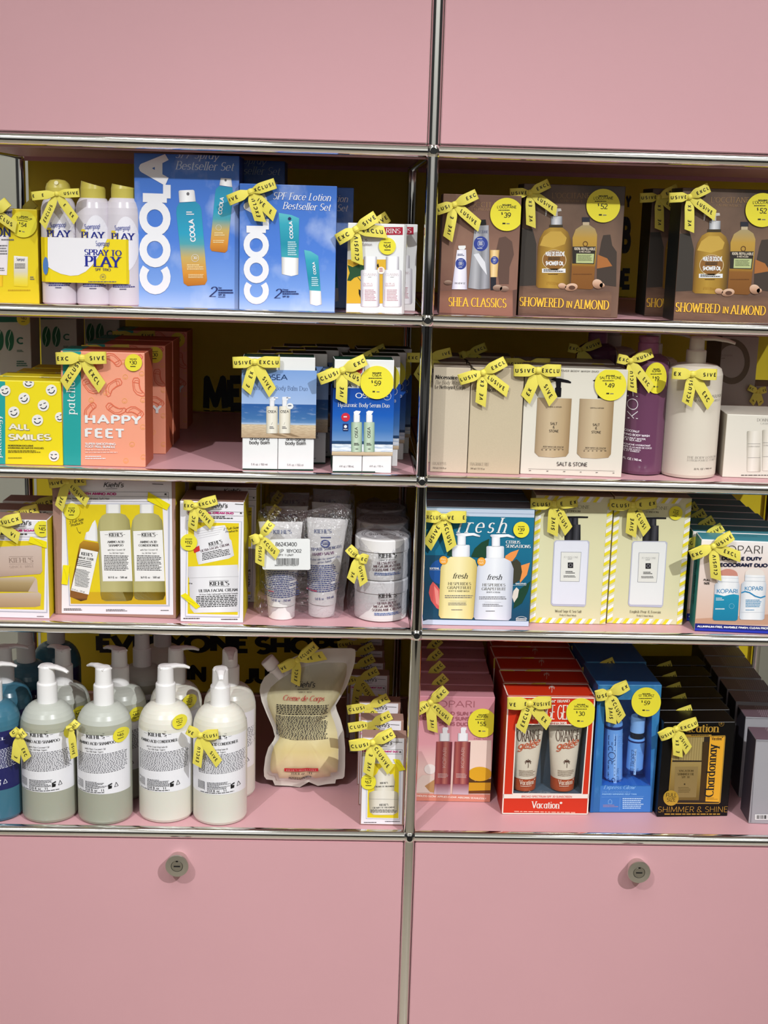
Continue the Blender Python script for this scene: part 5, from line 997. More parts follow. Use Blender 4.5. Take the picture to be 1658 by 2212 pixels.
bow(TB_, FB2, (592, 425), (528, 452), (664, 332), (585, 615), (705, 555), 62, ('E', 'EXC', 'EVISU', 'XCLUS'), out=.006)
dup(TB_, (.005, .12, 0), 'clear bag of two white hand salve tubes in shade, second from front', ('barcode_sticker',)); dup(TB_, (.004, .235, 0), 'clear bag of two white hand salve tubes in deep shade, third from front', ('barcode_sticker',))
# bag with two stacked cream jars
JW = mat('#dfdcda', rough=.3); P = atz('32', (1388, 1000), z3); rj = .0438; axj = V3((P.x, P.y+rj, z3)); Zj = lambda yy: aty('32', (1388, yy), axj.y).z - z3
TJ = thing('cream_jar_bag', 'clear bag of two stacked white cream jars, beside the chrome post', 'bagged jars', axj, 'bagged cream jar pairs')
H = Zj(412); hj = H/2
for k in range(2):
    o = axj + V3((0, 0, k*hj)); mb = MB(); mb.lathe([(rj-.005, 0), (rj-.001, .002), (rj-.0005, .006), (rj-.0005, hj*.66), (rj-.003, hj*.69)], o, JW, 56); j = mb.build('jar', TJ)
    mb = MB(); mb.lathe([(rj, hj*.69), (rj+.0008, hj*.70), (rj+.0008, hj*.97), (rj-.0015, hj*.995), (rj-.006, hj*.999), (rj-.010, hj*.992), (.004, hj*.992)], o, mat('#e6e3e2', rough=.28), 56); ld = mb.build('lid', TJ, j)
    R = Round('32', o, lambda v: (rj, rj)); R.O = V3((axj.x, axj.y-rj, z3)); RO = R.O
    R.pt = (lambda u, v, off, RR=rj: V3((axj.x + max(-.99, min(.99, u/RR))*RR, axj.y-(RR+off)*math.sqrt(1-max(-.99, min(.99, u/RR))**2), z3+v)))
    A = Art(R); A.cx = 1388; y = 0 if k else 266
    A.text("KIEHL'S", (1372, 568+y), (1494, 566+y), 30, INK, 'bserif', 4); A.line([(1372, 534+y), (1492, 532+y)], 1.5, INK, 4); A.line([(1372, 574+y), (1494, 572+y)], 1.5, INK, 4); A.text('SINCE 1851', (1378, 588+y), (1480, 586+y), 10, INK, 'serif', 4)
    for tt, x0, x1, yy in (('ULTRA BODY', 1364, 1496, 612), ('MEGA MOISTURE', 1338, 1522, 633), ('SQUALANE CREAM', 1330, 1526, 656)): A.text(tt, (x0, yy+y), (x1, yy-4+y), 17, mat('#5b3540'), 'bserif', 4)
    A.bars(1345, 668+y, 1525, 688+y, 2, mat('#3c62a8'), 4, .5, ragged=.05); A.build('printed_label', TJ, j)
    if k:
        FT = Face('32', o+V3((0, 0, hj*.994)), (1, 0, 0), (0, 1, 0)); A = Art(FT); c = axj.x
        for q in (.034, .030, .022): A.raw([(q*math.cos(t*math.pi/24), rj*0+q*math.sin(t*math.pi/24)) for t in range(48)]+[((q-.0006)*math.cos(t*math.pi/24), (q-.0006)*math.sin(t*math.pi/24)) for t in range(48)], [(i, (i+1) % 48, 48+(i+1) % 48, 48+i) for i in range(48)], GREYI, 2)
        vs, fs, Wt = glyphs("KIEHL'S", 'serif'); A.raw([((x/Wt-.5)*.04, y*.008-.004) for x, y, q in vs], fs, GREYI, 2); A.build('lid_print', TJ, ld)
bag(TJ, '32', [(1230, 380), (1300, 360), (1345, 345), (1420, 372), (1530, 355), (1585, 400), (1592, 600), (1578, 800), (1560, 960), (1520, 1010), (1260, 1008), (1175, 960), (1160, 830), (1195, 640), (1215, 500)], axj.y, rj+.006, 9)
FJ = Face('32', (axj.x, axj.y-rj-.004, z3), (1, 0, 0), (0, 0, 1)); bow(TJ, FJ, (1238, 560), (1172, 498), (1302, 578), (1188, 722), (1276, 745), 60, ('CLUS', 'EC', 'VE', 'USIVA'), out=.004)
dup(TJ, (.003, .115, 0), 'clear bag of two stacked cream jars in shade, second from front', ('ribbon_bow',)); dup(TJ, (.003, .22, 0), 'clear bag of two stacked cream jars in deep shade, third from front', ('ribbon_bow',))
# ================================================================ third shelf, right bay
T, F = carton('33', (118, 1165), (985, 1180), 212, .062, grad([(0, '#123f5c'), (.4, '#15607f'), (1, '#1a7593')], 'v'), mat('#9fb3c9'), mat('#8f979f'), name='citrus_duo_carton', label='teal carton with a pale and a white pump bottle among leaves', group='teal citrus cartons')
A = Art(F); ICE = mat('#c3d0e2')
A.frac(0, .935, 1, 1, ICE, 1); A.frac(0, 0, 1, .045, ICE, 1); A.frac(0, .962, 1, .966, mat('#8fa2bd'), 2)
A.poly([(125, 1135), (250, 1100), (300, 600), (140, 600)], mat('#15455f'), 1)
A.ell(268, 735, 92, 100, mat('#1b4f93'), 2); A.poly([(205, 815), (240, 850), (275, 900), (270, 1050), (235, 1030), (190, 970), (172, 905), (182, 850)], mat('#d65a58'), 3); A.poly([(215, 850), (250, 890), (262, 1020), (230, 990)], mat('#e68a80'), 4)
LF = mat('#17402c'); A.poly([(515, 612), (545, 545), (600, 495), (665, 465), (650, 560), (630, 625)], LF, 3); A.poly([(320, 600), (330, 560), (365, 540), (365, 615)], LF, 3); OR = mat('#e8914a')
A.poly([(795, 605), (840, 575), (905, 553), (880, 610), (850, 650), (790, 640)], OR, 3); A.poly([(900, 690), (995, 660), (970, 760), (915, 825), (905, 760)], OR, 3); A.poly([(845, 655), (885, 630), (918, 660), (930, 735), (915, 800), (860, 835)], mat('#3d3b2c'), 4); A.poly([(860, 1035), (880, 900), (1002, 808), (975, 900), (930, 990)], LF, 3); A.poly([(860, 890), (885, 860), (905, 880), (895, 940), (865, 985), (850, 940)], mat('#ddd3c8'), 5)
A.text('fresh', (392, 415), (798, 420), 128, WHITE, 'serif', 5, ital=.28, track=.18)
A.text('CITRUS', (797, 503), (916, 506), 25, WHITE, 'bserif', 6); A.text('SENSATIONS', (797, 537), (1000, 541), 26, WHITE, 'bserif', 6); A.text('SOFTENS', (178, 712), (255, 713), 14, WHITE, 'bold', 6); A.line([(178, 718), (270, 719)], 1.5, WHITE, 6); A.text('SMOOTHES', (876, 838), (965, 839), 14, WHITE, 'bold', 6); A.line([(850, 844), (965, 845)], 1.5, WHITE, 6)
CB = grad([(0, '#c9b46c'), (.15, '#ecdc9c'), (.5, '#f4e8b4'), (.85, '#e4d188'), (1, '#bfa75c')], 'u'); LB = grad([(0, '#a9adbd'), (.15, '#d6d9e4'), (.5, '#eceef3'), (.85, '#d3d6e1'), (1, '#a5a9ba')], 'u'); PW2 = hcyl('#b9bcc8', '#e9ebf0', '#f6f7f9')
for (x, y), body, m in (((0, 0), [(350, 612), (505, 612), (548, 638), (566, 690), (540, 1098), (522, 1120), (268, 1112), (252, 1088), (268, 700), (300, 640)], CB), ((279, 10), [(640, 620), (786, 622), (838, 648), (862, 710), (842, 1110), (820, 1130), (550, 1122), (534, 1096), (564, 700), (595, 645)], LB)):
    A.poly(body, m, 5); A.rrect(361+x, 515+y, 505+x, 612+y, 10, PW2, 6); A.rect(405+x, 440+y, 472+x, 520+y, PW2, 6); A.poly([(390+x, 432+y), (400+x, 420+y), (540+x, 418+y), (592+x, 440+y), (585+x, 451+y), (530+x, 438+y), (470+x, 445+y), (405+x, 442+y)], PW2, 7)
    A.text('fresh', (365+x, 786+y), (486+x, 788+y), 44, INK, 'serif', 8, ital=.28); A.text('HESPERIDES', (328+x, 840+y), (516+x, 842+y), 23, mat('#5a5648'), 'serif', 8); A.text('GRAPEFRUIT', (322+x, 872+y), (518+x, 874+y), 23, mat('#5a5648'), 'serif', 8); A.text('BODY & HAND WASH' if not x else 'BODY LOTION', (332+x+(30 if x else 0), 895+y), (502+x-(30 if x else 0), 897+y), 13, INK, 'serif', 8)
    A.bars(302+x, 925+y, 532+x, 955+y, 2, GREYI, 8, .4, ragged=.05); A.line([(345+x, 970+y), (480+x, 972+y)], 1, GREYI, 8); A.bars(330+x, 985+y, 495+x, 1012+y, 2, GREYI, 8, .4, ragged=.1); A.bars(355+x, 1040+y, 465+x, 1050+y, 1, GREYI, 8)
for x, y in ((292, 640), (600, 650)): A.ell(x, y, 34, 34, mat('#eda032'), 9); A.text('FULL', (x-21, y-2), (x+21, y-2), 16, mat('#f6d9a4'), 'bold', 10); A.text('SIZE', (x-19, y+20), (x+19, y+20), 16, mat('#f6d9a4'), 'bold', 10)
A.bars(880, 1112, 970, 1136, 2, WHITE, 6, .6, ragged=.05); A.line([(885+8*i, 1108-10*math.sin(math.pi*i/10)) for i in range(11)], 3, WHITE, 6)
A.build('printed_front', T); AT = Art(F.top); AT.text('fresh', (505, 170), (655, 170), 22, INK, 'serif', 3, ital=.28); AT.build('printed_top', T)
sticker(T, F, 923, 390, 65, '39', lv=16)
bow(T, F, (292, 285), (143, 280), (476, 286), (160, 528), (360, 550), 92, ('XCLUS', 'VE   E', 'USIVE', 'XCLUSI'))
for i in range(4): dup(T, (0, .066*(i+1), 0), f'teal citrus carton, {ORD[i+1]} in its row behind the bow', ('ribbon_bow', 'price_sticker'))
CRE = mat('#d8d4ac', rough=.45); YST = mat('#e6d52c'); WST = mat('#ebe9ea')
def perfume(sub, label, off, sale=None):
    T, F = carton('33', (990, 1150), (1610, 1165), 110, .06, CRE, mat('#c9c28c'), mat('#a89c86'), name='hand_wash_carton', label=label, group='striped hand wash cartons')
    A = Art(F); w, h = F.w, F.h; b = .0095; per = .0165; sk = .006
    def quadc(pts, m): A.raw(pts, [(0, 1, 2, 3)], m, 2)
    n = int(h/per)+1
    for i in range(n):
        v = i*per; st = per*.36
        for u0 in (0, w-b):
            for k, m in ((0, YST), (1, WST)):
                a, c = v+k*st, v+(k+1)*st
                if c+sk < h: quadc([(u0, a), (u0+b, a+sk), (u0+b, c+sk), (u0, c)], m)
    n = int(w/per)
    for i in range(n):
        u = b + i*per; st = per*.36
        for v0 in (0, h-b):
            for k, m in ((0, YST), (1, WST)):
                a, c = u+k*st, u+(k+1)*st
                if c+sk < w-b*.6: quadc([(a, v0), (c, v0), (c+sk, v0+b), (a+sk, v0+b)], m)
    A.text('JO MALONE', (1195, 218), (1483, 222), 27, INK, 'tserif', 4); A.text('LONDON', (1298, 246), (1405, 249), 14, INK, 'serif', 4)
    PB = grad([(0, '#0c0c0e'), (.3, '#3a3a40'), (.5, '#1a1a1d'), (.75, '#4a4a50'), (1, '#0e0e10')], 'u', rough=.25)
    A.rect(1276, 350, 1406, 476, PB, 5); A.rect(1298, 290, 1386, 352, PB, 4); A.poly([(1300, 282), (1400, 282), (1468, 284), (1467, 296), (1380, 296), (1300, 298)], mat('#1c1c20', rough=.25), 5)
    A.poly([(1206, 477), (1464, 479), (1480, 492), (1478, 510), (1450, 1002), (1436, 1020), (1180, 1012), (1164, 992), (1190, 492)], mat('#b9bacb'), 3); A.poly([(1212, 484), (1460, 486), (1470, 510), (1442, 1000), (1184, 996), (1174, 985), (1198, 500)], mat('#dfe0ea') if sub[0] == 'W' else mat('#e4e5e4'), 4)
    A.poly([(1247, 571), (1413, 573), (1396, 816), (1238, 813)], mat('#8a8d98'), 5); A.poly([(1250, 574), (1410, 576), (1393, 813), (1241, 810)], mat('#e0dfd8'), 6)
    A.text('JO MALONE', (1268, 621), (1386, 623), 15, GREYI, 'tserif', 7); A.bars(1302, 628, 1350, 634, 1, GREYI, 7); A.rect(1302, 658, 1346, 703, mat('#17161a'), 7); A.ell(1324, 680, 15, 15, mat('#77757a'), 8, hole=.6); A.bars(1284, 728, 1362, 752, 2, INK, 7, .55, ragged=.15); A.bars(1268, 764, 1376, 784, 2, INK, 7, .5, ragged=.1)
    wd = 218 if sub[0] == 'W' else 252; A.text(sub, (1305-wd/2, 1063), (1305+wd/2, 1068), 22, mat('#4d4a36'), 'serif', 5); A.text('Body & Hand Wash', (1235, 1092), (1371, 1097), 15, mat('#4d4a36'), 'serif', 5)
    A.build('printed_front', T)
    bow(T, F, (1190, 178), (998, 178), (1380, 160), (1178, 432), (1312, 408), 88, ('CLUSI', 'E  EX', 'SIVE', 'XCLUSI'))
    if sale: A2 = sticker(T, F, 1543, 247, 56, sale, lv=12, rot=-14)
    T.location += V3(off); return T
perfume('Wood Sage & Sea Salt', 'cream striped carton with lavender-white bottle, next to the teal leaf carton', (0, 0, 0))
q0 = atz('33', (990, 1150), floor_of('3')); q1 = atz('34', (205, 1276), floor_of('3'))
t_ = perfume('English Pear & Freesia', 'cream striped carton with white bottle and $55 sticker', (q1.x-q0.x, q1.y-q0.y, 0), '55')
dup(t_, (0, .075, 0), 'cream striped carton in shade behind the one with a $55 sticker', ('ribbon_bow', 'price_sticker'))
TLS = mat('#2f8a86', rough=.4); NVB = mat('#101e7a', rough=.3)
T, F = carton('34', (995, 1345), (1833, 1380), 518, .052, grad([(0, '#cda58c'), (.12, '#d9b8a4'), (.7, '#e6d5cd'), (1, '#efe9e6')], 'v'), TLS, mat('#4796a4'), lside=TLS, name='deodorant_duo_carton', label='peach and teal carton printed with two deodorant sticks, at the right edge', group='deodorant cartons')
A = Art(F); A.frac(0, 0, 1, .085, NVB, 2); A.frac(0, .01, 1, .03, mat('#2236b4'), 3)
A.quad([(1000, 1235), (1833, 1185), (1833, 1290), (998, 1276)], mat('#c69a80'), 1)
A.text('KOPARI', (1222, 648), (1607, 650), 76, INK, 'thin', 4); A.text('DOUBLE DUTY', (1238, 708), (1603, 712), 36, mat('#14193a'), 'xbold', 4); A.text('DEODORANT DUO', (1185, 766), (1655, 772), 37, mat('#14193a'), 'xbold', 4)
for x, y, dome, low, nm in ((0, 0, mat('#c98a7a'), grad([(0, '#1a7c9e'), (1, '#2392b4')], 'v'), 0), (240, -6, mat('#e6ddd6'), None, 1)):
    A.poly([(1210+x, 850+y)]+[(1298+x-86*math.cos(math.radians(t)), 838+y-52*math.sin(math.radians(t))) for t in range(0, 181, 15)]+[(1388+x, 850+y)], dome, 4)
    A.poly([(1210+x, 845+y), (1390+x, 850+y), (1394+x, 905+y), (1402+x, 935+y), (1384+x, 1240+y), (1365+x, 1252+y), (1172+x, 1248+y), (1160+x, 1235+y), (1178+x, 925+y), (1208+x, 900+y)], hcyl('#b5bcc8', '#e7e9ec', '#f3f3f4'), 5); A.line([(1208+x, 900+y), (1394+x, 905+y)], 3, mat('#a9b0bb'), 6); A.line([(1210+x, 865+y), (1392+x, 870+y)], 2, mat('#b9c0c9'), 6)
    BT = mat('#2a86b8'); A.text('KOPARI', (1196+x+(12 if nm else 0), 1004+y-(18 if nm else 0)), (1381+x-(12 if nm else 0), 1004+y-(18 if nm else 0)), 40, BT, 'sans', 7)
    if not nm:
        A.poly([(1176, 1012), (1215, 1018), (1260, 1030), (1310, 1018), (1350, 1012), (1397, 1022), (1384, 1240), (1365, 1252), (1172, 1248), (1160, 1235)], low, 6); A.bars(1188, 1045, 1260, 1075, 2, WHITE, 7, .5); A.bars(1182, 1140, 1290, 1158, 1, WHITE, 7); A.ell(1330, 1120, 24, 24, mat('#8cc6da'), 7, hole=.9)
    else:
        A.line([(1418, 1000), (1450, 988), (1490, 998), (1540, 1030), (1590, 1045), (1632, 1030)], 12, BT, 7); A.bars(1455, 1062, 1600, 1135, 5, BT, 7, .5); A.bars(1455, 1152, 1570, 1162, 1, BT, 7); A.line([(1408, 1175), (1622, 1175)], 2, mat('#b9c0c9'), 7)
A.text('FULL', (1079, 893), (1135, 895), 20, INK, 'bold', 5); A.text('SIZE', (1080, 923), (1132, 925), 20, INK, 'bold', 5); A.text('ALUMINUM-FREE, INVISIBLE FINISH, CLEAN PROTECTION', (1018, 1311), (1765, 1334), 20, WHITE, 'xbold', 5)
A.build('printed_front', T); AL = Art(F.lface); AL.F.cr = '34'; vs, fs, Wt = glyphs('DOUBLE DUTY DEODORANT DUO', 'bold'); k = F.h*.6/Wt
AL.raw([(.03-y*.012, F.h*.85 - x*k) for x, y, q in vs], fs, mat('#0f4a46'), 3); AL.build('printed_side', T); AT = Art(F.top); AT.text('KOPARI', (1380, 495), (1560, 500), 26, mat('#1f5f6c'), 'thin', 3); AT.build('printed_top', T)
bow(T, F, (1162, 580), (958, 665), (1335, 478), (1192, 882), (1412, 682), 94, ('EXC', 'USIVE', 'CLUSIV', 'EXCL'))
row(T, F, [(0, .0565*(i+1), 0) for i in range(6)], [f'peach and teal deodorant carton, {ORD[i+1]} in its row at the right edge' for i in range(6)])
# ================================================================ lowest open shelf, left bay: litre bottles
SHB = mat('#a7a898', rough=.28, spec=.45, sss=.15, var=.02, vscale=20); COB = mat('#dcd9cd', rough=.3, spec=.45, sss=.1); BLB = mat('#3f7186', rough=.22, spec=.5, sss=.1); SHT = mat('#b9bcb3', rough=.3); PLW = mat('#eeeceb', rough=.3)
z4 = LZ['4']+PT; RB = .0452; LABW = mat('#ecebef', rough=.35); LABN = mat('#23255e', rough=.35)
def litre(cx, py, body, upper, lab, head_ang, label, group, names, cr='41', shift=(0, 0, 0), tilt=0, sale=None, bowpts=None, labx=0, y0=575, simple=False):
    P = atz(cr, (cx, py), z4); ax = V3((P.x, P.y+RB, z4)) + V3(shift); T = thing('pump_bottle', label, 'bottle', ax, group)
    hs, hc, hd = .157, .199, .2
    mb = MB(); R = RB
    prof = [(R-.007, 0), (R-.002, .0015), (R, .006), (R, .06), (R, .12), (R, hs)] + [(.0165+(R-.0165)*math.cos(a), hs+(hc-hs)*math.sin(a)) for a in (.2, .4, .6, .8, 1.0, 1.2, 1.4, 1.57)]
    mb.lathe([p + ((upper if p[1] > .176 else body),) for p in prof], ax, body, 64); bt = mb.build('bottle_body', T)
    pump_top(T, ax, hc-.001, hc+.033, .0165, hc+.046, hc+.064, head_ang, .040, PLW, .005, rn=.0140)
    if simple: return T, ax
    Rd = Round(cr, ax-V3(shift), lambda v: (R, R)); Rd.pt = (lambda u, v, off: V3((ax.x+max(-.99, min(.99, u/R))*R, ax.y-(R+off)*math.sqrt(1-max(-.99, min(.99, u/R))**2), ax.z+v)))
    A = Art(Rd); A.cx = cx; k = 3.9476 if cr == '41' else 3.0704; s = k/3.9476; X = lambda x: cx + x*s + labx; Y = lambda y: py + (y-1700)*s
    A.band(Y(932), Y(1428), lab, 1, -.985, .97 if lab is LABW else .985)
    tc = INK if lab is LABW else mat('#dfe0ee'); sl = -.04
    def tx(t, x0, x1, y, h, f='bserif', it=0, lv=4): A.text(t, (X(x0), Y(y)), (X(x1), Y(y-abs(x1-x0)*.03)), h*s, tc, f, lv, ital=it)
    tx("KIEHL'S", -132, 32, 958, 32); A.line([(X(-132), Y(915)), (X(30), Y(911))], 2*s, tc, 4); A.line([(X(-130), Y(966)), (X(32), Y(962))], 2*s, tc, 4); A.line([(X(-168), Y(942)), (X(-140), Y(942))], 2*s, tc, 4); A.line([(X(42), Y(938)), (X(70), Y(937))], 2*s, tc, 4)
    tx(names[0], -200, 122, 1014, 26); tx(names[1], -145, 38, 1054, 15, 'serif', .2); tx('for All Hair Types' if lab is LABW else 'SINCE 1851', -130, 22, 1076, 15, 'serif')
    A.bars(X(-215), Y(1092), X(205), Y(1262), 14, mat('#56555c') if lab is LABW else tc, 4, .46, -.035, .03, .015, .05)
    A.bars(X(-140), Y(1328), X(66), Y(1390), 7, tc, 4, .45, -.03, .25); A.quad([(X(-222), Y(1322)), (X(-160), Y(1330)), (X(-160), Y(1400)), (X(-222), Y(1392))], mat('#a9a9b2') if lab is LABW else NAVY, 3); A.bars(X(-220), Y(1326), X(-162), Y(1394), 10, tc, 4, .4, 0, .02, .1, .4)
    tx('33.8 fl. oz. - 1 L', -142, 32, 1408, 20); A.poly([(X(60), Y(1352)), (X(92), Y(1338)), (X(94), Y(1350)), (X(70), Y(1358)), (X(92), Y(1362)), (X(90), Y(1385)), (X(62), Y(1388))], tc, 4); A.line([(X(112), Y(1378)), (X(124), Y(1340)), (X(140), Y(1374))], 4*s, tc, 4, True); A.bars(X(-200), Y(1415), X(130), Y(1424), 1, tc, 4, .6, -.02)
    A.quad([(X(194), Y(1090)), (X(226), Y(1070)), (X(226), Y(1196)), (X(194), Y(1212))], mat('#4a4a50') if lab is LABW else NAVY, 5)
    A.build('printed_label', T, bt)
    if sale: sticker(T, Rd, X(sale[1]), Y(sale[2]), 58*s, sale[0], ry=62*s)
    if bowpts: FK = Face(cr, (ax.x, ax.y-R*.93, ax.z), (1, 0, 0), (0, 0, 1)); bow(T, FK, *bowpts[0], bowpts[1], bowpts[2], out=.008, cr=bowpts[3] if len(bowpts) > 3 else None)
    return T, ax
SH = ('AMINO ACID SHAMPOO', 'with Pure Coconut Oil'); CO = ('AMINO ACID CONDITIONER', 'with Pure Coconut Oil and Jojoba Oils'); BL = ('BODY FUEL', 'All-In-One Energizing')
litre(-90, 1690, BLB, BLB, LABN, .3, 'blue litre bottle with navy label, cut off by the left edge', 'blue litre pump bottles', BL, sale=None)
TA, axA = litre(380, 1700, SHB, SHT, LABW, -.35, 'grey-green litre shampoo bottle with two pale bows, leftmost of the front pair', 'grey-green litre pump bottles', SH, sale=('46', 208, 945), bowpts=(((160, 940), (110, 890), (212, 905), (130, 1165), (232, 1150)), 78, ('U', 'SIVE', 'E', 'EXC')))
TBB, axB = litre(860, 1715, SHB, SHT, LABW, 2.4, 'grey-green litre shampoo bottle between the other shampoo and a white bottle', 'grey-green litre pump bottles', SH, sale=('46', 158, 945), bowpts=(((608, 880), (595, 850), (662, 820), (600, 920), (632, 1135)), 66, ('', 'EXCL', '', 'USIVE')))
TC_, axC = litre(1388, 1697, COB, COB, LABW, .35, 'white litre conditioner bottle without a bow, beside the shampoo', 'white litre pump bottles', CO, sale=('52', 138, 842))
TD, axD = litre(275, 1337, COB, COB, LABW, -1.45, 'white litre conditioner bottle with a bow, rightmost of the front row', 'white litre pump bottles', CO, cr='42', labx=38, bowpts=(((162, 728), (75, 690), (282, 720), (138, 935), (285, 925)), 62, ('VE', 'CLUSI', 'EXCLU', 'SIVE')))
def behind(cx, col, cr, dy, name_, src, srcx, lab, ang=0):
    """a copy of a front bottle standing dy behind, collar centred at crop pixel cx"""
    ax0 = src.location; p = aty(cr, (cx, col), ax0.y+dy); return dup(src, (p.x-ax0.x, dy, 0), lab, ('ribbon_bow',))
behind(40, 440, '41', .094, '', bpy.data.objects['pump_bottle'], 0, 'blue litre bottle with navy label, second row at the left edge')
behind(540, 440, '41', .094, '', TBB, 0, 'grey-green litre bottle in shade, behind the gap right of the leftmost shampoo')
behind(1020, 455, '41', .094, '', TBB, 0, 'grey-green litre bottle in shade, behind the gap left of the conditioners')
behind(1500, 440, '41', .096, '', TC_, 0, 'white litre bottle in shade, behind the bottle without a bow')
behind(357, 365, '42', .1, '', TD, 0, 'white litre bottle with yellow price sticker, behind the bowed bottle by the pouch')
B0 = bpy.data.objects['pump_bottle']
behind(222, 270, '41', .2, '', B0, 0, 'dark blue litre bottle in deep shade, third row at the left'); behind(478, 125, '41', .31, '', B0, 0, 'dark blue litre bottle in deep shade, last row against the yellow panel')
behind(1212, 290, '41', .195, '', TBB, 0, 'grey-green litre bottle in deep shade, third row below the big letter V'); behind(1385, 200, '41', .3, '', TC_, 0, 'white litre bottle in deep shade, last row below the big letters')
# refill pouch
PY_ = .176; cr = '42'
outl = [(1160, 168), (1186, 176), (1190, 200), (1185, 262), (1160, 345), (1130, 425), (1085, 500), (1058, 545), (1066, 580), (1090, 640), (1112, 720), (1121, 830), (1120, 950), (1116, 1015), (1105, 1030), (1060, 1036), (1055, 1062), (1005, 1066), (940, 1078), (880, 1052), (820, 1088), (750, 1078), (655, 1074), (640, 1040), (600, 1036), (584, 1015), (582, 970), (592, 890), (612, 825), (645, 780), (656, 752), (640, 690), (600, 600), (568, 520), (554, 450), (560, 410), (585, 362), (640, 315), (740, 248), (820, 210), (900, 186), (1000, 168)]
TP = thing('refill_pouch', 'clear refill pouch of pale yellow cream with white screw cap', 'pouch', (-.18, PY_, z4))
Q = [aty(cr, p, PY_) for p in outl]; c = aty(cr, (850, 690), PY_); lowz = min(q.z for q in Q); Q = [V3((q.x, q.y, q.z-lowz+z4+.0004)) for q in Q]; c.z += z4-lowz
RIM = mat('#cfcac0', rough=.2, spec=.5); PCH = grad([(0, '#d9c6ae'), (.14, '#e0d0a6'), (.3, '#dccb8e'), (.42, '#e2d8a8'), (.55, '#c6bc92'), (.8, '#a59d80'), (1, '#aea692')], 'v', rough=.16, spec=.55, cloud=('#f1e6bd', 3.5, .5, .75, .35))
mb = MB(); n = len(Q); K = 12; zmn, zmx = min(q.z for q in Q), max(q.z for q in Q); rp = random.Random(5)
def puff(f, z): g = (z-zmn)/(zmx-zmn); T_ = .034*(1-.55*g); return .0012 if f > .9 else .0012 + T_*(1-(f/.9)**2.4)**.7
for sgn in (-1, 1):
    rows = []
    for k in range(1, K+1):
        f = k/K; rows.append([(V3((c.x+(q.x-c.x)*f, 0, c.z+(q.z-c.z)*f)), f) for q in Q])
    vs = []; uv = []
    for r_ in rows:
        for i, (p, f) in enumerate(r_):
            wob = .0018*math.sin(9*f+i*1.3)*math.sin(p.z*70+i) * (1 if .2 < f < .88 else 0)
            vs.append(V3((p.x, PY_ + sgn*(puff(f, p.z)+wob*.6), p.z))); uv.append(((p.x-c.x)/.12+.5, (p.z-zmn)/(zmx-zmn)))
    vs.append(V3((c.x, PY_+sgn*puff(0, c.z), c.z))); uv.append((.5, (c.z-zmn)/(zmx-zmn)))
    mb.add(vs, [((len(vs)-1), i, (i+1) % n) for i in range(n)], PCH, uv, True)
    for k in range(K-1):
        o = len(mb.v)-len(vs)
        m_ = RIM if k >= K-3 else PCH; mi = mb.mid(m_)
        for i in range(n): mb.f.append([o+k*n+i, o+(k+1)*n+i, o+(k+1)*n+(i+1) % n, o+k*n+(i+1) % n]); mb.mi.append(mi); mb.sm.append(True)
pb = mb.build('pouch_body', TP)
mb = MB(); a_ = aty(cr, (672, 308), PY_); b_ = aty(cr, (612, 238), PY_); d_ = (b_-a_).normalized(); L_ = (b_-a_).length
mb.lathe([(.0092, -.012), (.0092, L_*.22), (.0118, L_*.24), (.0118, L_*.34), (.0098, L_*.36), (.0098, L_*.44), (.0130, L_*.46), (.0130, L_*1.12), (.012, L_*1.18)], a_, mat('#e9e4e2', rough=.35), 36, axis=d_); tag(mb.build('screw_cap', TP), 'white screw cap')
class PS(Face):
    def __init__(s): Face.__init__(s, cr, (c.x, PY_-.022, z4), (1, 0, 0), (0, 0, 1))
    def pt(s, u, v, off):
        x, z = c.x+u, z4+v; ang = math.atan2(z-c.z, x-c.x); best = 1e9
        for i in range(n):
            a, b = Q[i], Q[(i+1) % n]; d1, d2 = math.cos(ang), math.sin(ang); ex, ez = b.x-a.x, b.z-a.z; den = d1*ez-d2*ex
            if abs(den) < 1e-9: continue
            t = ((a.x-c.x)*ez-(a.z-c.z)*ex)/den; q = ((a.x-c.x)*d2-(a.z-c.z)*d1)/den
            if t > 0 and -.01 <= q <= 1.01: best = min(best, t)
        f = min(1, math.hypot(x-c.x, z-c.z)/max(best, 1e-4)); return V3((x, PY_-puff(f, z)-.0014*(1 if f < .9 else 0)-off, z))
PSF = PS(); A = Art(PSF); A.c('42')
klogo(A, 790, 918, 420, 42); A.text('SINCE 1851', (810, 452), (898, 452), 9, INK, 'serif', 4); A.text('Creme de Corps', (705, 502), (980, 504), 36, mat('#b8222c'), 'serif', 4, ital=.4)
A.bars(665, 530, 1015, 595, 6, INK, 4, .5, 0, .03, .02, .06); A.bars(660, 600, 1008, 755, 17, mat('#3a3a3c'), 4, .55, 0, .06, .015, .05); A.rect(718, 947, 943, 971, mat('#c0262c'), 3, 6); A.text("KIEHL'S REFILLABLE", (730, 967), (932, 967), 14, mat('#e3a09c'), 'serif', 5); A.text('33.8 fl. oz. - 1 L', (760, 998), (905, 996), 18, INK, 'bserif', 4); A.bars(745, 1020, 915, 1045, 2, INK, 4, .5); A.build('printed_label', TP, pb)
FP_ = Face(cr, (c.x, PY_-.02, z4), (1, 0, 0), (0, 0, 1)); bow(TP, FP_, (805, 228), (688, 290), (928, 128), (790, 395), (985, 205), 62, ('VE', 'XCLUSIV', 'EXCL', 'VE  E'), out=.006)
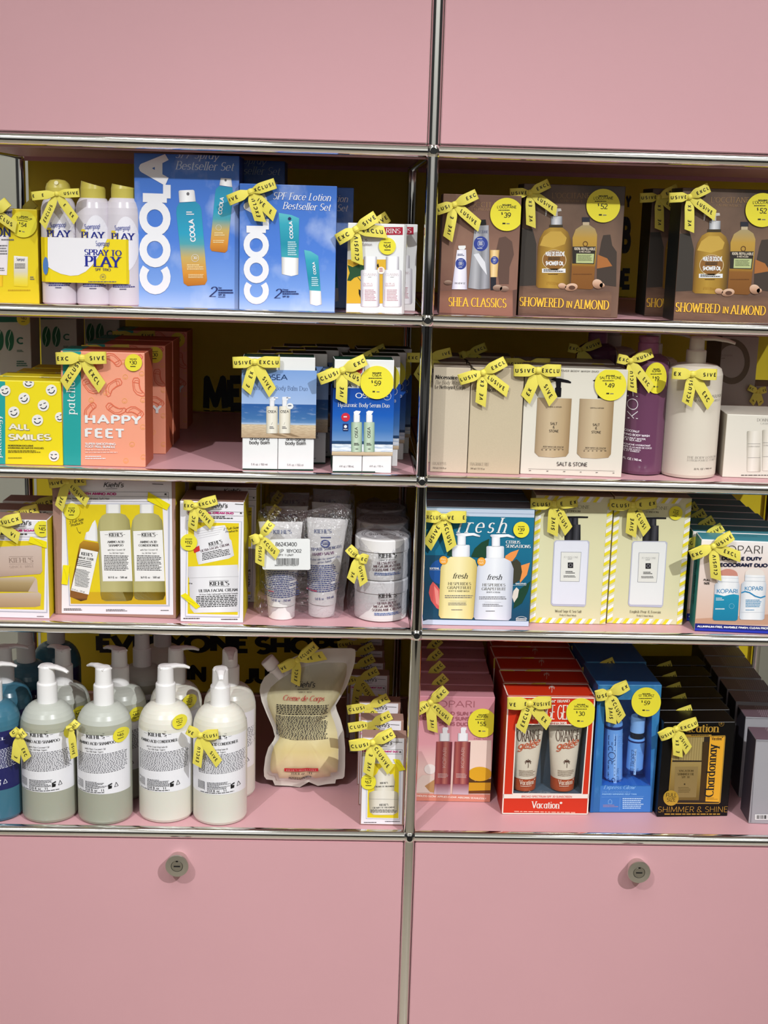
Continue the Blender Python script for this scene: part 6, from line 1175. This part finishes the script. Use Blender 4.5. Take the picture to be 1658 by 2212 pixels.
# eye cream cartons
T, F = carton('42', (1218, 1325), (1510, 1331), 742, .034, KRAFT, KRAFT, KRAFT, name='eye_cream_carton', label='slim kraft carton with two small cream jars, front of the row by the post', group='eye cream cartons')
A = Art(F); A.quad([(1240, 747), (1512, 752), (1497, 1322), (1226, 1318)], PANEL, 1); klogo(A, 1330, 1430, 795, 36); A.line([(1438, 775), (1500, 778)], 3, INK, 4); A.line([(1245, 772), (1290, 771)], 3, INK, 4)
A.line([(1242, 820), (1500, 826), (1498, 895)], 1.5, INK, 4); A.line([(1242, 850), (1500, 856)], 1.5, INK, 4); A.text('CREAMY EYE TREATMENT DUO', (1234, 842), (1474, 846), 14, MAG, 'xbold', 4); A.text('K', (1480, 848), (1494, 848), 14, INK, 'xbold', 5); A.bars(1310, 868, 1420, 890, 2, INK, 4, .5)
A.quad([(1262, 905), (1488, 912), (1484, 1290), (1258, 1286)], FRM, 2); A.quad([(1266, 908), (1484, 914), (1480, 1286), (1262, 1282)], PANEL, 3); A.quad([(1274, 916), (1478, 922), (1474, 1280), (1268, 1276)], YB, 4)
A.poly([(1312, 1000), (1330, 985), (1345, 955), (1375, 935), (1400, 965), (1420, 990), (1440, 985), (1452, 1040), (1445, 1100), (1315, 1100)], hcyl('#9c9070', '#ddd5c2', '#ece6da'), 5); A.text("KIEHL'S", (1352, 1052), (1405, 1050), 12, INK, 'bserif', 7); A.text('CREAMY EYE TREATMENT', (1318, 1075), (1445, 1072), 10, INK, 'bserif', 7)
A.poly([(1280, 1110), (1310, 1098), (1450, 1100), (1472, 1112), (1476, 1150), (1470, 1240), (1440, 1258), (1310, 1258), (1284, 1240), (1278, 1150)], hcyl('#9c9070', '#e0d8c8', '#ece6da'), 6); A.line([(1280, 1152), (1474, 1156)], 1.5, GREYI, 7); A.text("KIEHL'S", (1348, 1198), (1408, 1196), 14, INK, 'bserif', 7); A.text('CREAMY EYE TREATMENT', (1302, 1216), (1450, 1212), 11, INK, 'bserif', 7); A.bars(1290, 1222, 1464, 1245, 3, INK, 7, .5, 0, .05)
A.bars(1245, 1306, 1330, 1314, 1, INK, 4); A.bars(1385, 1300, 1495, 1308, 1, INK, 4); tape(A, [(1440, 885), (1480, 890), (1522, 958), (1478, 966)]); A.build('printed_front', T); sticker(T, F, 1275, 1037, 51, '67', lv=16)
bow(T, F, (1302, 775), (1150, 798), (1442, 708), (1272, 995), (1424, 968), 70, ('CLUSI', 'EXC', 'IVE  E', 'CLUSIVE'))
stack_px(T, F, (1525, 742), [(1505, 628), (1485, 512), (1412, 330), (1383, 247), (1378, 167), (1376, 90)], [f'slim kraft eye cream carton, {ORD[i+1]} in the row by the post' for i in range(6)], '42', ('price_sticker',))
# ================================================================ lowest open shelf, right bay
PK = grad([(0, '#d9b8a8'), (.3, '#e8c9c0'), (.55, '#d99aa2'), (1, '#cf8c98')], 'v'); PKS = mat('#b86a70', rough=.45)
T, F = carton('43', (105, 1465), (725, 1475), 590, .058, PK, mat('#c0706c'), mat('#cd8f98'), name='glow_spray_carton', label='pink carton with two copper spray bottles, front of its row by the post', group='pink glow spray cartons')
A = Art(F); DP = mat('#a8626c'); A.frac(0, 0, 1, .072, mat('#d38672'), 2)
A.text('KOPARI', (228, 682), (594, 686), 58, DP, 'thin', 4); A.text('ROSE GOLD SUN STICK', (160, 750), (690, 754), 34, DP, 'bold', 4); A.text('BODY GLOW SUNSCREEN', (136, 792), (700, 796), 34, DP, 'bold', 4); A.text('SPF 45 DUO', (297, 838), (546, 841), 34, DP, 'bold', 4)
A.poly([(545, 960), (735, 960), (733, 1200), (545, 1200)], mat('#ecd4c6'), 1); A.ell(640, 1240, 98, 60, mat('#dba520'), 3); A.poly([(545, 1250), (600, 1300), (740, 1280), (738, 1312), (545, 1312)], mat('#53360f'), 2); A.poly([(545, 1312), (737, 1312), (734, 1385), (545, 1388)], mat('#cf9a1c'), 3); A.poly([(545, 1380), (735, 1375), (733, 1402), (545, 1402)], mat('#6b3b16'), 4)
WF = mat('#e9e0da'); A.ell(225, 1200, 48, 42, WF, 3); A.poly([(112, 1300), (160, 1250), (230, 1250), (262, 1290), (262, 1395), (108, 1395)], mat('#dccbbf'), 3); A.poly([(180, 1340), (262, 1285), (262, 1395), (225, 1390)], mat('#b48a5a'), 4)
COP = grad([(0, '#7c3038'), (.18, '#b06058'), (.42, '#8d3c40'), (.6, '#c07a6c'), (.85, '#8a3a42'), (1, '#5f2430')], 'u', metal=.15); COPL = grad([(0, '#cdb6c0'), (1, '#8a4450')], 'v')
for x in (0, 152):
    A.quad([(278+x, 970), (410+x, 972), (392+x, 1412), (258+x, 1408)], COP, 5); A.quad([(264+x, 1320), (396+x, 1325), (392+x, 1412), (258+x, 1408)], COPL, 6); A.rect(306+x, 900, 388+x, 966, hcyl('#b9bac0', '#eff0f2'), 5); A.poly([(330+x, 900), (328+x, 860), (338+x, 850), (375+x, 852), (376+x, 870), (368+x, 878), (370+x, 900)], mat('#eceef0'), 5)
    A.text('KOPARI', (356+x, 1186), (362+x, 1022), 28, mat('#d3b9b4'), 'thin', 7); A.bars(290+x, 1235, 382+x, 1275, 4, mat('#d3b9b4'), 7, .4, .02)
A.text('ENDLESS GLOW. APPLIES CLEAR. ABSORBS SEAMLESSLY', (108, 1428), (694, 1452), 17, mat('#f3ddd0'), 'bold', 5); A.text('2 FULL SIZE', (588, 952), (700, 956), 15, DP, 'sans', 5); A.build('printed_front', T)
AT = Art(F.top); AT.text('KOPARI', (345, 556), (585, 560), 36, DP, 'thin', 3); AT.build('printed_top', T)
sticker(T, F, 660, 813, 120, '55', 'KOPARI'); bow(T, F, (226, 640), (95, 720), (357, 528), (248, 888), (402, 805), 84, ('USIVE', 'EXC', 'IVE', 'XCLUSI'))
stack_px(T, F, (780, 605), [(770, 505), (732, 395), (704, 288), (690, 190), (680, 120)], [f'pink carton with two copper spray bottles, {ORD[i+1]} in its row' for i in range(5)], '43', ('price_sticker',))
RED = mat('#cf3318', rough=.35); CREAM = mat('#eee2d6', rough=.4)
T, F = carton('43', (820, 1575), (1540, 1580), 592, .062, RED, mat('#a82410'), RED, lside=mat('#a82410'), name='sunscreen_gel_carton', label='red window carton showing two cream tubes, front of its row', group='red window cartons', win=[(940, 825), (1538, 832), (1490, 1408), (912, 1404)], wdepth=.045, inner=mat('#4a5b6b', rough=.4))
F.win = None; A = Art(F)
def frame(u0, v0, u1, v1, t, m, lv):
    A.raw([(u0, v0), (u1, v0), (u1, v0+t), (u0, v0+t)], [(0, 1, 2, 3)], m, lv); A.raw([(u0, v1-t), (u1, v1-t), (u1, v1), (u0, v1)], [(0, 1, 2, 3)], m, lv); A.raw([(u0, v0), (u0+t, v0), (u0+t, v1), (u0, v1)], [(0, 1, 2, 3)], m, lv); A.raw([(u1-t, v0), (u1, v0), (u1, v1), (u1-t, v1)], [(0, 1, 2, 3)], m, lv)
frame(.0004, .0004, F.w-.0004, F.h-.0004, .0022, CREAM, 3)
A.line([(940, 825), (1538, 832), (1490, 1408), (912, 1404)], 9, CREAM, 3, True); A.quad([(832, 1408), (1548, 1408), (1546, 1443), (830, 1443)], CREAM, 3); A.text('BROAD SPECTRUM SPF 30 SUNSCREEN', (985, 1436), (1405, 1438), 20, mat('#d98d84'), 'bold', 5); A.text('VACATION® BRAND', (1100, 650), (1388, 642), 24, CREAM, 'bserif', 5)
A.text('ORANGE GELÉE', (1028, 782), (1440, 788), 128, CREAM, 'bserif', 5); A.rect(1125, 805, 1361, 831, CREAM, 5); A.text('FRENCH RIVIERA DUO', (1138, 827), (1350, 827), 18, mat('#a8341c'), 'bserif', 7); A.text('Vacation®', (1065, 1524), (1322, 1528), 62, CREAM, 'bserif', 5); A.bars(925, 1546, 1440, 1560, 1, mat('#e7a08c'), 5, .7, .02, .02); A.build('printed_front', T)
AT = Art(F.top); AT.raw([(0, .001), (F.w, .001), (F.w, .003), (0, .003)], [(0, 1, 2, 3)], CREAM, 2); AT.raw([(0, 0), (.002, 0), (.002, F.depth), (0, F.depth)], [(0, 1, 2, 3)], CREAM, 2); AT.raw([(F.w-.002, 0), (F.w, 0), (F.w, F.depth), (F.w-.002, F.depth)], [(0, 1, 2, 3)], CREAM, 2)
def PALM(A_, x, y, s, m, lv):
    for k, (ex, ey, bx, by) in enumerate(((1, .1, .5, -.25), (-1, .1, -.5, -.25), (.8, .6, .6, .05), (-.8, .6, -.6, .05), (.65, -.45, .3, -.35), (-.65, -.45, -.3, -.35), (.1, -.75, 0, -.4))):
        A_.line([(x, y), (x+s*bx, y+s*by), (x+s*ex, y+s*ey)], s*.17, m, lv+k*.05)
    A_.line([(x, y), (x+s*.08, y+s*.8), (x-s*.02, y+s*1.7)], s*.13, m, lv)
PALM(AT, 1238, 522, 26, CREAM, 3); AT.build('printed_top', T)
# two tubes standing in the window
TUC = mat('#d9cfbc', rough=.35); ORB = mat('#b5502a', rough=.4)
q0 = F.uv(912, 1404); zb_ = F.pt(*q0, 0).z
for x in (0, 322):
    ctr = F.pt(*F.uv(1020+x, 1404), -.024); L_ = F.uv(0, 842)[1]-q0[1]; base = V3((ctr.x, ctr.y, zb_+.0012)); rr = .0205
    mb = MB(); mb.lathe([(rr*.9, 0), (rr*.98, .0015), (rr, .006), (rr*1.02, .024)], base, ORB, 40); tp_ = mb.build('tube_cap', T)
    pts = [base+V3((0, 0, .024+(L_-.026)*i/12)) for i in range(13)]; rad = [(rr*1.02+.009*(i/12), rr*(1-i/12)**.6+.0015) for i in range(13)]
    mb = MB(); mb.sweep(pts, rad, TUC, 40, side=(1, 0, 0)); tb = mb.build('tube', T)
    class SV(Face):
        def __init__(s): Face.__init__(s, '43', base+V3((0, -rr*.8, 0)), (1, 0, 0), (0, 0, 1)); s.b = base; s.L = L_
        def pt(s, u, v, off):
            f = max(0, min(1, (v-.024)/(s.L-.026))); rx = rr*1.02+.009*f; ry = rr*(1-f)**.6+.0015; q = max(-.99, min(.99, u/rx)); return V3((s.b.x+u, s.b.y-(ry+off)*math.sqrt(1-q*q)-off*.5, s.b.z+v))
    A = Art(SV()); BR = mat('#4a2a1c'); A.text('VACATION® BRAND', (975+x, 862), (1150+x, 862), 14, BR, 'bserif', 4); A.text('ORANGE', (955+x, 978), (1152+x, 975), 92, BR, 'serif', 4); A.text('gelée', (955+x, 1045), (1142+x, 1010), 62, mat('#c4542c'), 'sans', 5, ital=.5); A.line([(975+x, 1040), (1010+x, 1025), (1060+x, 1032), (1110+x, 1022)], 6, mat('#c4542c'), 5)
    PALM(A, 1040+x, 1135, 28, BR, 4); A.bars(965+x, 1205, 1105+x, 1255, 4, mat('#8d7a66'), 4, .4); A.text('Vacation®', (965+x, 1320), (1100+x, 1320), 42, mat('#ead9c4'), 'bserif', 4); A.bars(975+x, 1328, 1080+x, 1338, 1, mat('#ead9c4'), 4); A.build('printed_label', T, tb)
mb = MB(); ws = [F.pt(*F.uv(*p), .0001) for p in ((912, 1404), (1490, 1408), (1538, 832), (940, 825))]; mb.add(ws, [(0, 1, 2, 3)], film('#ffffff', .03, .06, .15, 30)); mb.build('window_film', T)
sticker(T, F, 1480, 728, 123, '30', 'VACATION'); bow(T, F, (1052, 645), (866, 648), (1232, 640), (978, 880), (1218, 838), 94, ('VE   E', 'XUSIVE', 'EXCLU', 'E   EX'))
stack_px(T, F, (1620, 600), [(1566, 487), (1512, 375), (1452, 285), (1418, 200)], [f'red window carton, {ORD[i+1]} in its row' for i in range(4)], '43', ('price_sticker', 'tube'))
# blue window carton
BLW = grad([(0, '#2b66a6'), (.5, '#2f74b2'), (1, '#377ba8')], 'v', rough=.3, cloud=('#5fa0dd', 6, .5, .75, .5)); BLS = mat('#235a96', rough=.4)
T, F = carton('44', (132, 1608), (668, 1606), 513, .115, BLW, BLS, mat('#2c64a0', rough=.35), lside=mat('#1d4f8a'), name='self_tan_carton', label='blue window carton showing two light blue bottles', group='blue window cartons', win=[(262, 640), (668, 642), (650, 1378), (235, 1374)], wdepth=.05, inner=grad([(0, '#2a6cc0'), (1, '#2f78c0')], 'v', cloud=('#69a8e2', 5, .5, .7, .6)))
A = Art(F); PB_ = mat('#8fc0ee'); A.quad([(200, 515), (215, 515), (160, 1606), (134, 1606)], mat('#2460a4'), 1); A.quad([(222, 1378), (655, 1382), (648, 1602), (214, 1602)], mat('#3b78c6'), 1)
A.text('Express Glow', (248, 1404), (517, 1406), 34, PB_, 'serif', 3, ital=.3); A.text('2-IN-1 CUSTOMIZABLE', (236, 1436), (480, 1437), 15, PB_, 'thin', 3); A.text('AWARD-WINNING SELF TAN', (234, 1455), (530, 1456), 15, PB_, 'bold', 3); A.line([(232, 1472), (595, 1468)], 1.5, PB_, 3); A.line([(392, 1478), (386, 1585)], 1.5, PB_, 3); A.bars(412, 1482, 592, 1580, 6, mat('#bcd9f4'), 3, .5); A.line([(290, 1530), (290, 1505), (305, 1492), (320, 1505), (320, 1530)], 3, PB_, 3, True); A.bars(245, 1540, 375, 1565, 2, mat('#b58a9a'), 3, .4)
A.build('printed_front', T)
LBB = mat('#86bcf2', rough=.2, spec=.5); LBB2 = mat('#a5d0f5', rough=.2); DKC = mat('#23262c', rough=.25)
def tan_bottle(cx, base_y, top_y, r, parts_, tilt, txt):
    yb = .026; b = F.pt(*F.uv(cx, base_y), -yb); t = F.pt(*F.uv(cx+tilt, top_y), -yb); d = (t-b); L = d.length; d.normalize(); mb = MB()
    mb.lathe([(r*.86, 0), (r, .003), (r, L*.97), (r*.95, L)], b, LBB, 40, axis=d); bo = mb.build('bottle', T)
    mb = MB(); mb.lathe([(r*1.01, L*.90), (r*1.012, L*.905), (r*1.012, L*.945), (r*1.0, L*.95)], b, NAVY, 40, axis=d, cap0=False, cap1=False); mb.build('label_band', T, bo)
    h = L; mb = MB()
    for (rr, hh, m) in parts_: mb.lathe([(r*rr, h), (r*rr, h+hh*.94), (r*rr*.95, h+hh)], b, m, 36, axis=d); h += hh
    mb.build('cap', T, bo)
    class SB(Face):
        def __init__(s): Face.__init__(s, '44', b+V3((0, -r*.85, 0)), (1, 0, 0), (0, 0, 1))
        def pt(s, u, v, off):
            q = max(-.99, min(.99, (u-d.x/d.z*v)/r)); return V3((b.x+u, b.y-(r+off)*math.sqrt(1-q*q), b.z+v))
    A = Art(SB())
    if txt == 1:
        A.quad([(335, 930), (365, 930), (360, 1360), (332, 1360)], mat('#b4d6f6', rough=.2), 1); A.text('ST.TROPEZ', (346, 1342), (352, 945), 58, NAVY, 'thin', 4); A.text('SELF TAN', (378, 1340), (380, 1225), 22, NAVY, 'thin', 4); A.text('EXPRESS', (402, 1340), (404, 1235), 18, WHITE, 'thin', 4); A.bars(370, 950, 430, 1050, 6, PB_, 4, .4)
    else:
        A.quad([(512, 1060), (532, 1060), (524, 1280), (504, 1280)], mat('#b4d6f6', rough=.2), 1); A.text('ST.TROPEZ', (512, 1264), (526, 1072), 34, NAVY, 'thin', 4); A.text('TAN', (544, 1270), (546, 1225), 16, NAVY, 'thin', 4); A.bars(550, 1085, 600, 1120, 3, PB_, 4, .4)
    A.build('printed_label', T, bo)
tan_bottle(362, 1366, 872, .0158, [(.72, .010, DKC), (.50, .028, mat('#cfe0f2', rough=.3))], 4, 1); tan_bottle(545, 1284, 1010, .0146, [(.80, .011, DKC), (.86, .028, LBB2)], 22, 2)
mb = MB(); ws = [F.pt(*F.uv(*p), .0001) for p in ((235, 1374), (650, 1378), (668, 642), (262, 640))]; mb.add(ws, [(0, 1, 2, 3)], film('#eaf2ff', .02, .1, .3, 25)); mb.build('window_film', T)
sticker(T, F, 612, 657, 126, '59', 'ST TROPEZ'); bow(T, F, (296, 578), (178, 605), (458, 508), (318, 842), (412, 815), 88, ('USE', 'EX', 'SIVE', 'XCLUSI'))
row(T, F, [(0, .122*(i+1), 0) for i in range(3)], [f'blue window carton, {ORD[i+1]} in its row' for i in range(3)], ('price_sticker', 'bottle'))
# black carton
BK = mat('#070606', rough=.35, spec=.3); GD = mat('#c59a3f', rough=.3, metal=.35); GDL = mat('#b98d35', rough=.35)
T, F = carton('44', (705, 1645), (1310, 1637), 832, .055, BK, BK, BK, name='shimmer_set_carton', label='black carton with gold lettering and a yellow tube box, front of its row', group='black shimmer cartons')
A = Art(F); A.text('Vacation', (880, 918), (1238, 918), 74, GD, 'bserif', 4); A.ell(1258, 845, 22, 22, GD, 4, hole=.9); A.text('R', (1250, 853), (1266, 853), 18, GD, 'sans', 4)
A.poly([(845, 938), (1172, 938), (1175, 948), (1290, 945), (1294, 960), (1250, 1520), (1235, 1532), (810, 1530), (800, 1515)], GD, 2); A.poly([(853, 962), (1284, 953), (1242, 1516), (1232, 1524), (822, 1522), (812, 1510)], mat('#2a2018'), 3); A.bars(1000, 941, 1165, 950, 1, INK, 4, .8)
A.quad([(850, 962), (1110, 960), (1092, 1160), (835, 1158)], grad([(i/24, '#8d7a4a' if i % 2 else '#a8945e') for i in range(25)], 'u', rough=.3), 4)
A.quad([(832, 1172), (1090, 1172), (1066, 1500), (806, 1500)], grad([(0, '#6a5424'), (.4, '#8a7038'), (1, '#9d8650')], 'v', rough=.2, spec=.6), 4); A.quad([(862, 1212), (1058, 1212), (1040, 1475), (850, 1475)], mat('#8a7446'), 5)
A.text('VACATION', (890, 1256), (1018, 1256), 18, mat('#4a3a1a'), 'bserif', 6); A.text('SHIMMER OIL', (880, 1285), (1022, 1285), 20, mat('#4a3a1a'), 'bserif', 6); A.text('SPF 30', (915, 1310), (985, 1310), 18, mat('#4a3a1a'), 'bserif', 6); A.ell(942, 1362, 7, 7, mat('#3a2c14'), 6); A.bars(888, 1388, 1000, 1440, 4, mat('#5c4a24'), 6, .35)
A.quad([(1096, 1000), (1150, 1000), (1118, 1505), (1072, 1505)], mat('#3d2a10'), 4)
A.quad([(1160, 955), (1284, 956), (1240, 1515), (1120, 1510)], mat('#e6a82c'), 5); A.text('Vacation®', (1170, 985), (1268, 985), 30, INK, 'bserif', 6); A.text('Chardonnay', (1188, 1472), (1222, 1015), 78, INK, 'bserif', 6); A.bars(1130, 1478, 1225, 1500, 2, mat('#8a6418'), 6, .4)
A.ell(825, 1480, 66, 66, mat('#c9a43a', rough=.25, metal=.4), 7); A.text('FULL', (782, 1472), (872, 1470), 36, mat('#4a3a10'), 'sans', 8); A.text('SIZE', (790, 1512), (862, 1510), 36, mat('#4a3a10'), 'sans', 8)
A.text('SHIMMER & SHINE', (714, 1604), (1308, 1602), 52, GD, 'thin', 4); A.bars(770, 1614, 1250, 1630, 1, GDL, 4, .6, 0, .02); A.line([(752, 836), (1372, 830)], 4, mat('#9a9a9c'), 3); A.build('printed_front', T)
bow(T, F, (866, 886), (726, 955), (1048, 822), (888, 1128), (984, 1082), 80, ('USIVE', 'EXCLU', 'E  EX', 'USIVE'))
z_ = F.O.z+F.h
stack_px(T, F, (1370, 832), [(1328, 735), (1277, 640), (1225, 545), (1170, 440), (1120, 345)], [f'black carton with gold lettering, {ORD[i+1]} in its row' for i in range(5)], '44')
# grey cartons
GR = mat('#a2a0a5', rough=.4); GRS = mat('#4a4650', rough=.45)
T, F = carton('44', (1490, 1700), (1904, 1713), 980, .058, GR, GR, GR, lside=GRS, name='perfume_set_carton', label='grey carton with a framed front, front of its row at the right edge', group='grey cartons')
A = Art(F); A.line([(1904, 995), (1540, 988), (1508, 1690)], 4, mat('#6f6d73'), 3); A.line([(1904, 1004), (1548, 996), (1516, 1690)], 2, mat('#a9a7ac'), 3); A.rect(1545, 1622, 1800, 1668, WHITE, 3)
x = 1556
while x < 1690: A.rect(x, 1628, x+rb.choice((3, 5, 7)), 1660, INK, 4); x += rb.choice((6, 9, 12))
A.build('printed_front', T); AT = Art(F.top); dm = mat('#b9a9ae', rough=.4); bas = mat('#6b5560', rough=.45); AT.frac(0, 0, 1, 1, bas, 1)
for i in range(26):
    for j in range(12):
        u, v = .028+i*.0034+(j % 2)*.0017, .002+j*.0046
        if u < F.w-.003 and v < F.depth-.004: AT.raw([(u, v), (u+.0014, v+.0006), (u+.0022, v+.0030), (u+.0008, v+.0024)], [(0, 1, 2, 3)], dm, 3)
AT.build('patterned_top', T)
stack_px(T, F, (1525, 980), [(1437, 785), (1355, 655), (1280, 550), (1205, 443), (1142, 347), (1086, 257), (1040, 175)], [f'grey carton with dotted top, {ORD[i+1]} in its row at the right edge' for i in range(7)], '44')
